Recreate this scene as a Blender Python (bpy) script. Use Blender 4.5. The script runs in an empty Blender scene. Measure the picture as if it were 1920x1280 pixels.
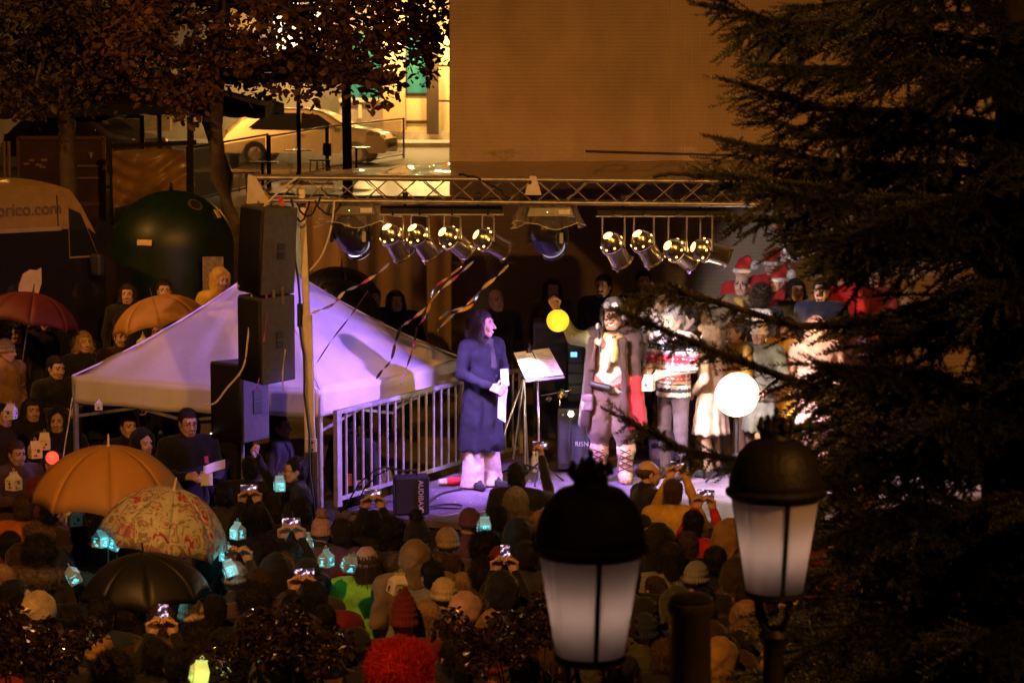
import bpy, math, random
import numpy as np
from mathutils import Vector, Matrix, Euler
R = math.radians
PI = math.pi
random.seed(11)
rng = np.random.default_rng(11)
scene = bpy.context.scene
COL = scene.collection
# ------------------------------------------------------------------ camera
FPX, CAMZ = 4680.0, 5.45
PITCH = math.atan(520.0 / FPX)
cam_data = bpy.data.cameras.new('camera')
cam = bpy.data.objects.new('camera', cam_data)
COL.objects.link(cam)
cam.location = (0, 0, CAMZ)
cam.rotation_euler = (PI / 2 - PITCH, 0, 0)
cam_data.sensor_width = 36
cam_data.lens = 36 * FPX / 1920.0
cam_data.clip_end = 400
cam_data.dof.use_dof = True
cam_data.dof.focus_distance = 24.6
cam_data.dof.aperture_fstop = 4.5
scene.camera = cam
scene.view_settings.view_transform = 'Standard'
scene.view_settings.look = 'None'
scene.view_settings.exposure = 0.5
scene.view_settings.gamma = 1
scene.view_settings.use_curve_mapping = False
scene.cycles.use_denoising = True
scene.cycles.max_bounces = 5
scene.cycles.diffuse_bounces = 2
scene.cycles.glossy_bounces = 3
scene.cycles.transparent_max_bounces = 8
scene.cycles.sample_clamp_indirect = 3.0
scene.cycles.caustics_reflective = False
scene.cycles.caustics_refractive = False
# ------------------------------------------------------------------ night sky and moon-weak sun
world = bpy.data.worlds.new('World')
scene.world = world
world.use_nodes = True
wn = world.node_tree
sky = wn.nodes.new('ShaderNodeTexSky')
sky.sky_type = 'NISHITA'
sky.sun_disc = False
sky.sun_elevation = R(1.0)
sky.sun_rotation = R(200)
warm = wn.nodes.new('ShaderNodeMixRGB')
warm.blend_type = 'MULTIPLY'
warm.inputs[0].default_value = 1.0
warm.inputs[2].default_value = (1.0, 0.55, 0.28, 1)
wn.links.new(sky.outputs[0], warm.inputs[1])
wn.links.new(warm.outputs[0], wn.nodes['Background'].inputs[0])
wn.nodes['Background'].inputs[1].default_value = 0.008
sun_d = bpy.data.lights.new('moon_sun', 'SUN')
sun_d.energy = 0.004
sun_d.angle = R(10)
sun_d.color = (1, .8, .6)
sun = bpy.data.objects.new('moon_sun', sun_d)
sun.rotation_euler = (R(50), 0, R(20))
COL.objects.link(sun)
SODIUM = (1.0, 0.40, 0.075)

def light(kind, name, loc, power, color, aim=None, parent=None, radius=.1, angle=60, blend=.5):
    d = bpy.data.lights.new(name, kind)
    d.energy = power
    d.color = color
    if kind == 'AREA':
        d.size = radius
    else:
        d.shadow_soft_size = radius
    if kind == 'SPOT':
        d.spot_size = R(angle)
        d.spot_blend = blend
    o = bpy.data.objects.new(name, d)
    COL.objects.link(o)
    o.location = loc
    if aim is not None:
        o.rotation_euler = (Vector(aim) - Vector(loc)).to_track_quat('-Z', 'Y').to_euler()
    if parent:
        o.parent = parent
    return o
# ------------------------------------------------------------------ pixel <-> place
CP, SP = math.cos(PITCH), math.sin(PITCH)
def P(px, py, d):
    a = (px - 960) / FPX
    b = -(py - 640) / FPX
    return Vector((d * a, d * (CP + b * SP), CAMZ + d * (-SP + b * CP)))
def PZ(px, py, z):
    p = P(px, py, 1.0)
    t = (z - CAMZ) / (p.z - CAMZ)
    return Vector((p.x * t, p.y * t, z))
def PY(px, py, Y):
    p = P(px, py, 1.0)
    t = Y / p.y
    return Vector((p.x * t, Y, CAMZ + (p.z - CAMZ) * t))
def pix(v):
    v = Vector(v) - Vector((0, 0, CAMZ))
    d = v.y * CP - v.z * SP
    u = v.y * SP + v.z * CP
    return 960 + FPX * v.x / d, 640 - FPX * u / d, d
def ground_z(Y):
    if Y < 25: return 0.0
    if Y < 32: return (Y - 25) * .285
    return 2.0 + min(Y - 32, 30) * .02
# ------------------------------------------------------------------ materials
MATS = {}
def M(name, col=(.5, .5, .5), rough=.65, metal=0.0, var=.18, vs=6.0, bump=0.0, bs=60.0, emit=None, es=0.0,
      spec=.5, trans=0.0, alpha=1.0, stretch=None, sheen=0.0, coat=0.0, ior=1.45, rnd=0.0, rv=0.0):
    if name in MATS: return MATS[name]
    m = bpy.data.materials.new(name)
    m.use_nodes = True
    nt = m.node_tree
    b = nt.nodes['Principled BSDF']
    b.inputs['Roughness'].default_value = rough
    b.inputs['Metallic'].default_value = metal
    b.inputs['Specular IOR Level'].default_value = spec
    b.inputs['Transmission Weight'].default_value = trans
    b.inputs['Alpha'].default_value = alpha
    b.inputs['Sheen Weight'].default_value = sheen
    b.inputs['Coat Weight'].default_value = coat
    b.inputs['IOR'].default_value = ior
    tc = nt.nodes.new('ShaderNodeTexCoord')
    src = tc.outputs['Object']
    if stretch:
        mp = nt.nodes.new('ShaderNodeMapping')
        mp.inputs['Scale'].default_value = stretch
        nt.links.new(src, mp.inputs[0])
        src = mp.outputs[0]
    c = (*col, 1)
    if var > 0:
        n = nt.nodes.new('ShaderNodeTexNoise')
        n.inputs['Scale'].default_value = vs
        n.inputs['Detail'].default_value = 6
        n.inputs['Roughness'].default_value = .65
        nt.links.new(src, n.inputs['Vector'])
        cr = nt.nodes.new('ShaderNodeValToRGB')
        cr.color_ramp.elements[0].position = .3
        cr.color_ramp.elements[1].position = .72
        cr.color_ramp.elements[0].color = tuple(max(0, x * (1 - var)) for x in col) + (1,)
        cr.color_ramp.elements[1].color = tuple(min(1, x * (1 + var)) for x in col) + (1,)
        nt.links.new(n.outputs['Fac'], cr.inputs[0])
        out = cr.outputs[0]
        if rnd > 0:
            oi = nt.nodes.new('ShaderNodeObjectInfo')
            hs = nt.nodes.new('ShaderNodeHueSaturation')
            mr = nt.nodes.new('ShaderNodeMapRange')
            mr.inputs['To Min'].default_value = 1 - rnd
            mr.inputs['To Max'].default_value = 1 + rnd
            nt.links.new(oi.outputs['Random'], mr.inputs[0])
            nt.links.new(mr.outputs[0], hs.inputs['Value'])
            nt.links.new(out, hs.inputs['Color'])
            out = hs.outputs[0]
        nt.links.new(out, b.inputs['Base Color'])
        if rv > 0:
            mr2 = nt.nodes.new('ShaderNodeMapRange')
            mr2.inputs['To Min'].default_value = max(.02, rough - rv)
            mr2.inputs['To Max'].default_value = min(1, rough + rv)
            nt.links.new(n.outputs['Fac'], mr2.inputs[0])
            nt.links.new(mr2.outputs[0], b.inputs['Roughness'])
    else:
        b.inputs['Base Color'].default_value = c
    if bump > 0:
        n2 = nt.nodes.new('ShaderNodeTexNoise')
        n2.inputs['Scale'].default_value = bs
        n2.inputs['Detail'].default_value = 4
        nt.links.new(src, n2.inputs['Vector'])
        bp = nt.nodes.new('ShaderNodeBump')
        bp.inputs['Strength'].default_value = min(1, bump)
        bp.inputs['Distance'].default_value = .005 if sheen > 0 else .02
        nt.links.new(n2.outputs['Fac'], bp.inputs['Height'])
        nt.links.new(bp.outputs[0], b.inputs['Normal'])
    if emit:
        b.inputs['Emission Color'].default_value = (*emit, 1)
        b.inputs['Emission Strength'].default_value = es
    MATS[name] = m
    return m
def cloth(name, col, rnd=0.0, bump=.35, bs=45, rough=.85):
    return M('cloth_' + name, col, rough, var=.34, vs=8, bump=min(1, bump * 1.8), bs=bs, sheen=.15, spec=.25, rnd=rnd)
# ------------------------------------------------------------------ objects
def tag(o, label=None, cat=None, group=None, kind=None):
    if label: o['label'] = label
    if cat: o['category'] = cat
    if group: o['group'] = group
    if kind: o['kind'] = kind
    return o
def thing(name, label, cat, loc=(0, 0, 0), rz=0.0, group=None):
    o = bpy.data.objects.new(name, None)
    o.empty_display_size = .2
    COL.objects.link(o)
    o.location = loc
    o.rotation_euler = (0, 0, rz)
    return tag(o, label, cat, group)
def link(name, me, mats=None, parent=None, loc=None, rot=None, bevel=0):
    o = bpy.data.objects.new(name, me)
    COL.objects.link(o)
    if mats is not None:
        mats = mats if isinstance(mats, (list, tuple)) else [mats]
        if len(me.materials) == 0:
            for m in mats: me.materials.append(m)
        else:
            for i, m in enumerate(mats):
                if i < len(o.material_slots) and me.materials[i] is not m:
                    o.material_slots[i].link = 'OBJECT'
                    o.material_slots[i].material = m
    if parent: o.parent = parent
    if loc is not None: o.location = loc
    if rot is not None: o.rotation_euler = rot
    if bevel:
        bm = o.modifiers.new('bevel', 'BEVEL')
        bm.width = bevel
        bm.segments = 2
        bm.limit_method = 'ANGLE'
        bm.angle_limit = R(40)
    return o
def mesh_np(name, V, F, mi=None, smooth=True):
    V = np.asarray(V, np.float32)
    F = np.asarray(F, np.int32)
    me = bpy.data.meshes.new(name)
    k = F.shape[1]
    me.vertices.add(len(V))
    me.vertices.foreach_set('co', V.ravel())
    me.loops.add(F.size)
    me.loops.foreach_set('vertex_index', F.ravel())
    me.polygons.add(len(F))
    me.polygons.foreach_set('loop_start', np.arange(0, F.size, k, dtype=np.int32))
    me.polygons.foreach_set('loop_total', np.full(len(F), k, np.int32))
    if mi is not None:
        me.polygons.foreach_set('material_index', np.asarray(mi, np.int32))
    me.polygons.foreach_set('use_smooth', np.full(len(F), smooth, bool))
    me.update(calc_edges=True)
    me.validate()
    return me
def frame_from(z, up=(0, 0, 1)):
    z = Vector(z).normalized()
    up = Vector(up)
    if abs(z.dot(up)) > .98: up = Vector((0, 1, 0))
    x = up.cross(z).normalized()
    y = z.cross(x)
    return Matrix((x, y, z)).transposed()
class MB:
    def __init__(s):
        s.v, s.f, s.m = [], [], []
        s.cur = 0
    def mat(s, i):
        s.cur = i
        return s
    def add(s, vs, fs):
        o = len(s.v)
        s.v += [tuple(p) for p in vs]
        for f in fs:
            s.f.append(tuple(i + o for i in f))
            s.m.append(s.cur)
        return s
    def box(s, c, size, rot=None):
        hx, hy, hz = size[0] / 2, size[1] / 2, size[2] / 2
        pts = [Vector((x, y, z)) for x in (-hx, hx) for y in (-hy, hy) for z in (-hz, hz)]
        if rot is not None:
            rm = rot if isinstance(rot, Matrix) else Euler(rot).to_matrix()
            pts = [rm @ p for p in pts]
        c = Vector(c)
        return s.add([p + c for p in pts], [(0, 1, 3, 2), (4, 6, 7, 5), (0, 4, 5, 1), (2, 3, 7, 6), (0, 2, 6, 4), (1, 5, 7, 3)])
    def bar(s, a, b, w, h=None, up=(0, 0, 1)):
        a, b = Vector(a), Vector(b)
        fm = frame_from(b - a, up)
        return s.box((a + b) / 2, (w, h or w, (b - a).length), fm)
    def cyl(s, a, b, r1, r2=None, n=12, cap=True):
        r2 = r1 if r2 is None else r2
        a, b = Vector(a), Vector(b)
        fm = frame_from(b - a)
        vs = []
        for c, r in ((a, r1), (b, r2)):
            for i in range(n):
                t = 2 * PI * i / n
                vs.append(c + fm @ Vector((r * math.cos(t), r * math.sin(t), 0)))
        fs = [(i, (i + 1) % n, n + (i + 1) % n, n + i) for i in range(n)]
        if cap:
            fs += [tuple(range(n - 1, -1, -1)), tuple(range(n, 2 * n))]
        return s.add(vs, fs)
    def tube(s, pts, r, n=6, cap=True):
        pts = [Vector(p) for p in pts]
        rs = r if isinstance(r, (list, tuple)) else [r] * len(pts)
        vs, fs = [], []
        up = Vector((0, 0, 1))
        for i, p in enumerate(pts):
            t = (pts[min(i + 1, len(pts) - 1)] - pts[max(i - 1, 0)])
            fm = frame_from(t, up)
            for k in range(n):
                a = 2 * PI * k / n
                vs.append(p + fm @ Vector((rs[i] * math.cos(a), rs[i] * math.sin(a), 0)))
        for i in range(len(pts) - 1):
            for k in range(n):
                fs.append((i * n + k, i * n + (k + 1) % n, (i + 1) * n + (k + 1) % n, (i + 1) * n + k))
        if cap:
            fs += [tuple(range(n - 1, -1, -1)), tuple(range((len(pts) - 1) * n, len(pts) * n))]
        return s.add(vs, fs)
    def lathe(s, prof, n=20, c=(0, 0, 0), fm=None, phase=0.0, arc=1.0):
        c = Vector(c)
        vs, fs = [], []
        for r, z in prof:
            for k in range(n):
                a = phase + 2 * PI * arc * k / (n if arc == 1 else n - 1)
                p = Vector((r * math.cos(a), r * math.sin(a), z))
                vs.append(c + (fm @ p if fm is not None else p))
        kk = n if arc == 1 else n - 1
        for i in range(len(prof) - 1):
            for k in range(kk):
                fs.append((i * n + k, i * n + (k + 1) % n, (i + 1) * n + (k + 1) % n, (i + 1) * n + k))
        return s.add(vs, fs)
    def poly(s, pts):
        return s.add(pts, [tuple(range(len(pts)))])
    def prism(s, pts, off):
        pts = [Vector(p) for p in pts]
        off = Vector(off)
        n = len(pts)
        fs = [tuple(range(n - 1, -1, -1)), tuple(range(n, 2 * n))] + [(i, (i + 1) % n, n + (i + 1) % n, n + i) for i in range(n)]
        return s.add(pts + [p + off for p in pts], fs)
    def grid(s, fn, nu, nv):
        vs = [fn(i / nu, j / nv) for j in range(nv + 1) for i in range(nu + 1)]
        w = nu + 1
        return s.add(vs, [(j * w + i, j * w + i + 1, (j + 1) * w + i + 1, (j + 1) * w + i) for j in range(nv) for i in range(nu)])
    def mesh(s, name='mesh', smooth=False):
        me = bpy.data.meshes.new(name)
        me.from_pydata(s.v, [], s.f)
        me.polygons.foreach_set('material_index', s.m)
        if smooth:
            me.polygons.foreach_set('use_smooth', [True] * len(s.f))
            try: me.set_sharp_from_angle(angle=R(42))
            except Exception: pass
        me.update()
        return me
    def build(s, name, mats, parent=None, smooth=False, bevel=0, loc=None, rot=None, thick=0):
        o = link(name, s.mesh(name, smooth), mats, parent, loc, rot, bevel)
        if thick:
            sm = o.modifiers.new('solid', 'SOLIDIFY')
            sm.thickness = thick
            sm.offset = 0
        return o
def text_mesh(name, txt, size, mat, parent, loc, rot, depth=.002, align='CENTER', shear=0.0, sx=1.0, bold=0.0):
    cu = bpy.data.curves.new(name, 'FONT')
    cu.body = txt
    cu.size = size
    cu.extrude = depth
    cu.align_x = align
    cu.align_y = 'CENTER'
    cu.shear = shear
    cu.offset = bold
    o = bpy.data.objects.new(name, cu)
    COL.objects.link(o)
    dg = bpy.context.evaluated_depsgraph_get()
    me = bpy.data.meshes.new_from_object(o.evaluated_get(dg))
    bpy.data.objects.remove(o)
    me.materials.clear()
    o = link(name, me, mat, parent, loc)
    o.rotation_euler = rot if not isinstance(rot, Matrix) else rot.to_euler()
    o.scale = (sx, 1, 1)
    return o
def copy_tree(o, parent=None):
    c = o.copy()
    COL.objects.link(c)
    c.parent = parent
    for ch in list(o.children):
        copy_tree(ch, c)
    return c
# ------------------------------------------------------------------ organic shapes: distance fields meshed with surface nets
def rotm(e):
    return np.array(Euler(e).to_matrix())
class Sdf:
    def __init__(s): s.p = []
    def rc(s, a, b, r1, r2=None, m=0, k=.03, fy=1.0, sub=False):
        r2 = r1 if r2 is None else r2
        a, b = np.array(a, float), np.array(b, float)
        rm = max(r1, r2)
        lo, hi = np.minimum(a, b) - rm, np.maximum(a, b) + rm
        s.p.append(('rc', (a, b, r1, r2, fy), m, k, sub, lo, hi))
        return s
    def chain(s, pts, rs, m=0, k=.03, fy=1.0):
        for i in range(len(pts) - 1):
            s.rc(pts[i], pts[i + 1], rs[i], rs[i + 1], m, k, fy)
        return s
    def el(s, c, r, m=0, k=.03, rot=None, sub=False):
        c, r = np.array(c, float), np.array(r, float)
        e = np.array([max(r)] * 3) if rot is not None else r
        s.p.append(('el', (c, r, None if rot is None else rotm(rot)), m, k, sub, c - e, c + e))
        return s
    def bx(s, c, h, rad=.01, m=0, k=.02, rot=None, sub=False):
        c, h = np.array(c, float), np.array(h, float)
        e = np.array([np.linalg.norm(h)] * 3) if rot is not None else h
        s.p.append(('bx', (c, h, rad, None if rot is None else rotm(rot)), m, k, sub, c - e, c + e))
        return s
    def mesh(s, res=.02, noise=None, zfine=None):
        los = np.min([p[5] for p in s.p if not p[4]], axis=0) - 3 * res
        his = np.max([p[6] for p in s.p if not p[4]], axis=0) + 3 * res
        ax = [np.arange(los[i], his[i] + res, res) for i in range(3)]
        n = [len(a) for a in ax]
        D = np.full(n, 1.0, np.float32)
        RAW = np.full(n, 9.0, np.float32)
        MT = np.zeros(n, np.int8)
        for kind, a, m, k, sub, lo, hi in s.p:
            mg = max(2.2 * k, 3.5 * res)
            sl = []
            for i in range(3):
                i0 = max(0, int((lo[i] - mg - los[i]) / res))
                i1 = min(n[i], int((hi[i] + mg - los[i]) / res) + 2)
                sl.append(slice(i0, max(i0, i1)))
            X, Y, Z = np.meshgrid(ax[0][sl[0]], ax[1][sl[1]], ax[2][sl[2]], indexing='ij')
            if X.size == 0: continue
            if kind == 'rc':
                pa, pb, r1, r2, fy = a
                ab = pb - pa
                L = max(1e-9, ab @ ab)
                t = np.clip(((X - pa[0]) * ab[0] + (Y - pa[1]) * ab[1] + (Z - pa[2]) * ab[2]) / L, 0, 1)
                d = np.sqrt((X - pa[0] - t * ab[0]) ** 2 + ((Y - pa[1] - t * ab[1]) / fy) ** 2 + (Z - pa[2] - t * ab[2]) ** 2) - (r1 + (r2 - r1) * t)
            elif kind == 'el':
                c, r, rm = a
                q = [X - c[0], Y - c[1], Z - c[2]]
                if rm is not None:
                    q = [rm[0, i] * q[0] + rm[1, i] * q[1] + rm[2, i] * q[2] for i in range(3)]
                k0 = np.sqrt((q[0] / r[0]) ** 2 + (q[1] / r[1]) ** 2 + (q[2] / r[2]) ** 2) + 1e-6
                k1 = np.sqrt((q[0] / r[0] ** 2) ** 2 + (q[1] / r[1] ** 2) ** 2 + (q[2] / r[2] ** 2) ** 2) + 1e-6
                d = k0 * (k0 - 1) / k1
            else:
                c, h, rad, rm = a
                q = [X - c[0], Y - c[1], Z - c[2]]
                if rm is not None:
                    q = [rm[0, i] * q[0] + rm[1, i] * q[1] + rm[2, i] * q[2] for i in range(3)]
                q = [np.abs(q[i]) - h[i] + rad for i in range(3)]
                d = np.sqrt(sum(np.maximum(x, 0) ** 2 for x in q)) + np.minimum(np.maximum(np.maximum(q[0], q[1]), q[2]), 0) - rad
            sl = tuple(sl)
            cur = D[sl]
            if sub:
                d = -d
                hh = np.clip(.5 + .5 * (d - cur) / k, 0, 1)
                D[sl] = cur + (d - cur) * hh + k * hh * (1 - hh)
                RAW[sl] = np.maximum(RAW[sl], d)
            else:
                hh = np.clip(.5 + .5 * (cur - d) / k, 0, 1)
                D[sl] = cur + (d - cur) * hh - k * hh * (1 - hh)
                raw = RAW[sl]
                w = d < raw
                raw[w] = d[w]
                RAW[sl] = raw
                mt = MT[sl]
                mt[w] = m
                MT[sl] = mt
        if noise:
            X, Y, Z = np.meshgrid(*ax, indexing='ij')
            D += noise(X, Y, Z).astype(np.float32)
        D[0], D[-1], D[:, 0], D[:, -1], D[:, :, 0], D[:, :, -1] = 1, 1, 1, 1, 1, 1
        S = D < 0
        c8 = [(i, j, k) for i in (0, 1) for j in (0, 1) for k in (0, 1)]
        cnt = sum(S[i:n[0] - 1 + i, j:n[1] - 1 + j, k:n[2] - 1 + k].astype(np.int8) for i, j, k in c8)
        act = (cnt > 0) & (cnt < 8)
        I, J, K = np.nonzero(act)
        N = len(I)
        idx = np.full(act.shape, -1, np.int32)
        idx[I, J, K] = np.arange(N)
        vals = {c: D[I + c[0], J + c[1], K + c[2]] for c in c8}
        acc = np.zeros((N, 3))
        cc = np.zeros(N)
        for ca in c8:
            for axi in range(3):
                if ca[axi] == 1: continue
                cb = list(ca)
                cb[axi] = 1
                va, vb = vals[ca], vals[tuple(cb)]
                x = (va < 0) != (vb < 0)
                t = np.where(x, va / np.where(x, va - vb, 1), 0)
                for q in range(3):
                    acc[:, q] += np.where(x, ca[q] + (t if q == axi else 0), 0)
                cc += x
        V = acc / cc[:, None] + np.stack([I, J, K], 1)
        V = V * res + los
        vm = MT[I, J, K]
        F = []
        for axi in range(3):
            sl0 = [slice(None)] * 3
            sl1 = [slice(None)] * 3
            sl0[axi], sl1[axi] = slice(0, -1), slice(1, None)
            a, b = S[tuple(sl0)], S[tuple(sl1)]
            e = np.argwhere(a != b)
            if len(e) == 0: continue
            o1, o2 = (axi + 1) % 3, (axi + 2) % 3
            ok = (e[:, o1] > 0) & (e[:, o2] > 0)
            e = e[ok]
            q = []
            for d1, d2 in ((1, 1), (0, 1), (0, 0), (1, 0)):
                g = e.copy()
                g[:, o1] -= d1
                g[:, o2] -= d2
                q.append(idx[g[:, 0], g[:, 1], g[:, 2]])
            q = np.stack(q, 1)
            flip = ~a[e[:, 0], e[:, 1], e[:, 2]]
            q[flip] = q[flip][:, ::-1]
            F.append(q)
        F = np.concatenate(F)
        F = F[(F >= 0).all(1)]
        fm = np.sort(vm[F], axis=1)[:, 2]
        return V, F, fm
def vnoise(freq, amp):
    def fn(X, Y, Z):
        r = 0
        for i, (f, a) in enumerate(zip(freq, amp)):
            r = r + a * (np.sin(f * X + 1.3 * i + 1.7 * np.sin(f * .6 * Z + i)) * np.sin(f * Y * 1.1 + 2 + 1.2 * np.sin(f * .7 * X)) * np.sin(f * .9 * Z + .5 * i + np.sin(f * .5 * Y)))
        return r
    return fn
def joinm(parts):
    Vs, Fs, Ms, o = [], [], [], 0
    for V, F, m in parts:
        Vs.append(V)
        Fs.append(F + o)
        Ms.append(m)
        o += len(V)
    return np.concatenate(Vs), np.concatenate(Fs), np.concatenate(Ms)
def xf(part, mat, mmap=None):
    V, F, m = part
    A = np.array(mat)
    V2 = V @ A[:3, :3].T + A[:3, 3]
    if mmap is not None: m = np.array(mmap)[m]
    return V2, F, m
# ================================================================== SETTING
m_pave = M('wet_paving', (.16, .14, .125), .35, var=.4, vs=2.5, bump=.3, bs=14, rv=.15)
m_road = M('asphalt', (.06, .058, .055), .6, var=.3, vs=8, bump=.3, bs=80)
m_kerb = M('kerb_stone', (.45, .42, .38), .7, var=.2, vs=5)
def ground_fn(u, v):
    x = -70 + 140 * u
    Y = -25 + 165 * v
    return (x, Y, ground_z(Y))
g = MB().grid(ground_fn, 8, 330).build('ground', m_pave)
tag(g, 'dark wet stone paving of the square under the crowd', 'ground', kind='structure')
road = MB().poly([(-70, 68, ground_z(68) + .004), (70, 68, ground_z(68) + .004), (70, 86, ground_z(86) + .004), (-70, 86, ground_z(86) + .004)]).build('road', m_road)
tag(road, 'asphalt street behind the square', 'road', kind='structure')
pv = MB().box((0, 89.5, 2.66), (140, 7, .16)).build('pavement', M('pavement_slab', (.42, .38, .32), .6, var=.2, vs=1.5))
tag(pv, 'pale pavement along the shop fronts behind the street', 'pavement', kind='structure')
kr = MB()
for i in range(40):
    kr.box((-40 + i * 1.0, 85.86, 2.665), (.985, .26, .19))
kb = kr.build('kerb', m_kerb, bevel=.01)
tag(kb, 'stone kerb at the edge of the far pavement', 'kerb', kind='structure')
# ---- big blind gable wall behind the stage
WY = 30.6
wx0 = P(843, 200, WY).x
m_wall = M('gable_render', (.37, .275, .19), .85, var=.22, vs=.9, bump=.25, bs=25)
def wall_stain(m):
    nt = m.node_tree
    b = nt.nodes['Principled BSDF']
    cr = [n for n in nt.nodes if n.type == 'VALTORGB'][0]
    tc = [n for n in nt.nodes if n.type == 'TEX_COORD'][0]
    mp = nt.nodes.new('ShaderNodeMapping')
    mp.inputs['Scale'].default_value = (2.2, 1, .6)
    nt.links.new(tc.outputs['Object'], mp.inputs[0])
    n = nt.nodes.new('ShaderNodeTexNoise')
    n.inputs['Scale'].default_value = 1.1
    n.inputs['Detail'].default_value = 8
    nt.links.new(mp.outputs[0], n.inputs['Vector'])
    r = nt.nodes.new('ShaderNodeValToRGB')
    r.color_ramp.elements[0].position = .35
    r.color_ramp.elements[0].color = (.72, .70, .68, 1)
    r.color_ramp.elements[1].position = .6
    r.color_ramp.elements[1].color = (1, 1, 1, 1)
    nt.links.new(n.outputs['Fac'], r.inputs[0])
    mx = nt.nodes.new('ShaderNodeMixRGB')
    mx.blend_type = 'MULTIPLY'
    mx.inputs[0].default_value = .3
    nt.links.new(cr.outputs[0], mx.inputs[1])
    nt.links.new(r.outputs[0], mx.inputs[2])
    gr = nt.nodes.new('ShaderNodeTexNoise')
    gr.inputs['Scale'].default_value = 55
    gr.inputs['Detail'].default_value = 5
    nt.links.new(tc.outputs['Object'], gr.inputs['Vector'])
    # fine horizontal courses
    wv = nt.nodes.new('ShaderNodeTexWave')
    wv.bands_direction = 'Z'
    wv.inputs['Scale'].default_value = 6.5
    wv.inputs['Distortion'].default_value = .6
    wv.inputs['Detail'].default_value = 2
    nt.links.new(tc.outputs['Object'], wv.inputs['Vector'])
    mr = nt.nodes.new('ShaderNodeMapRange')
    mr.inputs['To Min'].default_value = .80
    mr.inputs['To Max'].default_value = 1.14
    mg = nt.nodes.new('ShaderNodeMath')
    mg.operation = 'MULTIPLY_ADD'
    mg.inputs[1].default_value = .35
    nt.links.new(wv.outputs['Fac'], mg.inputs[0])
    nt.links.new(gr.outputs['Fac'], mg.inputs[2])
    nt.links.new(mg.outputs[0], mr.inputs[0])
    mr.inputs['From Min'].default_value = .25
    mr.inputs['From Max'].default_value = 1.1
    hs = nt.nodes.new('ShaderNodeHueSaturation')
    nt.links.new(mr.outputs[0], hs.inputs['Value'])
    nt.links.new(mx.outputs[0], hs.inputs['Color'])
    nt.links.new(hs.outputs[0], b.inputs['Base Color'])
wall_stain(m_wall)
gw = thing('gable_building', 'tall blind rendered building wall behind the stage, lit orange', 'building', (wx0, WY, ground_z(WY)))
MB().box((9, 6, 6), (18, 12, 13)).build('wall', m_wall, gw, bevel=.03)
def WL(px, py, off=0):
    v = PY(px, py, WY - off)
    return v - Vector((wx0, WY, ground_z(WY)))
for (z, d_) in ((6.9, 0), (5.1, .3), (8.4, .1)):
    MB().box((9, -.004, z), (17.9, .02, .012)).build('render_joint', M('render_joint', (.44, .36, .27), .9), gw)
m_cable = M('thin_wall_cable', (.62, .48, .34), .6, var=.1)
for px in (1258, 1283, 1297, 1312, 1333, 1352, 1368, 1386):
    MB().cyl(WL(px, -60, .012), WL(px, 342, .012), .0035, n=6).build('cable', m_cable, gw)
MB().bar(WL(1098, 283, .012), WL(1400, 292, .012), .028, .022).build('slot_strip', M('dark_slot', (.05, .035, .025), .8), gw)
for (px, py, rx, rz) in ((942, 288, .19, .06),):
    sm = MB()
    c = WL(px, py, .004)
    ring = []
    for i in range(28):
        a = 2 * PI * i / 28
        k = 1 + .28 * math.sin(3 * a + px) + .15 * math.sin(7 * a)
        ring.append((c.x + rx * k * math.cos(a), c.y - .006, c.z + rz * k * math.sin(a)))
    sm.poly(ring).build('damp_patch', M('damp_stain', (.30, .222, .145), .85, var=.3, vs=14), gw)
# ---- shop front building across the street
SY = 91.0
sf = thing('shop_building', 'stone building across the street with green shop windows and lit orange pillar', 'building', (0, SY, 2.74))
def SL(px, py, off=0.0):
    v = PY(px, py, SY - off)
    return Vector((v.x, -off, v.z - 2.74))
m_shopwall = M('shop_stone', (.50, .40, .28), .7, var=.25, vs=1.2, bump=.2, bs=10)
m_pillar = M('shop_pillar', (.62, .42, .22), .6, var=.15, vs=2)
m_gglass = M('green_glass', (.03, .12, .08), .08, var=.3, vs=.6, emit=(.02, .11, .075), es=1.0)
m_cream = M('cream_panel', (.75, .62, .35), .5, var=.1)
m_dark = M('dark_frame', (.02, .018, .016), .45, var=.1)
m_wood = M('dark_wood_door', (.06, .035, .02), .5, var=.3, vs=3, stretch=(4, 4, .4))
def srect(name, x0, y0, x1, y1, off, th, mat, parent=sf):
    a, b = SL(x0, y1, off), SL(x1, y0, off)
    return MB().box(((a.x + b.x) / 2, -off, (a.z + b.z) / 2), (abs(b.x - a.x), th, abs(b.z - a.z))).build(name, mat, parent, bevel=.01)
MB().box((-16, 4.6, 5), (36, 8, 10)).build('wall', m_shopwall, sf)
srect('plinth', 500, 246, 846, 262, .62, .5, M('shop_step', (.6, .52, .4), .6))
w1 = srect('window', 640, 60, 716, 184, .64, .06, m_gglass)
srect('sill', 636, 184, 720, 192, .72, .2, M('sill_stone', (.55, .5, .42), .6), w1)
for i in range(3):
    srect('mullion', 640 + 37 * i, 60, 643 + 37 * i, 184, .70, .05, m_dark, w1)
w2 = srect('window', 762, 70, 800, 178, .64, .06, m_gglass)
srect('mullion', 760, 70, 763, 178, .70, .05, m_dark, w2)
srect('rail', 760, 174, 800, 179, .70, .05, m_dark, w2)
srect('dado', 636, 192, 718, 246, .64, .08, M('shop_dado', (.40, .30, .26), .6, var=.2))
srect('pillar', 719, -40, 759, 247, .9, .7, m_pillar)
srect('panel', 762, 180, 800, 246, .62, .06, m_cream)
srect('ramp_edge', 761, 226, 800, 232, .68, .05, m_wood)
srect('door', 800, 70, 822, 252, 1.0, .12, m_wood)
for i in range(3):
    srect('panel', 823, 60 + i * 66, 846, 122 + i * 66, .62, .06, m_cream)
srect('meter_box', 672, 196, 678, 222, .72, .1, m_cream)
m_upwin = M('lit_upper_window', (.8, .75, .6), .3, var=.3, vs=1.5, emit=(1, .9, .68), es=1.3)
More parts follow.
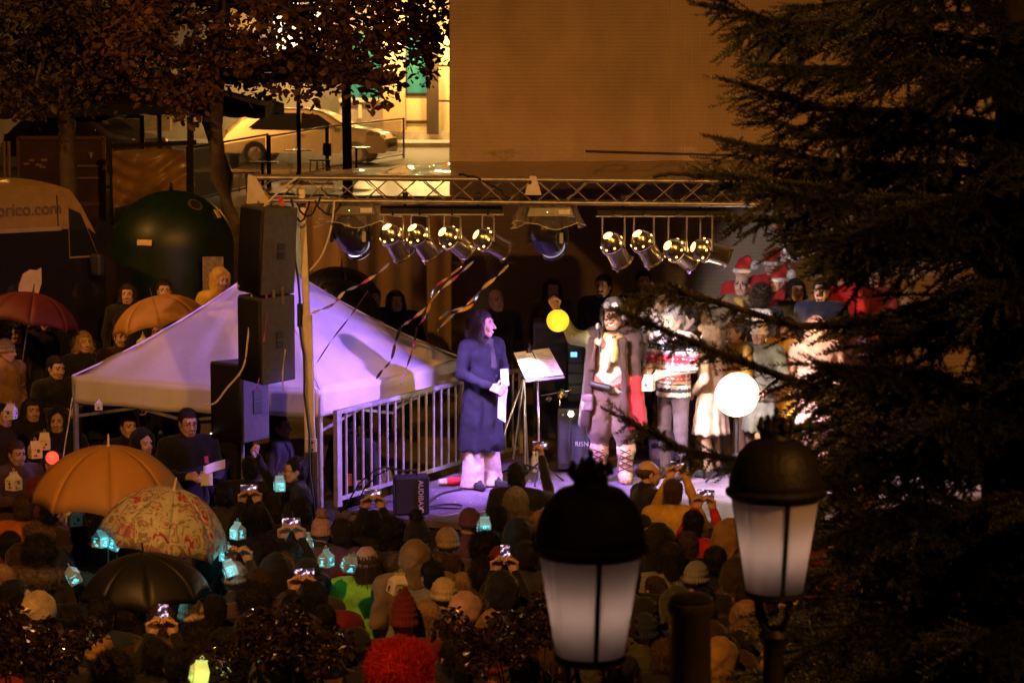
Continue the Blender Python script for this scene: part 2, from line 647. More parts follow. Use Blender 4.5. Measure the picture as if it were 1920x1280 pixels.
for (x0, y0, x1, y1) in ((512, -30, 562, 92), (418, -40, 432, 110), (585, -30, 600, 60)):
    w = srect('window', x0, y0, x1, y1, .64, .05, m_upwin)
    srect('frame', x0 - 3, y0, x0, y1, .68, .1, m_dark, w)
    srect('frame', (x0 + x1) / 2 - 1, y0, (x0 + x1) / 2 + 1, y1, .68, .1, m_dark, w)
srect('pier', 432, -40, 470, 120, .8, .4, m_pillar)
srect('shutter', 150, 195, 320, 245, .7, .2, M('wall_board', (.42, .30, .16), .7, var=.3))
for px in (690, 781, 833, 540, 600):   # wall lamps of the shop front, under the awnings
    p = SL(px, 50, 2.2)
    lampo = MB().lathe([(.02, .12), (.16, .06), (.2, 0), (.16, 0)], 14, p).build('wall_lamp', M('lamp_housing', (.1, .1, .1), .4), sf)
    L = light('POINT', 'wall_lamp_light', (0, 0, 0), 480 if px > 620 else 120, (1.0, .62, .2), radius=.12)
    L.location = Vector((p.x, p.y, p.z - .15))
    L.parent = sf
# ---- terrace: glass windbreaks, parasols, tables
m_blk = M('black_steel', (.018, .016, .015), .4, var=.15)
m_glass = M('terrace_glass', (.75, .72, .68), .22, var=.35, vs=1.3, alpha=.34, spec=.7)
m_glassd = M('terrace_glass_dull', (.36, .34, .33), .3, var=.4, vs=1.1, alpha=.55, spec=.6)
def windbreak(a, b, h, n, label, glass=None, rail=.06):
    a, b = Vector(a), Vector(b)
    t = thing('glass_windbreak', label, 'windbreak', a, 0, 'glass windbreaks of the terrace')
    d = b - a
    fm = None
    for i in range(n + 1):
        q = d * (i / n)
        MB().bar(q, q + Vector((0, 0, h + .03)), rail).build('post', m_blk, t)
    MB().bar((0, 0, h), d + Vector((0, 0, h)), rail * .9, rail * .7).build('top_rail', m_blk, t)
    MB().bar((0, 0, .12), d + Vector((0, 0, .12)), rail * .6, rail * .6).build('bottom_rail', m_blk, t)
    for i in range(n):
        p0, p1 = d * ((i + .03) / n), d * ((i + .97) / n)
        nrm = Vector((-d.y, d.x, 0)).normalized() * .006
        MB().prism([p0 + Vector((0, 0, .16)), p1 + Vector((0, 0, .16)), p1 + Vector((0, 0, h - .05)), p0 + Vector((0, 0, h - .05))], nrm).build('pane', glass or m_glass, t)
    return t
def GP(px, d):
    v = P(px, 300, d)
    return Vector((v.x, v.y, ground_z(v.y)))
windbreak(GP(352, 53), GP(502, 59), 1.25, 1, 'glass windbreak with black rail just right of the leaning tree trunk', m_glassd)
windbreak(GP(506, 59.2), GP(612, 66), 1.2, 1, 'clear glass windbreak with sloping black rail in front of the silver car', m_glass)
windbreak(GP(615, 66.2), GP(757, 76), 1.2, 1, 'rightmost glass windbreak, ending at a black post before the pavement', m_glass)
windbreak(GP(138, 58), GP(268, 57), 1.75, 1, 'tall grey glass windbreak in thick black frame near the dark car', m_glassd, .1)
# brown framed display panel and amber plastic screen
t = thing('menu_board', 'brown framed glass menu cabinet with dark shelves beside the van', 'display case', GP(36, 50))
W = GP(196, 50) - GP(36, 50)
hz = 1.62
MB().box((W.x / 2, 0, hz / 2 + .02), (W.x, .06, hz)).build('back_panel', M('board_brown', (.10, .05, .022), .4, var=.4, vs=2), t)
for (a, b) in (((0, -.05, 0), (0, -.05, hz)), ((W.x, -.05, 0), (W.x, -.05, hz)), ((0, -.05, hz), (W.x, -.05, hz)), ((0, -.05, .3), (W.x, -.05, .3))):
    MB().bar(a, b, .07).build('frame', M('frame_brown', (.20, .10, .04), .45), t)
for i in range(5):
    q = random.random()
    MB().bar((W.x * (.06 + .1 * i * q), -.06, 1.1 + .08 * math.sin(i * 2)), (W.x * (.06 + .1 * i * q) + .12, -.06, 1.1 + .08 * math.sin(i * 2)), .05).build('bottle', M('shelf_item', (.5, .35, .15), .3, var=.4), t)
for z in (1.06, .82):
    MB().box((W.x * .8, -.06, z), (W.x * .32, .04, .03)).build('shelf', M('shelf_steel', (.4, .3, .2), .35), t)
for x in (.5, .52, .85):
    MB().lathe([(.004, 0), (.05, .13), (.045, .13)], 10, (W.x * x, -.1, 1.2)).build('glass_cone', M('cone_glass', (.8, .6, .35), .3), t)
t = thing('plastic_screen', 'crumpled amber plastic screen behind the green bottle bank', 'screen', GP(210, 48.5))
W2 = (GP(348, 48.5) - GP(210, 48.5)).x
def crumple(u, v):
    x, z = W2 * u, .45 + .98 * v
    return (x, .07 * math.sin(5 * u + 4 * v) + .05 * math.sin(11 * u - 7 * v + 1) + .025 * math.sin(23 * v + 6 * math.sin(4 * u)), z + .05 * math.sin(3 * u) - .12 * (1 - u) * (1 - v))
MB().grid(crumple, 40, 26).build('sheet', M('amber_plastic', (.62, .36, .10), .28, var=.35, vs=3, coat=.4), t, smooth=True)
MB().bar((-.03, .1, 0), (-.03, .1, 1.6), .07).build('post', m_blk, t)
MB().bar((W2 + .09, .1, 0), (W2 + .09, .1, 2.1), .12).build('post', m_blk, t)
MB().bar((-.1, .12, 1.52), (W2 + .2, .12, 1.6), .09).build('top_rail', m_blk, t)
m_paras = M('parasol_cloth', (.035, .028, .022), .85, var=.3, vs=3, bump=.2, bs=20)
def parasol(loc, w, dep, zb, rise, label, rz=0):
    t = thing('terrace_parasol', label, 'parasol', loc, rz, 'large parasols over the terrace')
    zt = zb + rise
    def fn(u, v):
        x, y = (u * 2 - 1), (v * 2 - 1)
        r = max(abs(x), abs(y))
        sag = -.10 * math.sin(PI * r) - .10 * r ** 6 * (1 - min(abs(x), abs(y)) / max(r, .01)) * -1
        return (x * w / 2, y * dep / 2, zt - rise * r + sag)
    MB().grid(fn, 16, 16).build('canopy', m_paras, t, smooth=True, thick=.012)
    vl = MB()
    for s in (-1, 1):
        vl.grid(lambda u, v: ((u * 2 - 1) * w / 2, s * dep / 2, zb + .08 * (1 - abs(u * 2 - 1)) - .22 * v - .03 * abs(math.sin(u * 12 * PI)) * v), 48, 2)
        vl.grid(lambda u, v: (s * w / 2, (u * 2 - 1) * dep / 2, zb + .08 * (1 - abs(u * 2 - 1)) - .22 * v - .03 * abs(math.sin(u * 12 * PI)) * v), 48, 2)
    vl.build('valance', m_paras, t)
    MB().cyl((0, 0, 0), (0, 0, zt), .045, n=12).build('pole', m_blk, t)
    for sx in (-1, 1):
        for sy in (-1, 1):
            MB().bar((0, 0, zt - .12), (sx * w / 2 * .96, sy * dep / 2 * .96, zb - .02), .025).build('rib', m_blk, t)
    MB().lathe([(.001, .0), (.35, 0), (.35, .06), (.08, .1), (.06, .3)], 20).build('base', m_blk, t)
    return t
parasol(GP(300, 54), 5.0, 4.4, 2.12, .8, 'large dark terrace parasol directly behind the leaning tree trunk')
parasol(GP(560, 60), 4.6, 4.2, 2.62, .7, 'large dark terrace parasol right of the tree, reaching the orange pillar')
parasol(GP(60, 56), 4.0, 4.0, 1.95, .9, 'dark terrace parasol at the left edge above the menu cabinet')
m_tabletop = M('steel_tabletop', (.7, .68, .66), .25, metal=.6, var=.1)
for i, (px, d, lb) in enumerate(((492, 57, 'round steel cafe table seen through glass left of the truss end'), (668, 64, 'round steel cafe table by the grey pole and car bonnet'), (560, 62, 'round steel cafe table under the car door behind the glass'))):
    t = thing('cafe_table', lb, 'table', GP(px, d), 0, 'cafe tables on the terrace')
    MB().lathe([(0, .74), (.36, .735), (.37, .72), (.36, .71), (.0, .71)], 28).build('table_top', m_tabletop, t, smooth=True)
    MB().cyl((0, 0, .02), (0, 0, .71), .03).build('leg', m_blk, t)
    MB().lathe([(0, .05), (.25, .02), (.25, 0)], 20).build('base', m_blk, t)
# chairs beside tables
def cafe_chair(loc, rz, label):
    t = thing('cafe_chair', label, 'chair', loc, rz, 'cafe chairs on the terrace')
    mm = M('chair_dark', (.06, .045, .03), .5)
    MB().box((0, 0, .45), (.42, .42, .03)).build('seat', mm, t, bevel=.01)
    MB().grid(lambda u, v: ((u - .5) * .42, .2 + .04 * (1 - (2 * u - 1) ** 2), .55 + .32 * v), 8, 3).build('backrest', mm, t, thick=.02)
    for sx in (-1, 1):
        for sy in (-1, 1):
            MB().cyl((sx * .17, sy * .17, .45), (sx * .2, sy * .2, 0), .014).build('leg', m_blk, t)
    return t
cafe_chair(GP(455, 57.4), 1.2, 'dark cafe chair left of the left steel table')
cafe_chair(GP(600, 62.6), -1.0, 'dark cafe chair right of the middle steel table')
# thin lamp poles
def pole(px0, px1, d, top, r, label, name='steel_pole'):
    a = GP(px1, d)
    b = P(px0, -60, d)
    o = MB().tube([a, a.lerp(b, .3), a.lerp(b, .6), b], [r * 1.15, r, r, r * .9], 14).build(name, M('pole_paint', (.075, .055, .04), .5, var=.3, vs=4), smooth=True)
    return tag(o, label, 'pole')
pole(646, 652, 45, -60, .085, 'thick dark pole rising past the silver car beside the truss')
pole(560, 563, 61, -60, .02, 'thin steel mast in front of the rear car window')
pole(290, 298, 52, 0, .02, 'thin pale mast rising beside the dark car nose')
for px, lb in ((8, 'pale steel tube at the far left edge'), (17, 'second pale steel tube right of the leftmost one')):
    a = GP(px, 46)
    tag(MB().cyl(a, a + Vector((0, 0, 1.75)), .035).build('steel_tube', M('pale_tube', (.35, .22, .12), .4), smooth=True), lb, 'pole')
# ================================================================== STAGE
SZ = 1.15
m_deck = M('stage_carpet', (.15, .12, .16), .75, var=.5, vs=3.0, bump=.5, bs=60)
m_skirt = M('stage_skirt', (.035, .025, .032), .85, var=.3, bump=.3, bs=10)
m_alu = M('aluminium', (.62, .60, .58), .38, metal=.75, var=.25, vs=9, bump=.08, bs=60, rv=.1)
m_aludull = M('aluminium_dull', (.34, .31, .28), .42, metal=.7, var=.4, vs=6, rv=.1)
m_black = M('black_plastic', (.018, .018, .02), .5, var=.2)
m_blackm = M('black_metal', (.025, .024, .025), .38, metal=.3, var=.2)
m_cord = M('black_cord', (.012, .012, .013), .6, var=.1)
a0, a1, a2 = PZ(628, 962, SZ), PZ(748, 972, SZ), PZ(866, 981, SZ)
bl = PZ(868, 885, SZ)
poly = [a0, a1, a2, Vector((1.0, 23.2, SZ)), Vector((4.6, 23.4, SZ)), Vector((5.6, 25.0, SZ)), Vector((5.6, 29.9, SZ)), Vector((1.0, 29.9, SZ)), Vector((.6, 28.2, SZ)), bl + Vector((.1, .3, 0))]
poly = [Vector((p.x, p.y, SZ)) for p in poly]
st = thing('stage_platform', 'low dark carpeted stage platform lit violet at its left corner', 'stage', (0, 25, 0))
off = Vector((0, 25, 0))
MB().prism([p - off - Vector((0, 0, .06)) for p in poly], (0, 0, .06)).build('deck', m_deck, st)
sk = MB()
n = len(poly)
for i in range(n):
    p, q = poly[i] - off, poly[(i + 1) % n] - off
    L = (q - p).length
    nrm = (q - p).cross(Vector((0, 0, 1))).normalized()
    k = max(4, int(L / .05))
    sk.grid(lambda u, v: p.lerp(q, u) - nrm * (.03 + .018 * math.sin(u * L * 26) * (1 - .3 * v)) - Vector((0, 0, .062 + (SZ - .07) * (1 - v))), k, 4)
sk.build('skirt', m_skirt, st, smooth=True)
rs = MB().box((3.6, 28.3, SZ + .16), (4.2, 2.6, .32)).build('stage_riser', m_deck, bevel=.01)
tag(rs, 'low carpeted riser at the back right of the stage under the choir', 'platform')
# confetti scraps on deck
cf = MB()
for i in range(90):
    p = Vector((random.uniform(-1.4, .3), random.uniform(23.7, 25.6), SZ + .004))
    a = random.uniform(0, PI)
    s = random.uniform(.008, .03)
    cf.mat(random.randrange(3)).poly([p + Vector((math.cos(a + k * PI / 2) * s * (1 if k % 2 else .35), math.sin(a + k * PI / 2) * s * (1 if k % 2 else .35), .001)) for k in range(4)])
tag(cf.build('confetti', [M('confetti_w', (.7, .7, .75), .4), M('confetti_g', (.6, .45, .1), .3, metal=.6), M('confetti_p', (.6, .1, .4), .4)]), 'small bits of confetti scattered on the stage carpet', 'confetti', kind='stuff')
# ---- lighting truss
TD = 23.6
tl, tr_ = P(462, 333, TD), P(1650, 343, TD)
tr = thing('lighting_truss', 'aluminium triangular lighting truss across the front of the stage', 'truss', tl)
ux = (tr_ - tl)
TL_ = ux.length
ux.normalize()
zu = Vector((0, 0, 1))
yu = zu.cross(ux).normalized() * 1.0
Hh = .24
chords = [Vector((0, 0, 0)), yu * .24, yu * .12 - zu * 0]
c_top1, c_top2, c_bot = Vector((0, 0, 0)), yu * .25, yu * .0 - zu * .215
chs = [c_top1, c_top2, c_bot, yu * .25 - zu * .215]
for c in chs:
    MB().cyl(c + ux * .02, c + ux * (TL_), .021, n=12).build('chord', m_aludull, tr, smooth=True)
nb = int(TL_ / .27)
m_brace = m_aludull
for fa, fb in ((0, 2), (2, 0), (1, 3), (0, 1), (2, 3)):
    for i in range(nb):
        p = chs[fa] + ux * (TL_ * (i + .05) / nb)
        q = chs[fb] + ux * (TL_ * (i + .95) / nb)
        if i % 2: p, q = chs[fb] + ux * (TL_ * (i + .05) / nb), chs[fa] + ux * (TL_ * (i + .95) / nb)
        MB().cyl(p, q, .0065, n=6).build('brace', m_brace, tr, smooth=True)
for xx in (.0, .28 + 2.4, 2.45 * 2 + .1):
    if xx == 0:
        MB().prism([c_top1 + ux * .02 + yu * -.03 + zu * .03, c_top1 + ux * .09 - yu * .03 + zu * .01, c_bot + ux * .22 - yu * .03 - zu * .02, c_bot + ux * .0 - yu * .03 - zu * .03], yu * .008).build('end_plate', M('pale_plate', (.55, .50, .48), .5, var=.2), tr)
    else:
        c = c_top1 + ux * xx - yu * .034
        MB().prism([c + zu * .04, c + zu * .04 + ux * .06, c + ux * .11 - zu * .14, c - ux * .05 - zu * .14], yu * .008).build('coupler_plate', M('pale_plate', (.55, .50, .48), .5, var=.2), tr)
        MB().cyl(c - zu * .02 - yu * .012, c - zu * .02 + yu * .01 + ux * .001, .018).build('pin', m_blackm, tr)
def truss_at(px, dz=-.215, dy=.12):
    v = PY(px, 380, tl.y + dy)
    return Vector((v.x, tl.y + dy, tl.z + dz + (v.x - tl.x) * ux.z))
# cables slung in the truss
def hang(name, a, b, sag, r, mat, label, n=14, wob=.02, cat='cable', group=None):
    a, b = Vector(a), Vector(b)
    pts = []
    for i in range(n + 1):
        t = i / n
        p = a.lerp(b, t) - zu * sag * 4 * t * (1 - t)
        p += Vector((math.sin(i * 1.7 + a.x * 9) * wob, math.cos(i * 2.3) * wob, math.sin(i * 2.9 + a.z) * wob * .6))
        pts.append(p)
    return tag(MB().tube(pts, r, 6).build(name, mat, smooth=True), label, cat, group)
tt = tl + yu * .12
hang('power_cable', tt + ux * .2 - zu * .16, tt + ux * 5.6 - zu * .17, .03, .014, m_cord, 'black power cable running along inside the truss', 30, .02)
hang('power_cable', tt + ux * 2.0 + zu * .05 - yu * .14, tt + ux * 2.5 - zu * .18 - yu * .1, -.05, .014, m_cord, 'black cable looped over the truss near its middle', 10, .01)
hang('power_cable', tt + ux * 3.85 + zu * .04 - yu * .1, tt + ux * 4.3 + zu * .03, -.03, .02, m_cord, 'black cable bundle lying on the truss top at right', 8, .012)
# ---- stage roof sheet
m_roof = M('roof_tarp', (.26, .18, .12), .42, var=.3, vs=2, bump=.5, bs=9, coat=.2)
rf = thing('stage_roof', 'brown tarpaulin stage roof with wet creases behind the truss', 'roof', tl)
bk_l = P(600, 322, 28.8) - tl
bk_r = P(1700, 300, 30.4) - tl
bk_m = P(850, 304, 30.2) - tl
def rooff(u, v):
    a = c_top2 + ux * (TL_ * u) + zu * (-.02)
    b = bk_l.lerp(bk_m, u / .25) if u < .25 else bk_m.lerp(bk_r, (u - .25) / .75)
    p = a.lerp(b, v)
    p = p + zu * (.012 * math.sin(u * 70 + 3 * v) * math.sin(v * 9) - .03 * math.sin(PI * v))
    return p
MB().grid(rooff, 80, 20).build('sheet', m_roof, rf, smooth=True, thick=.01)
MB().tube([rooff(.0, v / 8) + Vector((0, 0, .0)) for v in range(9)], .02).build('edge_pole', m_aludull, rf, smooth=True)
# ---- tent
TN, TLc, TR_ = PZ(601, 779, 2.02), PZ(136, 758, 1.98), PZ(869, 722, 1.98)
TB = TLc + TR_ - TN
for v in (TN, TLc, TR_, TB): v.z = 2.0
ctr = (TLc + TR_) / 2
tent = thing('gazebo_tent', 'white pop-up gazebo tent lit violet beside the stage', 'tent', (ctr.x, ctr.y, 0))
o_ = Vector((ctr.x, ctr.y, 0))
m_tent = M('tent_fabric', (.72, .70, .75), .62, var=.12, vs=1.4, bump=.45, bs=4.5)
VH, PEAK = .27, 3.42
cor = [TN - o_, TR_ - o_, TB - o_, TLc - o_]
for i in range(4):
    a, b = cor[i], cor[(i + 1) % 4]
    pk = Vector((0, 0, PEAK))
    def tf(u, v, a=a, b=b):
        base = a.lerp(b, u) + zu * VH
        # valance line dips a bit at mid span
        base -= zu * .035 * math.sin(PI * u)
        p = base.lerp(pk, v)
        sag = .34 * (v * (1 - v)) * (1.0 + .35 * math.sin(PI * u))
        p = p - zu * sag
        p = p - zu * (.012 * math.sin(u * PI * 6) * (1 - v) * v * 2 + .010 * math.sin(u * 31 + v * 9 + i) * (1 - v) ** 2 * v * 4 + .03 * (abs(2 * u - 1) ** 8) * math.sin(v * 24) * (1 - v))
        return p
    MB().grid(tf, 24, 18).build('canopy_panel', m_tent, tent, smooth=True, thick=.004)
    MB().grid(lambda u, v: a.lerp(b, u) * (1 + .002 * v) + zu * (VH * v - .035 * math.sin(PI * u) + .004) + (a.lerp(b, u)).normalized() * (.012 * math.sin(u * 22 + i) * (1 - v)), 40, 5).build('valance', m_tent, tent, smooth=True, thick=.003)
    seam = MB().tube([a.lerp(Vector((0, 0, PEAK)), t / 12) + zu * (VH * (1 - t / 12) + .006 - .34 * (t / 12) * (1 - t / 12)) for t in range(13)], .009, 6).build('ridge_seam', m_tent, tent, smooth=True)
for i, c in enumerate(cor):
    cc = c * .985
    g0 = ground_z((c + o_).y)
    MB().bar(Vector((cc.x, cc.y, g0)), Vector((cc.x, cc.y, 2.2)), .045, .045, up=(1, 1, 0)).build('leg', m_alu, tent, bevel=.004)
    MB().box((cc.x, cc.y, g0 + .01), (.13, .13, .012)).build('foot_plate', m_aludull, tent)
for i in range(4):
    a, b = [Vector((c.x * .98, c.y * .98, 0)) for c in (cor[i], cor[(i + 1) % 4])]
    for k in range(2):
        p, q = a.lerp(b, k * .5), a.lerp(b, k * .5 + .5)
        MB().bar(p + zu * 2.12, q + zu * 1.86 if k == 0 else q + zu * 2.12 - zu * 0, .02, .03).build('scissor_bar', m_alu, tent)
        MB().bar(p + zu * (1.86 if k == 0 else 1.9), q + zu * 2.1, .02, .03).build('scissor_bar', m_alu, tent)
# guy rope at the left corner
hang('guy_rope', TLc + zu * .05, P(118, 860, 25.2), .0, .006, M('white_rope', (.7, .65, .62), .7), 'thin white guy rope down from the left tent corner', 6, .002, 'rope')
# ---- railing along stage left
m_rail = M('galvanised_rail', (.55, .54, .55), .42, metal=.55, var=.25, vs=8, rv=.12)
def railing(a, b, h, nbar, label, name='crowd_barrier'):
    t = thing(name, label, 'railing', a, 0, 'barriers at the stage side')
    d = Vector(b) - Vector(a)
    for k in (0, 1):
        q = d * k
        MB().bar(q, q + zu * (h + .02), .062 if k == 0 else .04, up=(1, 1, 0)).build('post', m_rail, t, bevel=.004)
    MB().bar(zu * h, d + zu * h, .04, .045).build('top_rail', m_rail, t, bevel=.004)
    MB().bar(zu * .07, d + zu * .07, .035, .04).build('bottom_rail', m_rail, t, bevel=.004)
    bar0 = None
    for i in range(nbar):
        q = d * ((i + 1) / (nbar + 1))
        o = MB().cyl(q + zu * .09, q + zu * (h - .02), .0135, n=10).build('bar', m_rail, t, smooth=True)
    return t
ra = PZ(634, 949, SZ)
ra = Vector((ra.x, ra.y, SZ))
rb = PZ(868, 876, SZ)
railing(ra, rb, .93, 15, 'galvanised barrier with upright bars between the tent and the woman in navy')
railing(rb + Vector((.03, .05, 0)), rb + Vector((.62, 1.0, 0)), .93, 6, 'short galvanised barrier behind the music stand')
# ---- lifting tower
mst = thing('lifting_tower', 'square aluminium lifting tower mast carrying the left end of the truss', 'mast', P(586, 1150, 23.75))
mo = mst.location.copy()
pA, pB, pC, pD, pE = [P(x, y, 23.75) - mo for x, y in ((566, 352), (575, 590), (583, 870), (587, 965), (590, 1150))]
m_cream_alu = M('mast_paint', (.62, .56, .44), .45, metal=.2, var=.2, vs=5)
MB().bar(pA, pB + (pB - pA) * .1, .062, .062, up=(0, 1, 0)).build('inner_tube', m_cream_alu, mst, bevel=.004)
MB().bar(pB, pC, .098, .098, up=(0, 1, 0)).build('middle_tube', m_cream_alu, mst, bevel=.005)
MB().bar(pC + zu * .12, pE, .125, .12, up=(0, 1, 0)).build('outer_tube', M('mast_black', (.05, .047, .045), .5, var=.3), mst, bevel=.005)
MB().bar(pC + zu * .25, pC - zu * .14, .108, .108, up=(0, 1, 0)).build('sleeve', m_cream_alu, mst, bevel=.004)
for k in range(4):
    c = pC + zu * (.22 - .07 * k) + Vector((.02, -.056, 0))
    MB().cyl(c, c + Vector((0, -.008, 0)), .011).build('bolt_hole', m_black, mst)
lab = pC - zu * .25 + Vector((.01, -.065, 0))
MB().box(lab, (.1, .012, .24)).build('rating_plate', m_blackm, mst)
for k in range(4):
    MB().box(lab + zu * (.08 - .055 * k) - Vector((0, .008, 0)), (.07, .006, .03)).build('plate_print', M('plate_ink', (.7, .66, .6), .6), mst)
MB().box(pB + Vector((-.06, -.02, 0)), (.05, .09, .22)).build('latch_box', m_blackm, mst, bevel=.006)
MB().box(pA + zu * .02 + Vector((.05, 0, 0)), (.5, .1, .05)).build('head_bracket', M('bracket_grey', (.55, .5, .5), .5), mst, bevel=.005)
for s in ((-.6, -.4), (.6, -.4), (-.5, .6), (.5, .6)):
    MB().bar(pE + zu * .2, Vector((pE.x + s[0], pE.y + s[1], -mo.z + .02)), .05).build('outrigger', m_blackm, mst)
hang('power_cable', P(548, 385, 23.6), P(588, 960, 23.6), -.02, .011, m_cord, 'black cable running down the lifting tower mast', 16, .012)
# loops of cable at tower head
for i, (x0, y0, x1, y1, sg) in enumerate(((545, 372, 580, 378, .2), (556, 380, 600, 370, .15), (590, 375, 640, 380, .12))):
    hang('power_cable', P(x0, y0, 23.45), P(x1, y1, 23.5), sg, .010, m_cord, ('long black cable loop at the truss end', 'middle black cable loop right of the mast head', 'short black cable loop nearest the left moving head')[i], 12, .006)
for px, colr, lb in ((497, (.55, .42, .08), 'yellow ratchet strap hanging over the flown loudspeaker'), (525, (.5, .06, .05), 'red lifting strap at the truss end beside the mast')):
    o = MB().grid(lambda u, v: P(px - 4 + 9 * u + 3 * math.sin(v * 3), 368 + 46 * v, 23.45), 2, 8).build('lifting_strap', M('strap_' + lb[:3], colr, .6), thick=.003)
    tag(o, lb, 'strap')
# ---- loudspeakers
m_cab = M('speaker_cabinet', (.075, .072, .075), .6, var=.25, vs=20, bump=.4, bs=160)
m_grille = M('speaker_grille', (.012, .012, .013), .55, var=.3, vs=120, bump=.3, bs=300)
def cabinet(t, hgt, wf, wb, dep, z0, tilt=0.0, handle=True, grille=True, hs=1.0):
    # trapezoid footprint: front (-y) wf wide, back (+y) wb wide
    fp = [(-wf / 2, -dep / 2), (wf / 2, -dep / 2), (wb / 2, dep / 2), (-wb / 2, dep / 2)]
    MB().prism([(x, y, z0) for x, y in fp], (0, 0, hgt)).build('cabinet', m_cab, t, bevel=.012)
    MB().grid(lambda u, v: ((u - .5) * (wf - .03), -dep / 2 - .012 - .018 * math.sin(PI * u), z0 + .02 + (hgt - .04) * v), 10, 2).build('grille', m_grille, t, smooth=True, thick=.004)
    if handle:
        for zf in ((.5,) if handle == 1 else (.32, .68)):
            sd = Vector((wf / 2, -dep / 2, 0)).lerp(Vector((wb / 2, dep / 2, 0)), .52)
            dirv = (Vector((wb / 2, dep / 2, 0)) - Vector((wf / 2, -dep / 2, 0))).normalized()
            nrm = Vector((dirv.y, -dirv.x, 0))
            if nrm.x < 0: nrm = -nrm
            fm = Matrix((dirv, nrm, Vector((0, 0, 1)))).transposed()
            for k in (-1, 1):
                MB().box(sd + nrm * .004 + Vector((0, 0, z0 + hgt * zf + k * .052 * hs)), (.11 * hs, .012, .085 * hs), fm).build('handle_recess', m_black, t, bevel=.004)
            MB().box(sd + nrm * .008 + Vector((0, 0, z0 + hgt * zf)), (.12 * hs, .02, .016), fm).build('handle_bar', m_cab, t, bevel=.004)
hp = P(505, 712, 23.55)
for i, (z0, lb) in enumerate(((.83, 'upper black loudspeaker cabinet flown from the truss end'), (0.0, 'lower black loudspeaker cabinet flown under its twin'))):
    t = thing('loudspeaker', lb, 'loudspeaker', hp, R(-52))
    t.rotation_euler = (R(2 if i else -1.5), R(3.0), R(-50))
    if i == 0: t.location = hp + Vector((-.045, 0, 0))
    cabinet(t, .81, .40, .26, .42, z0, handle=1, hs=.8)
    for s in (-1, 1):
        MB().box((.155 * 1, .05 * s, z0 + (.0 if i == 0 else .81)), (.02, .03, .14)).build('rigging_plate', m_aludull, t, bevel=.003)
    MB().cyl((-.15, -.235, z0 + .05), (-.15, -.242, z0 + .05), .014).build('badge', M('badge', (.5, .45, .45), .4), t)
for s in (0, 1):
    hang('lifting_strap', hp + Vector((-.1 + .12 * s, 0, 1.63)), truss_at(487 + 28 * s, -.2), 0, .008, m_blackm, ('left', 'right')[s] + ' black steel sling above the flown loudspeakers', 3, 0, 'strap')
sp = P(455, 822, 24.3)
t = thing('loudspeaker', 'grey loudspeaker standing on a tripod in front of the tent', 'loudspeaker', sp, R(-40))
cabinet(t, .76, .46, .34, .40, 0, handle=1, hs=1.25)
MB().cyl((-.19, -.235, .06), (-.19, -.245, .06), .006).build('power_led', M('led_white', (.8, .8, .8), emit=(1, .9, .8), es=3), t)
ts = thing('speaker_stand', 'black tripod speaker stand under the grey loudspeaker', 'stand', (sp.x, sp.y, 0))
MB().cyl((0, 0, .1), (0, 0, sp.z), .018).build('pole', M('stand_pole', (.45, .42, .45), .35, metal=.7), ts, smooth=True)
for k in range(3):
    a = 2.1 * k + .4
    MB().bar((0, 0, .55), (.5 * math.cos(a), .5 * math.sin(a), .01), .022).build('leg', m_blackm, ts)
MB().cyl((0, 0, .5), (0, 0, .6), .03).build('collar', m_blackm, ts)
# ---- monitor box AUDIBAX
bp_ = PZ(772, 962, SZ)
t = thing('stage_monitor', 'black box speaker lettered AUDIBAX standing on the stage corner', 'speaker', (bp_.x, bp_.y, SZ), R(8))
MB().prism([(-.17, -.12, .012), (.16, -.12, .012), (.16, -.12, .37), (-.17, -.12, .36)], (0, .26, 0)).build('cabinet', M('monitor_cabinet', (.02, .018, .03), .55, bump=.3, bs=150), t, bevel=.012)
text_mesh('lettering', 'AUDIBAX', .068, M('monitor_print', (.75, .72, .8), .5), t, (.075, -.123, .195), (R(90), R(90), 0), .001, shear=.0)
MB().lathe([(.016, -.002), (.03, -.002), (.03, .002), (.016, .002)], 18, (.075, -.124, .045), Euler((R(90), 0, 0)).to_matrix()).build('emblem', MATS['monitor_print'], t)
MB().tube([(-.1, -.0, .37), (-.1, 0, .42), (.05, 0, .42), (.05, 0, .37)], .012).build('handle', m_black, t, smooth=True)
for k in range(4):
    MB().box((-.12 + .24 * (k % 2), -.06 + .15 * (k // 2), .006), (.04, .04, .014)).build('rubber_foot', m_black, t)
# mixer / rack behind bars
t = thing('mixing_desk', 'grey mixing desk lying on the stage floor behind the barrier', 'mixer', PZ(702, 912, SZ) + Vector((-.05, .25, 0)), R(10))
MB().prism([(-.2, -.16, 0), (-.2, .18, 0), (-.2, .18, .14), (-.2, -.16, .05)], (.42, 0, 0)).build('case', M('mixer_case', (.3, .28, .3), .5), t, bevel=.008)
for i in range(8):
    MB().box((-.16 + .045 * i, .02, .105 + .0), (.012, .2, .01), (R(15), 0, 0)).build('fader_strip', M('mixer_strip', (.65, .63, .66), .4), t)
MB().box((-.24, -.1, .06), (.06, .12, .12)).build('orange_end', M('orange_box', (.7, .22, .05), .5), t)
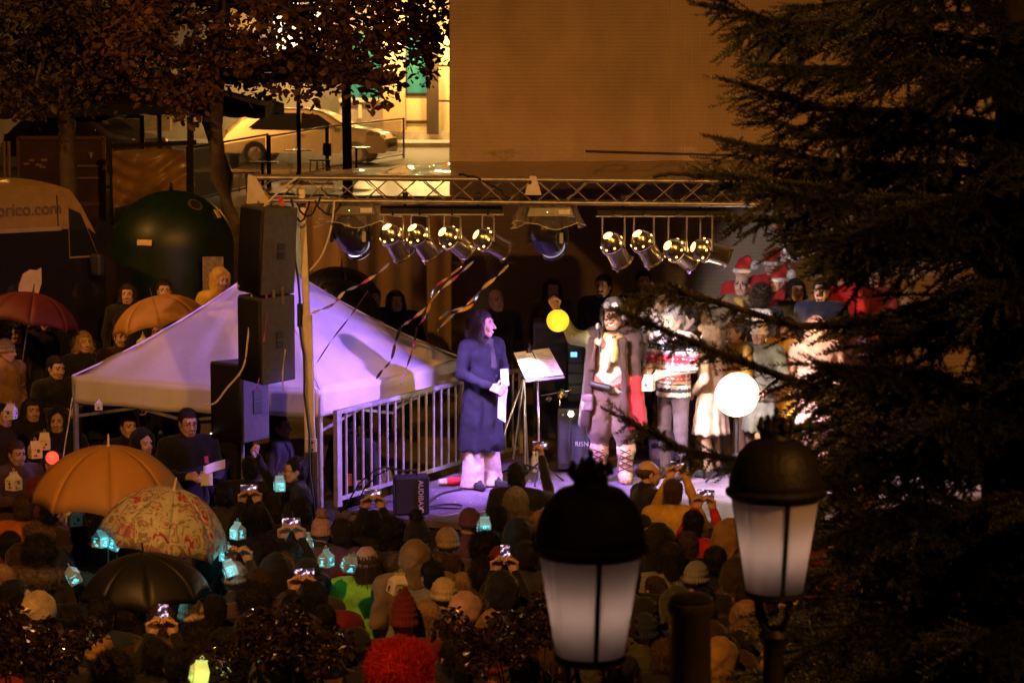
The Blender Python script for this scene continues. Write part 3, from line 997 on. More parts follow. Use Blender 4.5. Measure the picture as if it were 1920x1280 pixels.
# red/white mains plug on floor
pp = PZ(852, 911, SZ)
t = thing('mains_connector', 'red and white industrial mains connector lying on the stage floor', 'connector', (pp.x, pp.y + .05, SZ + .045), R(20))
MB().lathe([(0, -.09), (.04, -.09), (.045, -.02), (.04, .06), (0, .06)], 16, (0, 0, 0), Euler((0, R(90), 0)).to_matrix()).build('body', M('plug_red', (.65, .03, .06), .45), t, smooth=True)
MB().lathe([(0, .06), (.034, .06), (.034, .2), (.02, .24), (0, .24)], 16, (0, 0, 0), Euler((0, R(90), 0)).to_matrix()).build('coupler', M('plug_white', (.75, .73, .75), .5), t, smooth=True)
MB().lathe([(0, -.17), (.03, -.17), (.036, -.09), (0, -.09)], 16, (0, 0, 0), Euler((0, R(90), 0)).to_matrix()).build('collar', MATS['plug_white'], t, smooth=True)
# floor cables
def floor_cable(pts, r, label, mat=m_cord):
    w = [PZ(x, y, SZ + r + .004) for x, y in pts]
    fine = []
    for i in range(len(w) - 1):
        p0, p1, p2, p3 = w[max(i - 1, 0)], w[i], w[i + 1], w[min(i + 2, len(w) - 1)]
        for k in range(6):
            t_ = k / 6
            fine.append(.5 * ((2 * p1) + (p2 - p0) * t_ + (2 * p0 - 5 * p1 + 4 * p2 - p3) * t_ ** 2 + (3 * p1 - p0 - 3 * p2 + p3) * t_ ** 3))
    return tag(MB().tube(fine, r, 6).build('floor_cable', mat, smooth=True), label, 'cable')
floor_cable([(650, 955), (690, 945), (735, 938), (690, 952), (660, 962), (700, 960)], .010, 'black cable curled at the foot of the barrier')
floor_cable([(800, 950), (830, 945), (862, 946), (860, 952), (815, 952), (800, 957)], .009, 'black cable looped right of the monitor box')
floor_cable([(800, 962), (830, 966), (860, 962), (900, 960), (945, 950)], .005, 'thin pale cable along the front stage edge', M('pale_cable', (.6, .58, .65), .5))
floor_cable([(800, 948), (812, 935), (830, 924), (870, 915)], .012, 'thick cable from the mains connector to the monitor box')
hang('patch_cable', P(640, 962, 23.8), P(762, 890, 23.7), -.22, .008, m_cord, 'black patch cable arching up into the monitor box', 14, .01)
hang('patch_cable', P(668, 940, 23.9), P(748, 880, 23.75), -.10, .008, m_cord, 'second black patch cable dropping behind the monitor box', 14, .01)
# ---- lamps under the truss
m_chrome = M('par_aluminium', (.72, .66, .55), .22, metal=.95, var=.2, vs=12, rv=.08)
m_parglow = M('par_vent_glow', (1, .7, .3), .5, var=0, emit=(1, .55, .12), es=4.5)
def light_bar(px0, px1, label):
    a, b = truss_at(px0, -.30), truss_at(px1, -.30)
    t = thing('light_bar', label, 'light bar', a)
    L = b.x - a.x
    MB().box((L / 2, 0, 0), (L, .07, .075)).build('beam', m_blackm, t, bevel=.006)
    MB().box((L / 2, 0, -.046), (L * 1.02, .05, .012)).build('rail', m_alu, t)
    for k in (.2, .8):
        MB().cyl((L * k, 0, .0), (L * k, 0, .14), .015).build('clamp_stem', m_blackm, t)
        MB().lathe([(.034, -.025), (.045, -.025), (.045, .025), (.034, .025)], 14, (L * k, 0, .12), Euler((0, R(90), 0)).to_matrix()).build('clamp', m_blackm, t)
    return t
light_bar(714, 942, 'black four-lamp bar hung left of the middle moving head')
light_bar(1120, 1362, 'black four-lamp bar hung right of the middle moving head')
def par_can(px, py, dirv, label, col, power, stem, spot=46, aim=None):
    c = P(px, py, TD + .15)
    t = thing('par_can', label, 'stage light', c, 0, 'lit par can stage lights under the truss')
    d = Vector(dirv).normalized()
    fm = frame_from(d)
    k = 1.0
    prof = [(.048, -.145), (.082, -.118), (.104, -.075), (.112, -.03), (.114, .0)]
    MB().lathe(prof, 24, (0, 0, 0), fm).build('rear_dome', m_chrome, t, smooth=True)
    MB().lathe([(.118, -.012), (.122, 0), (.118, .012), (.104, .016), (.100, .03), (.098, .20), (.108, .205), (.108, .22), (.098, .222), (.096, .19), (.096, .04)], 24, (0, 0, 0), fm).build('barrel', m_chrome, t, smooth=True)
    MB().lathe([(0, -.138), (.047, -.140)], 20, (0, 0, 0), fm).build('rear_vent', m_parglow, t)
    for i in range(8):
        a = 2 * PI * i / 8
        p = fm @ Vector((.108 * math.cos(a), .108 * math.sin(a), -.052))
        MB().box(p, (.010, .018, .015), fm @ Matrix.Rotation(a, 3, 'Z')).build('vent_slot', m_parglow, t)
    MB().lathe([(0, .06), (.094, .06)], 20, (0, 0, 0), fm).build('lens', M('par_lens_%s' % label[:12], col, .4, var=0, emit=col, es=6), t)
    for i in range(3):
        a = 2 * PI * i / 3 + .4
        p = fm @ Vector((.112 * math.cos(a), .112 * math.sin(a), .215))
        MB().box(p, (.02, .025, .03), fm).build('filter_clip', m_chrome, t)
    topz = stem - c.z
    side = fm @ Vector((1, 0, 0))
    side.z = 0
    side.normalize()
    side = Vector((1, 0, 0)) if side.x ** 2 < .1 else side * (1 if side.x > 0 else -1)
    hw = .128
    MB().tube([side * -hw, side * -hw + zu * (topz - .02), side * -hw * .9 + zu * topz, side * hw * .9 + zu * topz, side * hw + zu * (topz - .02), side * hw], .0085, 8).build('yoke', m_alu, t, smooth=True)
    for s in (-1, 1):
        MB().cyl(side * (s * hw), side * (s * (hw - .03)), .016).build('yoke_knob', m_blackm, t)
    MB().cyl(zu * topz, zu * (topz + .06), .01).build('hook_bolt', m_blackm, t)
    loc = fm @ Vector((0, 0, .07))
    L = light('SPOT', 'par_can_light', loc, power, col, None, None, .06, spot, .6)
    tgt = (d if aim is None else (Vector(aim) - c - loc))
    L.rotation_euler = tgt.to_track_quat('-Z', 'Y').to_euler()
    L.parent = t
    return t
VIO = (.48, .27, 1.0)
PNK = (.86, .62, 1.0)
WHT = (1.0, .76, .72)
WRM = (1.0, .70, .42)
zb = truss_at(800, -.35).z
PARS = [
 (737, 447, (.36, .42, -.72), 'leftmost lit par can of the left bar, glowing vent towards us', VIO, 900),
 (787, 447, (.42, .40, -.66), 'second par can of the left bar with violet front rim', VIO, 780),
 (848, 449, (.62, .50, -.52), 'third par can of the left bar, tilted right', WHT, 840),
 (915, 452, (.85, .42, -.50), 'rightmost par can of the left bar, pointing far right', WHT, 540),
 (1150, 462, (.34, .46, -.66), 'leftmost lit par can of the right bar', WHT, 540),
 (1207, 458, (.42, .42, -.66), 'second par can of the right bar with violet underside', PNK, 630),
 (1270, 472, (.62, .50, -.42), 'third par can of the right bar, half behind the next one', WRM, 1125),
 (1324, 470, (.88, .35, -.28), 'rightmost par can of the right bar, pointing to the conifer', WRM, 1050)]
for i, (px, py, d, lb, c, w) in enumerate(PARS):
    par_can(px, py, d, lb, c, w, zb, 46 if i < 2 or i > 3 else 34)
# ---- moving heads with clear rain covers
m_plastic = M('clear_rain_cover', (.80, .80, .84), .05, var=.1, alpha=.07, spec=1.0, bump=.8, bs=18)
m_mh = M('moving_head_shell', (.02, .02, .022), .28, var=.2, coat=.3)
m_mlens = M('moving_lens', (.72, .66, .70), .15, var=.15, emit=(.7, .55, .75), es=.35)
def moving_head(px, label, aimdir, col, power, spot, lightaim=None, powered=True):
    c = truss_at(px, -.25)
    t = thing('moving_head', label, 'stage light', c, R(8), 'moving head stage lights')
    MB().prism([(-.20, -.15, 0), (.20, -.15, 0), (.24, -.17, -.10), (-.24, -.17, -.10)], (0, .32, 0)).build('base', m_mh, t, bevel=.012)
    for s in (-1, 1):
        MB().prism([(s * .15, -.05, -.10), (s * .15, .08, -.10), (s * .17, .06, -.36), (s * .17, -.04, -.36)], (s * .035, 0, 0)).build('yoke_arm', m_mh, t, bevel=.012)
        MB().cyl((s * .05, 0, 0), (s * .05, 0, .07), .018).build('clamp', m_blackm, t)
    d = Vector(aimdir).normalized()
    fm = frame_from(d)
    hc = Vector((0, 0, -.30))
    V, F, m = Sdf().rc((0, 0, -.10), (0, 0, .10), .135, .125, 0, .02).bx((0, 0, .0), (.14, .11, .12), .04, 0, .03).mesh(.014)
    V, F, m = xf((V, F, m), Matrix.Translation(hc) @ fm.to_4x4())
    link('head', mesh_np('moving_head_body', V, F), m_mh, t)
    MB().lathe([(0, .262), (.05, .256), (.09, .24), (.118, .21), (.12, .19)], 24, hc, fm).build('lens', m_mlens, t, smooth=True)
    MB().lathe([(.117, .17), (.128, .17), (.128, .205), (.117, .212)], 24, hc, fm).build('lens_ring', m_mh, t, smooth=True)
    # rain cover: crumpled clear skirt
    def cov(u, v):
        a = 2 * PI * u
        rr = .25 + .07 * v + .022 * math.sin(9 * a + 3 * v) * v + .012 * math.sin(23 * a)
        return (rr * math.cos(a) * 1.05, rr * math.sin(a) * .8, .02 - .20 * v - .03 * math.sin(4 * a + 1) * v)
    MB().grid(cov, 72, 10).build('rain_cover', m_plastic, t, smooth=True)
    MB().tube([cov(i / 72, 1.0) for i in range(73)], .004, 5).build('cover_hem', M('cover_hem', (.75, .74, .76), .2, alpha=.7), t, smooth=True)
    MB().box((.13, -.172, -.05), (.11, .004, .045)).build('sticker', M('sticker_white', (.7, .7, .68), .6), t)
    MB().box((-.03, -.175, -.05), (.008, .004, .008)).build('status_led', M('led_green', (.2, .9, .3), emit=(.3, 1, .3), es=4), t)
    MB().box((.11, -.135, -.30), (.035, .012, .10)).build('side_vent', M('vent_grey', (.35, .35, .36), .4), t)
    if powered:
        L = light('SPOT', 'moving_head_light', (0, 0, 0), power, col, None, None, .07, spot, .4)
        p = hc + d * .27
        L.parent = t
        L.location = p
        dd = d if lightaim is None else (Vector(lightaim) - (c + p))
        L.rotation_euler = (Matrix.Rotation(-R(8), 3, 'Z') @ dd).to_track_quat('-Z', 'Y').to_euler()
    return t
moving_head(658, 'left moving head in clear rain cover beside the mast', (.45, .5, -.75), (.42, .22, 1.0), 120, 88, lightaim=(-2.7, 25.2, 2.3))
moving_head(1027, 'middle moving head in clear rain cover between the two lamp bars', (.42, .62, -.66), (.95, .84, .90), 560, 34, lightaim=(3.2, 28.4, 2.7))
moving_head(1516, 'right moving head half hidden by conifer needles', (-.72, .35, -.55), (.38, .18, 1.0), 1500, 46, lightaim=(-1.6, 24.8, 1.9))
# ---- music stand with lit score
m_page = M('paper_page', (.82, .80, .80), .7, var=.04)
def place_on(px, py, z=SZ):
    v = PZ(px, py, z)
    return Vector((v.x, v.y, z))
ms = thing('music_stand', 'music stand with open lit score between the woman and the man in goggles', 'music stand', place_on(1012, 905))
o0 = ms.location.copy()
dk = place_on(1012, 905).y / CP
DD = pix(o0)[2]
def q(px, py, dd=0.0): return P(px, py, DD + dd) - o0
MB().cyl((0, 0, .02), q(1008, 716), .011).build('stem', m_alu, ms, smooth=True)
for a in (0.3, 2.4, 4.5):
    MB().bar((0, 0, .22), (.26 * math.cos(a), .26 * math.sin(a), .01), .016).build('leg', m_blackm, ms)
desk = [q(962, 664, .18), q(1030, 655, .2), q(1058, 706, -.08), q(985, 714, -.1)]
MB().prism(desk, (0, .012, -.012)).build('desk', m_black, ms)
MB().bar(desk[3] + Vector((0, -.02, .0)), desk[2] + Vector((0, -.02, 0)), .035, .02).build('ledge', M('ledge_grey', (.45, .42, .42), .4), ms)
up_ = Vector((0, -.006, .010))
def dp(u, v, k=1.0): return desk[3].lerp(desk[2], u).lerp(desk[0].lerp(desk[1], u), v) + up_ * k
for (u0, u1) in ((.02, .5), (.53, 1.0)):
    pg = MB().poly([dp(u0, .04), dp(u1, .04), dp(u1, 1.02), dp(u0, 1.02)]).build('page', m_page, ms, thick=.002)
    for i in range(14):
        v = .14 + i * .055
        w = u0 + (u1 - u0) * (.5 + .45 * random.random())
        MB().poly([dp(u0 + .05, v, 1.35), dp(w, v, 1.35), dp(w, v + .012, 1.35), dp(u0 + .05, v + .012, 1.35)]).build('text_line', M('ink', (.16, .15, .18), .8), pg)
sl = thing('clip_lamp', 'small clip lamp shining on the music score', 'lamp', o0 + dp(.48, 1.0))
MB().tube([(0, 0, 0), (-.01, -.06, .08), (-.02, -.16, .10), (-.02, -.22, .05)], .006).build('gooseneck', m_blackm, sl, smooth=True)
MB().lathe([(.012, .03), (.03, -.02), (.028, -.02)], 12, (-.02, -.23, .03)).build('lamp_head', m_blackm, sl)
light('SPOT', 'clip_lamp_light', (-.02, -.23, .015), 16, (1, .95, .86), (-.03, -.16, -.35), sl, .02, 110, .5)
light('POINT', 'clip_lamp_glow', (-.02, -.235, .0), .25, (1, .95, .86), None, sl, .01)
# ---- microphone stands
def mic_stand(fx, fy, tx, ty, bx_, by_, label):
    b = place_on(fx, fy)
    d_ = pix(b)[2]
    t = thing('microphone_stand', label, 'mic stand', b)
    q_ = lambda x, y, e=0: P(x, y, d_ + e) - b
    MB().cyl((0, 0, .02), q_(tx, ty), .011, .009).build('tube', m_alu, t, smooth=True)
    for a in (0.5, 2.6, 4.7):
        MB().bar((0, 0, .12), (.3 * math.cos(a), .3 * math.sin(a), .01), .016).build('leg', m_blackm, t)
    MB().cyl(q_(tx, ty) - zu * .02, q_(tx, ty) + zu * .02, .02).build('clutch', m_blackm, t)
    if bx_:
        MB().cyl(q_(tx, ty, -.03), q_(bx_, by_, -.2), .008).build('boom', m_alu, t, smooth=True)
    return t
mic_stand(985, 892, 982, 712, None, None, 'straight aluminium microphone stand just left of the music stand')
tt_ = thing('tripod_easel', 'slim aluminium tripod stand with long splayed leg before the woman in navy', 'tripod', place_on(975, 890))
b = tt_.location.copy()
d_ = pix(b)[2]
q_ = lambda x, y, e=0: P(x, y, d_ + e) - b
apex = q_(982, 706, -.15)
MB().cyl(apex, q_(908, 921, -.55), .010).build('leg', m_alu, tt_, smooth=True)
MB().cyl(apex, q_(962, 860, .1), .010).build('leg', m_alu, tt_, smooth=True)
MB().cyl(apex, q_(990, 880, .2), .010).build('leg', m_alu, tt_, smooth=True)
MB().cyl(apex, q_(994, 648, -.2), .010).build('mast', m_alu, tt_, smooth=True)
MB().cyl(q_(993, 660, -.2), q_(995, 646, -.2), .022).build('head_clamp', m_blackm, tt_, smooth=True)
MB().box(apex, (.04, .04, .06)).build('hub', m_blackm, tt_, bevel=.005)
# ---- dark side-fill cabinet, rack, amp
def crate(name, px0, px1, pyt, pyb, dd, label, cat, mat, dep=.5, rz=0):
    v = place_on((px0 + px1) / 2, 900)
    b0 = P((px0 + px1) / 2, pyb, dd)
    w = (px1 - px0) / FPX * dd
    h = (pyb - pyt) / FPX * dd / CP
    b0 = Vector((b0.x, b0.y, max(SZ, b0.z)))
    t = thing(name, label, cat, b0, rz)
    MB().box((0, dep / 2, h / 2), (w, dep, h)).build('cabinet', mat, t, bevel=.012)
    return t, w, h
t, w, h = crate('bass_cabinet', 1000, 1066, 604, 822, 27.4, 'tall dark side-fill cabinet behind the music stand', 'speaker', M('sidefill', (.06, .055, .06), .7, bump=.3, bs=100))
MB().box((0, -.005, h * .5), (w * .88, .01, h * .9)).build('grille', m_grille, t)
t, w, h = crate('equipment_rack', 1064, 1094, 640, 790, 27.0, 'narrow equipment rack with blue display beside the side-fill cabinet', 'rack', m_black)
for k in range(6):
    MB().box((0, -.006, h * (.12 + .14 * k)), (w * .9, .012, h * .11)).build('rack_unit', m_blackm, t, bevel=.002)
MB().box((-.02, -.016, h * .84), (w * .4, .006, h * .06)).build('display', M('rack_display', (.05, .2, .4), emit=(.15, .5, 1), es=1.5), t)
t, w, h = crate('guitar_amplifier', 1045, 1108, 765, 880, 26.4, 'black amplifier with small bright lamp behind the man in goggles', 'amplifier', m_black)
MB().box((0, -.006, h * .45), (w * .86, .012, h * .7)).build('grille', M('amp_grille', (.05, .05, .055), .5, var=.4, vs=60), t)
text_mesh('lettering', 'RISN', .07, M('amp_print', (.6, .6, .6), .4), t, (.08, -.016, h * .42), (R(90), 0, 0), .001)
for k in range(5):
    MB().cyl((-.12 + .06 * k, -.006, h * .9), (-.12 + .06 * k, -.024, h * .9), .012).build('knob', m_alu, t)
t = thing('clamp_lamp', 'small bare bright lamp clamped beside the amplifier', 'lamp', P(1070, 776, 26.1))
MB().lathe([(.015, -.05), (.03, -.02), (.034, .03)], 14, (0, 0, 0), Euler((R(70), 0, 0)).to_matrix()).build('reflector', m_chrome, t, smooth=True)
MB().lathe([(0, .02), (.02, .012), (.024, 0), (.018, -.016)], 14, (0, -.02, 0), Euler((R(70), 0, 0)).to_matrix()).build('bulb', M('bright_bulb', (1, 1, 1), emit=(1, .86, .62), es=60), t, smooth=True)
MB().cyl((0, .02, -.02), (0, .02, -.42), .01).build('arm', m_blackm, t)
light('POINT', 'clamp_lamp_light', (0, -.06, .02), 7, (1, .84, .6), None, t, .03)
t = thing('chrome_gadget', 'chrome cymbal stand fittings glinting behind the music stand', 'fitting', P(1050, 742, 26.5))
for (x, z) in ((0, 0), (.05, .01), (-.12, -.03), (.02, .04)):
    MB().lathe([(0, -.03), (.03, -.02), (.03, .02), (0, .03)], 12, (x, 0, z), Euler((R(60), 0, x * 9)).to_matrix()).build('knob', m_chrome, t, smooth=True)
MB().cyl((-.2, .02, .0), (.12, .02, .06), .006).build('rod', m_chrome, t, smooth=True)
MB().cyl((0, .03, 0), (0, .03, -.62), .01).build('tube', m_chrome, t, smooth=True)
# water bottles
for i, (px, lb) in enumerate(((1001, 'left small water bottle at the foot of the music stand'), (1008, 'right small water bottle at the foot of the music stand'))):
    t = thing('water_bottle', lb, 'bottle', place_on(px, 884), 0, 'water bottles on the stage')
    MB().lathe([(0, 0), (.032, .0), (.033, .14), (.014, .18), (.014, .2)], 14).build('bottle', M('bottle_plastic', (.8, .85, .95), .1, trans=.0, alpha=.5), t, smooth=True)
    MB().lathe([(.016, .195), (.016, .22), (0, .22)], 12).build('cap', M('cap_white', (.8, .8, .85), .5), t)
    MB().lathe([(.0338, .05), (.0338, .11)], 14).build('paper_label', M('bottle_label', (.6, .6, .85), .5), t)
# ---- shining white globe lamp on the right of the stage
gp = P(1384, 742, 25.4)
t = thing('globe_lamp', 'dazzling white round floodlight facing us on the right of the stage', 'lamp', gp)
m_flood = M('flood_face', (1, 1, 1), .5, var=0, emit=(1, .90, .74), es=30)
def radial_hot(m, r0, r1):
    nt = m.node_tree
    b = nt.nodes['Principled BSDF']
    tc = [n for n in nt.nodes if n.type == 'TEX_COORD'][0]
    ln = nt.nodes.new('ShaderNodeVectorMath')
    ln.operation = 'LENGTH'
    nt.links.new(tc.outputs['Object'], ln.inputs[0])
    mr = nt.nodes.new('ShaderNodeMapRange')
    mr.inputs['From Min'].default_value, mr.inputs['From Max'].default_value = r0, r1
    mr.inputs['To Min'].default_value, mr.inputs['To Max'].default_value = 24, .7
    nt.links.new(ln.outputs['Value'], mr.inputs[0])
    nt.links.new(mr.outputs[0], b.inputs['Emission Strength'])
    cr = nt.nodes.new('ShaderNodeValToRGB')
    cr.color_ramp.elements[0].position, cr.color_ramp.elements[0].color = r0, (1, .92, .80, 1)
    cr.color_ramp.elements[1].position, cr.color_ramp.elements[1].color = r1, (1, .62, .25, 1)
    nt.links.new(ln.outputs['Value'], cr.inputs[0])
    nt.links.new(cr.outputs[0], b.inputs['Emission Color'])
radial_hot(m_flood, .155, .232)
MB().lathe([(0, .06), (.1, .055), (.17, .035), (.205, .012), (.225, -.02), (.232, -.05)], 36, (0, 0, 0), Euler((R(96), 0, R(8))).to_matrix()).build('diffuser', m_flood, t, smooth=True)
MB().lathe([(.215, -.04), (.205, -.10), (.12, -.2), (0, -.22)], 28, (0, 0, 0), Euler((R(96), 0, R(8))).to_matrix()).build('housing', m_black, t, smooth=True)
MB().cyl((0, .1, 0), (0, .1, SZ - gp.z), .018).build('stand_tube', m_blackm, t)
for a in (0.5, 2.6, 4.7):
    MB().bar((0, .1, SZ - gp.z + .35), (.35 * math.cos(a), .1 + .35 * math.sin(a), SZ - gp.z + .01), .02).build('leg', m_blackm, t)
light('POINT', 'globe_lamp_light', (-.02, -.30, .02), 24, (1, .86, .62), None, t, .12)
# warm stage lamp behind it that lights the choir faces orange
t = thing('footlight', 'warm footlight behind the conifer branches lighting the choir', 'lamp', Vector((2.95, 26.3, SZ)))
MB().prism([(-.12, -.08, .0), (-.12, .1, 0), (-.12, .1, .1), (-.12, -.02, .16)], (.24, 0, 0)).build('housing', m_black, t, bevel=.01)
MB().box((0, .055, .15), (.2, .1, .008), (R(-40), 0, 0)).build('lens', M('foot_lens', (1, .7, .3), emit=(1, .55, .16), es=14), t)
light('SPOT', 'footlight_light', (0, .06, .2), 150, (1, .55, .2), (.1, 1.5, 1.6), t, .08, 120, .6)
light('SPOT', 'footlight_light', (0.02, .06, .22), 34, (1, .52, .16), (-1.2, .1, 1.1), t, .08, 100, .6)
# ---- metallic streamers
def streamer(pts, r0_, cols, label, d=23.55, wob=.012):
    w = [P(x, y, d + e) for x, y, e in pts]
    fine = []
    for i in range(len(w) - 1):
        p0, p1, p2, p3 = w[max(i - 1, 0)], w[i], w[i + 1], w[min(i + 2, len(w) - 1)]
        for k in range(10):
            t_ = k / 10
            fine.append(.5 * ((2 * p1) + (p2 - p0) * t_ + (2 * p0 - 5 * p1 + 4 * p2 - p3) * t_ ** 2 + (3 * p1 - p0 - 3 * p2 + p3) * t_ ** 3))
    mb = MB()
    for i in range(len(fine) - 1):
        a, b_ = fine[i], fine[i + 1]
        tw0, tw1 = .9 * math.sin(i * .33), .9 * math.sin((i + 1) * .33)
        jit = Vector((math.sin(i * 1.9) * wob, 0, math.cos(i * 2.3) * wob))
        fm = frame_from(b_ - a)
        r = r0_ * 1.5
        n0 = fm @ Vector((math.cos(tw0), math.sin(tw0), 0)) * r
        n1 = fm @ Vector((math.cos(tw1), math.sin(tw1), 0)) * r
        mb.mat((i // 7) % len(cols))
        mb.add([a - n0, a + n0, b_ + n1, b_ - n1], [(0, 1, 2, 3)])
    return tag(mb.build('streamer', cols, smooth=True), label, 'streamer', 'foil streamers hanging from the truss lights')
f_sil = M('foil_silver', (.85, .82, .88), .16, metal=.35, var=.1)
f_gold = M('foil_gold', (.9, .62, .12), .18, metal=.35, var=.1)
f_pur = M('foil_magenta', (.75, .12, .75), .2, metal=.35, var=.1)
f_blu = M('foil_blue', (.2, .3, .9), .2, metal=.35, var=.1)
f_dark = M('ribbon_dark', (.06, .04, .08), .4, metal=.3, var=.1)
streamer([(732, 492, 0), (705, 515, 0), (672, 535, 0), (645, 548, 0), (625, 570, 0), (595, 583, 0), (582, 588, 0)], .012, [f_sil, f_sil, f_pur], 'pale foil streamer blown left from the first par can')
streamer([(890, 488, 0), (860, 515, 0), (825, 545, 0), (795, 580, 0), (770, 600, 0), (752, 612, 0)], .011, [f_sil, f_pur, f_sil, f_gold], 'violet and silver foil streamer below the third par can')
streamer([(868, 498, 0), (840, 520, 0), (815, 540, 0), (806, 570, 0), (798, 592, 0), (785, 610, 0)], .010, [f_gold, f_gold, f_pur, f_blu], 'golden foil streamer hanging left of the woman in navy')
streamer([(955, 495, 0), (930, 520, 0), (900, 545, 0), (885, 572, 0), (850, 590, 0), (818, 622, 0)], .013, [f_gold, f_sil, f_gold, f_blu], 'gold foil streamer reaching lowest from the fourth par can')
streamer([(930, 520, 0), (900, 548, 0), (870, 575, 0), (840, 585, 0), (820, 602, 0)], .009, [f_sil, f_blu, f_gold], 'thin blue-silver foil streamer beside the gold one')
streamer([(752, 612, 0), (742, 640, .1), (733, 675, .1), (716, 695, .1), (704, 712, .1)], .010, [f_dark], 'dark ribbon tail hanging across the tent roof', wob=.006)
streamer([(782, 612, 0), (775, 650, .1), (762, 690, .1), (750, 722, .1)], .007, [f_dark, f_pur], 'thin dark ribbon falling to the tent edge', wob=.004)
streamer([(690, 545, .1), (655, 595, .2), (620, 640, .2), (588, 690, .2)], .006, [f_dark], 'long thin dark ribbon slanting behind the mast', wob=.003)
streamer([(499, 452, -.35), (500, 520, -.35), (499, 590, -.35), (494, 643, -.35)], .0075, [f_pur], 'magenta ribbon hanging straight down the flown loudspeaker', wob=.004)
streamer([(487, 705, -.35), (482, 725, -.35), (478, 732, -.35)], .008, [f_pur], 'short magenta ribbon end under the flown loudspeaker', wob=.004)
streamer([(535, 655, -.4), (530, 700, -.4), (531, 735, -.4)], .005, [f_sil], 'short silver ribbon at the lower loudspeaker corner', wob=.006)
m_wire = M('white_cable', (.62, .56, .52), .5, var=.1)
def long_wire(pts, r, label, d=23.3):
    w = [P(x, y, d) for x, y in pts]
    fine = []
    for i in range(len(w) - 1):
        p0, p1, p2, p3 = w[max(i - 1, 0)], w[i], w[i + 1], w[min(i + 2, len(w) - 1)]
        for k in range(8):
            t_ = k / 8
            fine.append(.5 * ((2 * p1) + (p2 - p0) * t_ + (2 * p0 - 5 * p1 + 4 * p2 - p3) * t_ ** 2 + (3 * p1 - p0 - 3 * p2 + p3) * t_ ** 3))
    return tag(MB().tube(fine, r, 6).build('hanging_cable', m_wire, smooth=True), label, 'cable')
long_wire([(560, 332), (540, 345), (510, 372), (484, 405), (476, 460), (473, 540), (464, 640), (455, 690), (425, 728), (403, 755), (380, 758)], .010, 'long white cable drooping from the truss past the loudspeakers')
long_wire([(627, 378), (620, 430), (605, 475), (590, 497), (580, 508)], .009, 'short white cable dropping from the left moving head to the mast')
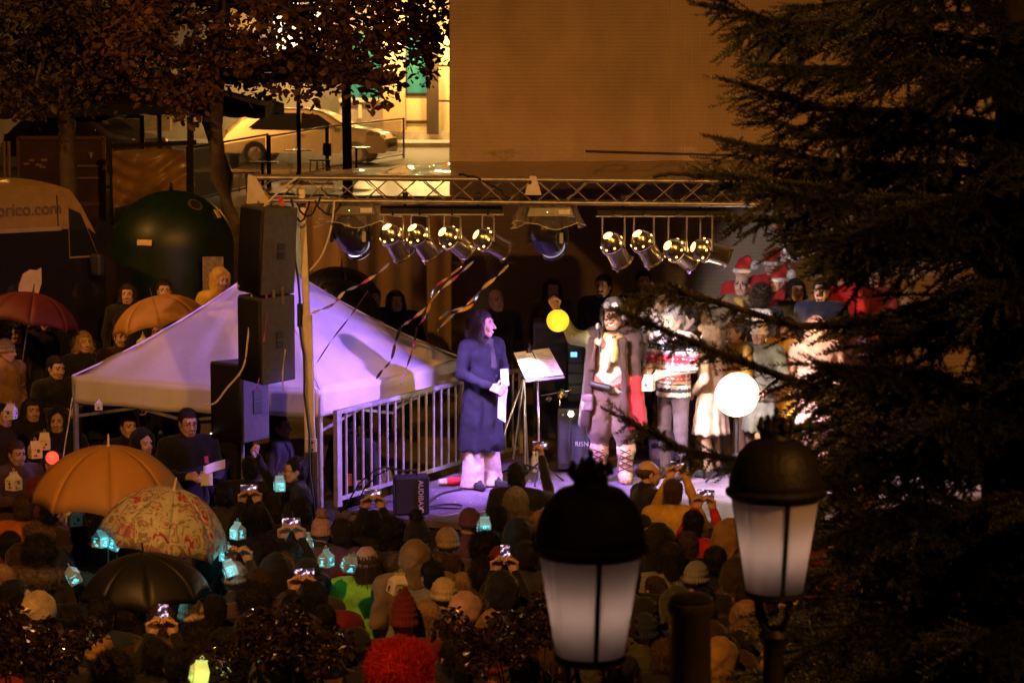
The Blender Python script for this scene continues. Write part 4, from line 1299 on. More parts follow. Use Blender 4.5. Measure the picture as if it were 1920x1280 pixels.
# ================================================================== STREET LAMPS, TREES, VEHICLES
m_castiron = M('lamp_iron', (.024, .019, .015), .5, var=.3, vs=9, bump=.25, bs=40)
m_frost = M('frosted_glass', (.80, .74, .74), .45, var=.12, vs=4, trans=.0, alpha=1)
def frosted():
    nt = m_frost.node_tree
    b = nt.nodes['Principled BSDF']
    b.inputs['Subsurface Weight'].default_value = 0
    tr_n = nt.nodes.new('ShaderNodeBsdfTranslucent')
    tr_n.inputs[0].default_value = (.92, .86, .85, 1)
    mx = nt.nodes.new('ShaderNodeMixShader')
    mx.inputs[0].default_value = .55
    out = nt.nodes['Material Output']
    nt.links.new(b.outputs[0], mx.inputs[1])
    nt.links.new(tr_n.outputs[0], mx.inputs[2])
    nt.links.new(mx.outputs[0], out.inputs[0])
frosted()
def lantern_lamp(px, py_top, py_bot, wpx, d, label, rz):
    # py_top / py_bot: top and bottom of the glass; wpx: glass top width
    c = P(px, py_bot, d)
    t = thing('street_lantern', label, 'street lamp', (c.x, c.y, 0), rz, 'old street lanterns in the foreground')
    zb_ = c.z
    hg = (py_bot - py_top) / FPX * d / CP * .985
    rt = wpx / FPX * d / 2
    rbm = rt * .66
    sides = 6
    # glass panes and glazing bars
    for i in range(sides):
        a0_, a1_ = 2 * PI * (i + .02) / sides, 2 * PI * (i + .98) / sides
        pts = []
        mb = MB()
        def pane(u, v):
            a = a0_ + (a1_ - a0_) * u
            r_ = (rbm + (rt - rbm) * v) * (1 - .0 * u)
            return (r_ * math.cos(a), r_ * math.sin(a), zb_ + hg * v)
        mb.grid(pane, 6, 1).build('pane', m_frost, t, smooth=True, thick=.004)
        aa = 2 * PI * i / sides
        if i % 2 == 0:
            MB().bar((rbm * 1.0 * math.cos(aa), rbm * 1.0 * math.sin(aa), zb_), (rt * 1.01 * math.cos(aa), rt * 1.01 * math.sin(aa), zb_ + hg), .016, .02, up=(math.cos(aa), math.sin(aa), 0)).build('glazing_bar', m_castiron, t)
    R_ = rt
    MB().lathe([(R_ * 1.02, hg - .01), (R_ * 1.16, hg + 0.008), (R_ * 1.18, hg + 0.024), (R_ * 1.08, hg + 0.040), (R_ * 1.10, hg + 0.060), (R_ * 1.08, hg + 0.072), (R_ * 1.02, hg + 0.120), (R_ * .88, hg + 0.176), (R_ * .62, hg + 0.225), (R_ * .36, hg + 0.240), (R_ * .30, hg + 0.264), (R_ * .34, hg + 0.276), (R_ * .20, hg + 0.304), (R_ * .1, hg + 0.312), (0.001, hg + 0.312)], 36, (0, 0, zb_)).build('roof_cap', m_castiron, t, smooth=True)
    for i in range(6):
        a = 2 * PI * i / 6 + .3
        f = lambda k, z: (R_ * k * math.cos(a), R_ * k * math.sin(a), zb_ + hg + z)
        MB().tube([f(.28, .26), f(.38, .285), f(.34, .315), f(.37, .33)], [.014, .016, .013, .005], 8).build('crown_leaf', m_castiron, t, smooth=True)
    MB().lathe([(.001, .0), (R_ * .1, 0), (R_ * .12, .02), (R_ * .05, .035), (R_ * .07, .05), (.001, .065)], 12, (0, 0, zb_ + hg + 0.308)).build('finial', m_castiron, t, smooth=True)
    light('POINT', 'lantern_bulb', (0, 0, zb_ + hg * .5), .6, (1, .66, .50), None, t, .06)
    MB().lathe([(rbm * .9, .0), (rbm * 1.08, 0.0), (rbm * 1.08, -.02), (rbm * .92, -.03), (rbm * .85, -.035), (.001, -.035)], 30, (0, 0, zb_)).build('base_ring', m_castiron, t, smooth=True)
    MB().lathe([(.0, -.01), (.045, -.01), (.045, .06), (.03, .07), (.03, .12)], 16, (0, 0, zb_)).build('lamp_holder', M('lamp_holder', (.3, .3, .3), .5), t, smooth=True)
    for i in range(4):
        a = 2 * PI * i / 4 + .4
        MB().tube([(rbm * .8 * math.cos(a), rbm * .8 * math.sin(a), zb_ - .03), (rbm * .72 * math.cos(a), rbm * .72 * math.sin(a), zb_ - .10), (rbm * .35 * math.cos(a), rbm * .35 * math.sin(a), zb_ - .17), (.04 * math.cos(a), .04 * math.sin(a), zb_ - .2)], .012, 8).build('bracket', m_castiron, t, smooth=True)
    MB().lathe([(.05, -.16), (.065, -.19), (.05, -.22), (.042, -.24), (.045, -.5), (.062, -.52), (.062, -.55), (.05, -.57), (.055, -1.0), (.07, -1.4), (.09, -zb_ + .3), (.16, -zb_ + .25), (.17, -zb_)], 20, (0, 0, zb_)).build('post', m_castiron, t, smooth=True)
    return t
lantern_lamp(1106, 1030, 1225, 190, 8.9, 'nearer street lantern with frosted panes at the bottom centre', R(-82))
lantern_lamp(1452, 926, 1106, 160, 10.3, 'second street lantern with frosted panes before the conifer', R(-80))
# bare post between them
pc = P(1296, 1128, 9.6)
t = thing('iron_post', 'thick dark iron post between the two street lanterns', 'post', (pc.x, pc.y, 0))
MB().lathe([(.001, .02), (.05, .02), (.09, 0), (.092, -.03), (.075, -.06), (.082, -.4), (.095, -pc.z)], 24, (0, 0, pc.z)).build('shaft', M('post_iron', (.07, .045, .03), .5, var=.35, vs=6), t, smooth=True)
MB().lathe([(.001, .03), (.06, .03), (.085, .015), (.085, .0)], 20, (0, 0, pc.z)).build('cap', m_castiron, t, smooth=True)
# ---- sodium street lamps just outside the picture (the square's own lighting)
def sodium_lamp(loc, aim, power, label, spot=150):
    t = thing('sodium_street_lamp', label, 'street lamp', (loc[0], loc[1], ground_z(loc[1])), 0, 'tall sodium lamps of the square')
    h = loc[2] - ground_z(loc[1])
    MB().cyl((0, 0, 0), (0, 0, h + .3), .09, .05, 14).build('post', m_castiron, t, smooth=True)
    d = Vector((aim[0] - loc[0], aim[1] - loc[1], 0)).normalized()
    MB().bar((0, 0, h + .25), d * .9 + Vector((0, 0, h + .3)), .05).build('arm', m_castiron, t)
    MB().box(d * 1.1 + Vector((0, 0, h + .26)), (.6, .25, .12), Matrix.Rotation(math.atan2(d.y, d.x), 3, 'Z')).build('lamp_head', m_castiron, t, bevel=.03)
    MB().box(d * 1.1 + Vector((0, 0, h + .19)), (.42, .18, .03), Matrix.Rotation(math.atan2(d.y, d.x), 3, 'Z')).build('lens', M('sodium_lens', (1, .6, .2), emit=SODIUM, es=30), t)
    L = light('SPOT', 'sodium_light', d * 1.1 + Vector((0, 0, h + .12)), power, SODIUM, None, t, .16, spot, .5)
    L.rotation_euler = (Vector(aim) - Vector(loc)).to_track_quat('-Z', 'Y').to_euler()
    return t
sodium_lamp((8.5, -2.0, 18.0), (2.0, 30, 5.5), 12500, 'very tall sodium floodlight mast behind the camera to the right', 33)
sodium_lamp((-11.5, 25.0, 9.0), (-6.3, 30.3, 2.4), 1500, 'tall sodium lamp outside the picture beside the van', 66)
sodium_lamp((-4.5, 6.0, 12.5), (-2.2, 18.5, 1.5), 4600, 'tall sodium lamp above the left side of the crowd', 60)
sodium_lamp((6.5, 4.5, 9.5), (2.6, 13.4, 3.0), 950, 'tall sodium lamp lighting the fir tree from the right', 62)
sodium_lamp((-13.6, 63, 9), (-6.2, 71.5, 3.2), 7500, 'tall sodium lamp along the street behind', 62)
sodium_lamp((1.2, 80, 9), (-4, 76, 2.6), 2600, 'tall sodium lamp over the far pavement hidden by the wall', 150)
# ---- conifer
m_needle = M('fir_needles', (.026, .028, .011), .5, var=.65, vs=1.6)
m_bark = M('fir_bark', (.035, .024, .017), .85, var=.4, vs=6, bump=.8, bs=18)
def sprig_template(n=36, L=.20, nl=.040):
    V, F = [], []
    for i in range(n):
        t = i / n
        x = L * t
        a = i * 2.399
        out = np.array([.62, math.cos(a) * .78, math.sin(a) * .62 + .12])
        out /= np.linalg.norm(out)
        l = nl * (1.0 - .35 * t) * (.8 + .4 * random.random())
        b0 = np.array([x, 0, 0])
        tip = b0 + out * l
        side = np.cross(out, [.3, .5, .8])
        side = side / np.linalg.norm(side) * .0054
        o = len(V)
        V += [b0 - side, b0 + side, tip]
        F.append((o, o + 1, o + 2))
    # stem as thin blade pair
    for s in (np.array([0, .003, 0]), np.array([0, 0, .003])):
        o = len(V)
        V += [-s, s, np.array([L, 0, 0])]
        F.append((o, o + 1, o + 2))
    return np.array(V), np.array(F)
SPR = [sprig_template() for _ in range(3)]
def sprigs_mesh(name, tf):
    Vs, Fs, o = [], [], 0
    for i, (p, x, up, s) in enumerate(tf):
        V, F = SPR[i % 3]
        x = np.asarray(x) / np.linalg.norm(x)
        y = np.cross(up, x)
        ny = np.linalg.norm(y)
        y = y / ny if ny > 1e-6 else np.array([0, 1, 0])
        z = np.cross(x, y)
        A = np.stack([x, y, z], 1)
        Vs.append((V * s) @ A.T + np.asarray(p))
        Fs.append(F + o)
        o += len(V)
    return mesh_np(name, np.concatenate(Vs), np.concatenate(Fs), smooth=False)
TD_ = 14.0
trunk_b = P(1893, 640, TD_)
con = thing('conifer_tree', 'large dark fir tree filling the right side of the picture', 'tree', (trunk_b.x, trunk_b.y, 0))
co = Vector((trunk_b.x, trunk_b.y, 0))
MB().tube([(0, 0, 0), (.02, 0, 2), (0, 0, 4.5), (.03, 0, 7), (.0, 0, 9.8)], [.20, .17, .13, .08, .02], 14).build('trunk', m_bark, con, smooth=True)
def branch(pts, dens=1.0, width=.42, droop=.25, seed=0):
    rr = random.Random(seed)
    w = [np.array(p) for p in pts]
    fine = []
    for i in range(len(w) - 1):
        for k in range(10):
            fine.append(w[i] + (w[i + 1] - w[i]) * (k / 10))
    fine.append(w[-1])
    fine = np.array(fine)
    for _ in range(3): fine[1:-1] = (fine[:-2] + fine[1:-1] * 2 + fine[2:]) / 4
    total = np.linalg.norm(np.diff(fine, axis=0), axis=1).sum()
    tf = []
    n = int(total / .052 * dens)
    side_pts = []
    for i in range(n):
        u = (i + rr.random()) / n
        f = u * (len(fine) - 1)
        k = min(int(f), len(fine) - 2)
        p = fine[k] + (fine[k + 1] - fine[k]) * (f - k)
        t = fine[k + 1] - fine[k]
        t = t / np.linalg.norm(t)
        s = -1 if i % 2 else 1
        sd = np.cross(t, [0, 0, 1.0])
        sd = sd / (np.linalg.norm(sd) + 1e-6)
        wl = width * (1 - .62 * u) * (.6 + .7 * rr.random()) * min(1, .35 + u * 3)
        d = t * (.62 + .3 * rr.random()) + sd * s * (.8 + .3 * rr.random()) + np.array([0, 0, -droop + 1.15 * (rr.random() - .5)])
        d /= np.linalg.norm(d)
        m = max(1, int(wl / .10))
        q = p.copy()
        dd = d.copy()
        for j in range(m):
            dd = dd + np.array([0, 0, -.06]) + t * .05
            dd /= np.linalg.norm(dd)
            sc = .75 + .5 * rr.random()
            tf.append((q, dd, np.array([0, 0, 1.0]), sc))
            for s2 in (-1, 1):
                if rr.random() < .75:
                    d2 = dd * .75 + np.cross(dd, [0, 0, 1]) * s2 * .55 + np.array([0, 0, -.05 + 1.1 * (rr.random() - .5)])
                    tf.append((q + dd * .03, d2, np.array([0, 0, 1.0]), .5 + .4 * rr.random()))
            q = q + dd * .10
        tf.append((p, t + .25 * rr.uniform(-1, 1) * sd, np.array([0, 0, 1.0]), .9))
    tf.append((fine[-1] - (fine[-1] - fine[-2]), fine[-1] - fine[-2], np.array([0, 0, 1.0]), 1.1))
    return fine, tf
BR = [  # main boughs: pixel start (near trunk) -> pixel tip, depth change
 [(1890, 30, 0), (1640, 30, -.3), (1480, 45, -.6), (1345, 15, -.7)],
 [(1890, -30, 0), (1650, -10, .3), (1500, 20, .5), (1400, 60, .6)],
 [(1890, 150, 0), (1700, 120, -.5), (1560, 130, -.9), (1465, 125, -1.1)],
 [(1890, 120, 0), (1720, 60, .6), (1560, 50, .9), (1440, 95, 1.0)],
 [(1890, 260, 0), (1700, 210, -.4), (1540, 205, -.6), (1395, 160, -.8)],
 [(1890, 300, 0), (1720, 250, .5), (1560, 260, .7), (1440, 225, .9)],
 [(1890, 380, 0), (1700, 320, -.3), (1530, 300, -.5), (1370, 265, -.6)],
 [(1890, 400, 0), (1720, 330, .7), (1580, 310, 1.1), (1450, 320, 1.2)],
 [(1890, 440, 0), (1680, 370, -.5), (1500, 345, -.9), (1340, 330, -1.0)],
 [(1890, 470, 0), (1700, 400, -.9), (1560, 380, -1.3), (1460, 360, -1.6)],
 [(1890, 500, 0), (1700, 430, .5), (1540, 420, .8), (1390, 410, .9)],
 [(1890, 520, 0), (1720, 440, -1.0), (1640, 430, -1.6), (1600, 445, -1.9)],
 [(1890, 640, 0), (1680, 600, -.3), (1500, 615, -.5), (1340, 565, -.6), (1250, 540, -.7), (1190, 572, -.8)],
 [(1890, 740, 0), (1690, 735, -.5), (1520, 725, -.7), (1390, 678, -.9), (1285, 635, -1.0), (1200, 600, -1.1)],
 [(1890, 600, 0), (1760, 590, .7), (1660, 600, 1.0), (1590, 600, 1.1)],
 [(1890, 760, 0), (1740, 700, -1.0), (1640, 690, -1.5), (1560, 690, -1.8)],
 [(1890, 850, 0), (1700, 800, -.2), (1600, 790, -.2), (1500, 800, -.2)],
 [(1890, 900, 0), (1640, 880, -.3), (1450, 870, -.4), (1300, 850, -.5), (1180, 790, -.6)],
 [(1890, 880, 0), (1720, 830, -.9), (1600, 850, -1.4), (1540, 900, -1.7)],
 [(1890, 980, 0), (1740, 920, .5), (1640, 920, .8), (1560, 930, .9)],
 [(1890, 1000, 0), (1750, 950, -1.0), (1650, 960, -1.5), (1560, 1010, -1.9)],
 [(1890, 1080, 0), (1740, 1040, -.3), (1620, 1050, -.5), (1500, 1090, -.6)],
 [(1890, 1120, 0), (1740, 1090, .6), (1600, 1120, .9), (1480, 1160, 1.0)],
 [(1890, 1180, 0), (1740, 1140, -1.0), (1620, 1160, -1.5), (1520, 1220, -1.9)],
 [(1890, 1240, 0), (1700, 1200, -.3), (1530, 1230, -.5), (1390, 1290, -.6)],
 [(1890, 1280, 0), (1740, 1260, .6), (1620, 1290, .9), (1540, 1340, 1.0)],
 [(1890, 200, 0), (1960, 150, -.5), (2040, 160, -.9)], [(1890, 420, 0), (1980, 380, -.5), (2060, 400, -.9)],
 [(1890, 640, 0), (1980, 600, -.5), (2070, 640, -.9)], [(1890, 860, 0), (1990, 830, -.6), (2080, 870, -1.0)],
 [(1890, 1060, 0), (1990, 1040, -.6), (2090, 1090, -1.0)],
]
for i in range(44):   # shorter inner boughs round the trunk
    yy = -40 + i * 31
    an = i * 2.399
    rr_ = .75 + .014 * i + .3 * math.sin(i * 1.7) ** 2
    BR.append([(1890, yy, 0), (1890 + 160 * math.cos(an) * rr_, yy - 25, -.9 * math.sin(an) * rr_), (1890 + 290 * math.cos(an) * rr_, yy + 10, -1.5 * math.sin(an) * rr_)])
br_bm = MB()
for i, b_ in enumerate(BR):
    pts = [tuple(P(x, y, TD_ + e) - co) for x, y, e in b_]
    long_ = len(b_) >= 5
    fine, tf = branch(pts, dens=1.2 if long_ else 1.35, width=.25 if long_ else .58, droop=.18 if long_ else .28, seed=i)
    bo = MB().tube([tuple(p) for p in fine[::4]] + [tuple(fine[-1])], [.026 * (1 - .8 * k / max(1, len(fine[::4]))) + .004 for k in range(len(fine[::4]) + 1)], 6).build('bough', m_bark, con, smooth=True)
    nd = link('needles', sprigs_mesh('needles', tf), m_needle, bo)
    nd['kind'] = 'stuff'
# ---- broadleaf trees at the upper left
m_leaf = M('autumn_leaf', (.075, .036, .011), .6, var=.8, vs=1.4, bump=.1)
m_leaf2 = M('green_brown_leaf', (.045, .03, .010), .6, var=.6, vs=1.4)
m_tbark = M('plane_bark', (.06, .042, .03), .85, var=.45, vs=5, bump=.6, bs=14)
LEAF = np.array([[0, 0, 0], [.28, .30, .03], [.55, .42, .0], [.80, .25, -.04], [1.0, 0, -.10], [.80, -.25, -.04], [.55, -.42, 0], [.28, -.30, .03]])
def leaves_mesh(name, pts, size, seed=1, spread=.9):
    r = np.random.default_rng(seed)
    n = len(pts)
    d = r.normal(size=(n, 3))
    d[:, 2] = d[:, 2] * .5 - .45
    d /= np.linalg.norm(d, axis=1)[:, None]
    u = r.normal(size=(n, 3))
    y = np.cross(u, d)
    y /= np.linalg.norm(y, axis=1)[:, None]
    z = np.cross(d, y)
    sz = size * r.uniform(.35, 1.3, n)
    V = np.zeros((n, 8, 3))
    for k, (a, b2, c) in enumerate(LEAF):
        V[:, k] = pts + (d * a + y * b2 * .72 + z * c) * sz[:, None]
    base = np.arange(n)[:, None] * 8
    F = np.concatenate([base + np.array([[0, 1, 2, 3]]), base + np.array([[0, 3, 4, 5]]), base + np.array([[0, 5, 6, 7]])])
    return mesh_np(name, V.reshape(-1, 3), F, smooth=False)
def broadleaf(base, trunk_pts, rads, clumps, nleaf, size, label, mat, seed):
    t = thing('broadleaf_tree', label, 'tree', base)
    MB().tube([Vector(p) - base for p in trunk_pts], rads, 14).build('trunk', m_tbark, t, smooth=True)
    r = np.random.default_rng(seed)
    top = Vector(trunk_pts[-2]) - base
    P_ = []
    for (c, rad) in clumps:
        c = Vector(c) - base
        mid = top.lerp(c, .5) + Vector((0, 0, .25))
        MB().tube([top, mid, c], [.06, .035, .012], 8).build('limb', m_tbark, t, smooth=True)
        n = int(nleaf * rad ** 2)
        sub = r.normal(size=(max(3, int(n / 70)), 3))
        sub = sub / np.linalg.norm(sub, axis=1)[:, None] * (r.uniform(.35, 1, len(sub)) ** .6)[:, None] * np.array([rad, rad, rad * .72])
        q = sub[r.integers(0, len(sub), n)] + r.normal(size=(n, 3)) * .13
        P_.append(q + np.array(c))
    lf = link('leaves', leaves_mesh('leaves', np.concatenate(P_), size, seed), mat, t)
    lf['kind'] = 'stuff'
    return t
bs_ = GP(436, 33)
broadleaf(bs_, [bs_, P(432, 420, 33), P(415, 330, 33), P(398, 230, 33), P(405, 120, 33), P(420, 0, 33), P(425, -120, 33)], [.19, .155, .15, .14, .125, .10, .05],
          [(P(330, 40, 32.5), .9), (P(230, 70, 33.5), .85), (P(420, 60, 32.5), .75), (P(540, 130, 33.5), .62), (P(620, 80, 33), .75), (P(520, 30, 34), .45), (P(700, 40, 33), .72), (P(760, 70, 33.6), .50), (P(330, 150, 32.6), .5), (P(640, -60, 33), .9), (P(430, -80, 33), .9), (P(800, 110, 33.4), .24), (P(770, 30, 33), .5), (P(690, 130, 33), .45)],
          1700, .125, 'leaning broadleaf tree with brown autumn leaves before the terrace', m_leaf, 5)
bs2 = GP(128, 34)
broadleaf(bs2, [bs2, P(128, 300, 34), P(122, 180, 34), P(118, 60, 34), P(110, -90, 34)], [.13, .12, .11, .10, .05],
          [(P(60, 60, 33.5), .9), (P(150, 90, 34), .8), (P(10, 120, 34), .7), (P(240, 30, 34), .8), (P(90, -20, 33.5), 1.0), (P(180, 160, 34), .45), (P(60, 180, 33.5), .45)],
          1700, .12, 'darker broadleaf tree at the upper left above the van', m_leaf2, 6)
# wet shrubs between the crowd in the foreground
def shrub(px, py, d, rx, rz_, label, n=3600, size=.05):
    c = P(px, py, d)
    t = thing('shrub', label, 'shrub', (c.x, c.y, 0))
    r = np.random.default_rng(int(px))
    pts = r.normal(size=(n, 3))
    pts = pts / np.linalg.norm(pts, axis=1)[:, None] * (r.uniform(.2, 1, n) ** .5)[:, None] * np.array([rx, .5, rz_])
    pts[:, 2] += .07 * np.sin(pts[:, 0] * 9 + px) + .05 * np.sin(pts[:, 0] * 23) + c.z
    lf = link('leaves', leaves_mesh('shrub_leaves', pts, size, int(px) + 1), M('wet_dark_leaf', (.020, .011, .007), .25, var=.5, vs=3, coat=.3), t)
    lf['kind'] = 'stuff'
    for k in range(5):
        a = k * 1.3
        MB().tube([(.05 * math.cos(a), .05 * math.sin(a), 0), (.1 * math.cos(a), .1 * math.sin(a), c.z * .6), (rx * .5 * math.cos(a), .2 * math.sin(a), c.z)], [.012, .010, .004], 6).build('stem', m_bark, t, smooth=True)
    return t
shrub(530, 1202, 15.2, .44, .13, 'dark glossy shrub top among the crowd left of the red wig')
shrub(60, 1202, 15.0, .44, .13, 'dark glossy shrub top at the lower left corner')
shrub(1000, 1187, 15.0, .62, .13, 'dark glossy shrub top right of the red wig')
# ---- green bottle bank
gb = GP(322, 31.4)
t = thing('bottle_bank', 'green igloo bottle recycling bank with round hole at the left', 'recycling container', gb, R(20))
prof = []
rb_, hb_ = .77, P(322, 357, 31.4).z - gb.z
for i in range(15):
    a = i / 14 * PI / 2
    prof.append((rb_ * math.cos(a) if i < 14 else .001, hb_ - .70 + .70 * math.sin(a)))
m_igloo = M('green_fibreglass', (.004, .015, .006), .45, var=.3, vs=5, rv=.1)
MB().lathe([(rb_ * .93, 0), (rb_ * .97, hb_ * .15), (rb_ * 1.0, hb_ * .4)] + prof, 40).build('dome', m_igloo, t, smooth=True)
MB().lathe([(rb_ * 1.0, hb_ * .30), (rb_ * 1.03, hb_ * .31), (rb_ * 1.03, hb_ * .34), (rb_ * 1.0, hb_ * .36)], 40).build('band', m_igloo, t, smooth=True)
def dome_pt(px, py):
    # point on the dome facing the camera at the given pixel
    best = None
    for k in range(600):
        d = 30.2 + k * .003
        v = P(px, py, d) - gb
        r_ = math.hypot(v.x, v.y)
        zz = max(0, (v.z - hb_ + .70) / .70)
        if zz < 1 and r_ <= rb_ * math.cos(math.asin(zz)): return v
    return P(px, py, 31.4) - gb
RZ20 = Matrix.Rotation(-R(20), 3, 'Z')
for (px, py, rr_, nm, mm) in ((366, 384, .095, 'hole_rim', M('rim_rubber', (.10, .07, .04), .6)), (366, 384, .072, 'hole', m_black)):
    v = dome_pt(px, py)
    nrm = Vector((v.x, v.y, max(0, v.z - hb_ + .70))).normalized()
    fm = frame_from(nrm)
    MB().lathe([(.001, .012 if nm == 'hole' else .004), (rr_, .012 if nm == 'hole' else .004), (rr_, -.05)], 24, RZ20 @ v, RZ20 @ fm).build(nm, mm, t, smooth=True)
for (px, py, w, h, colr) in ((406, 402, .07, .12, (.7, .45, .1)), (272, 455, .20, .07, (.65, .45, .15))):
    v = dome_pt(px, py)
    nrm = Vector((v.x, v.y, max(0, v.z - hb_ + .70))).normalized()
    MB().box(RZ20 @ (v + nrm * .015), (w, h, .012), RZ20 @ frame_from(nrm)).build('sticker', M('sticker_%d' % px, colr, .5, var=.3, vs=12), t)
MB().tube([(0, 0, hb_), (0, .06, hb_ + .08), (0, .12, hb_)], .015).build('lifting_ring', m_blackm, t, smooth=True)
# info panel
ip = GP(397, 30.6)
t = thing('notice_board', 'grey weathered notice board beside the bottle bank', 'notice board', ip)
hN = P(397, 482, 30.6).z - ip.z
MB().box((0, 0, hN - .28), (.26, .03, .55)).build('board', M('board_grey', (.22, .16, .11), .7, var=.5, vs=20), t, bevel=.005)
MB().cyl((0, .03, 0), (0, .03, hN), .025).build('post', m_blackm, t)
# ---- cars
def car(loc, rz, label, L, Wd, Hh_, paint, name='hatchback_car'):
    t = thing(name, label, 'car', loc, rz)
    # side profile (x along length, nose at +x)
    lo = [(-.5, .25), (-.49, .50), (-.46, .62), (-.44, .66)]
    prof = [(-.495, .30), (-.50, .48), (-.485, .62), (-.455, .70), (-.40, .86), (-.33, .955), (-.20, .995), (-.05, 1.0), (.05, .975), (.13, .90), (.22, .74), (.27, .67), (.38, .62), (.455, .55), (.49, .46), (.50, .34), (.49, .24)]
    n = len(prof)
    vs = []
    cols = [(-1.0), -.93, -.7, 0, .7, .93, 1.0]
    def wid(z):  # tumblehome
        return Wd / 2 * (1.0 if z < .60 else 1.0 - .28 * (z - .60) / .40)
    mb = MB()
    rows = []
    for x, z in prof:
        row = []
        for c in cols:
            zz = z - (0 if abs(c) < .9 else (.03 if abs(c) < .95 else .10) * (1 if z > .6 else .35))
            row.append((x * L, c * wid(z) * (1 - .06 * abs(x * 2) ** 4), zz * Hh_))
        rows.append(row)
    for i in range(n - 1):
        for j in range(len(cols) - 1):
            mb.add([rows[i][j], rows[i + 1][j], rows[i + 1][j + 1], rows[i][j + 1]], [(0, 1, 2, 3)])
    for s, j in ((-1, 0), (1, len(cols) - 1)):
        side = [rows[i][j] for i in range(n)]
        low = []
        for xx in np.linspace(.49, -.495, 30):
            zz = .20
            for wx in (-.31, .31):
                dd = abs(xx - wx) * L
                if dd < .36: zz = max(zz, (math.sqrt(.36 ** 2 - dd ** 2) + .30) / Hh_)
            low.append((xx * L, s * Wd / 2 * (1 - .06 * abs(xx * 2) ** 4), zz * Hh_))
        mid = [(x * L, s * wid(.58) * (1 - .06 * abs(x * 2) ** 4), min(z, .58) * Hh_) for x, z in prof]
        mb.poly((side + low) if s < 0 else (side + low)[::-1])
    mb.build('body', paint, t, smooth=True)
    gl = M('car_glass', (.012, .012, .014), .06, var=.1, coat=.5)
    for s in (-1, 1):
        y_ = lambda z: s * (wid(z) + .012)
        for quad in (((-.35, .66), (-.04, .64), (-.05, .93), (-.24, .93)), ((-.025, .64), (.19, .68), (.075, .90), (-.03, .93))):
            MB().poly([(x * L, y_(z), z * Hh_ - .02) for x, z in quad]).build('side_window', gl, t)
        MB().box((.17 * L, s * (Wd / 2 + .07), .68 * Hh_), (.14, .14, .11)).build('mirror', paint, t, bevel=.03)
        MB().box((-.02 * L, s * (Wd / 2 + .006), .52 * Hh_), (.14, .02, .025)).build('door_handle', m_chrome, t)
        MB().prism([(.43 * L, s * Wd * .46, .47 * Hh_), (.485 * L, s * Wd * .36, .44 * Hh_), (.48 * L, s * Wd * .36, .52 * Hh_), (.42 * L, s * Wd * .46, .55 * Hh_)], (.015, s * .02, 0)).build('headlight', M('headlamp', (.8, .78, .7), .1, coat=1), t)
        MB().box((-.487 * L, s * Wd * .38, .56 * Hh_), (.05, .28, .16)).build('tail_light', M('tail_lamp', (.35, .02, .02), .2), t)
    MB().poly([(.115 * L, -.68 * Wd / 2 * 1.0, .905 * Hh_ + .015), (.24 * L, -.82 * Wd / 2, .70 * Hh_ + .02), (.24 * L, .82 * Wd / 2, .70 * Hh_ + .02), (.115 * L, .68 * Wd / 2, .905 * Hh_ + .015)]).build('windscreen', gl, t)
    MB().poly([(-.345 * L, -.62 * Wd / 2, .935 * Hh_), (-.45 * L, -.75 * Wd / 2, .71 * Hh_ + .02), (-.45 * L, .75 * Wd / 2, .71 * Hh_ + .02), (-.345 * L, .62 * Wd / 2, .935 * Hh_)]).build('rear_window', gl, t)
    MB().box((.5 * L, 0, .34 * Hh_), (.03, Wd * .5, .12)).build('front_grille', m_black, t)
    MB().box((.515 * L, 0, .26 * Hh_), (.01, .5, .11)).build('number_plate', M('plate', (.7, .7, .66), .5), t)
    for wx in (-.31, .31):
        for s in (-1, 1):
            c = Vector((wx * L, s * (Wd / 2 - .10), .31))
            fm = Euler((R(90), 0, 0)).to_matrix()
            w = MB().lathe([(.2, -.10), (.29, -.10), (.31, -.06), (.31, .06), (.29, .10), (.2, .10)], 24, c, fm).build('wheel', M('tyre', (.02, .02, .02), .8), t, smooth=True)
            MB().lathe([(.001, -s * .085), (.06, -s * .09), (.19, -s * .07), (.2, -s * .1)], 20, c, fm).build('rim', m_alu, w, smooth=True)
            for k in range(5):
                a = 2 * PI * k / 5
                MB().bar(c + fm @ Vector((.03 * math.cos(a), .03 * math.sin(a), -s * .095)), c + fm @ Vector((.18 * math.cos(a), .18 * math.sin(a), -s * .095)), .03, .012).build('spoke', m_alu, w)
    return t
m_gold = M('car_silver', (.48, .42, .32), .28, metal=.6, var=.08, coat=.6)
m_dcar = M('car_dark', (.03, .028, .03), .2, metal=.3, var=.1, coat=.7)
c1 = P(585, 300, 72)
car((c1.x, c1.y, ground_z(c1.y) + .01), R(-8), 'silver hatchback car parked behind the glass windbreaks', 4.75, 1.85, 1.58, m_gold)
c2 = P(240, 300, 69)
car((c2.x - 1.1, c2.y, ground_z(c2.y) + .01), R(-20), 'dark car with bright chrome nose behind the tall windbreak', 4.4, 1.8, 1.5, m_dcar)
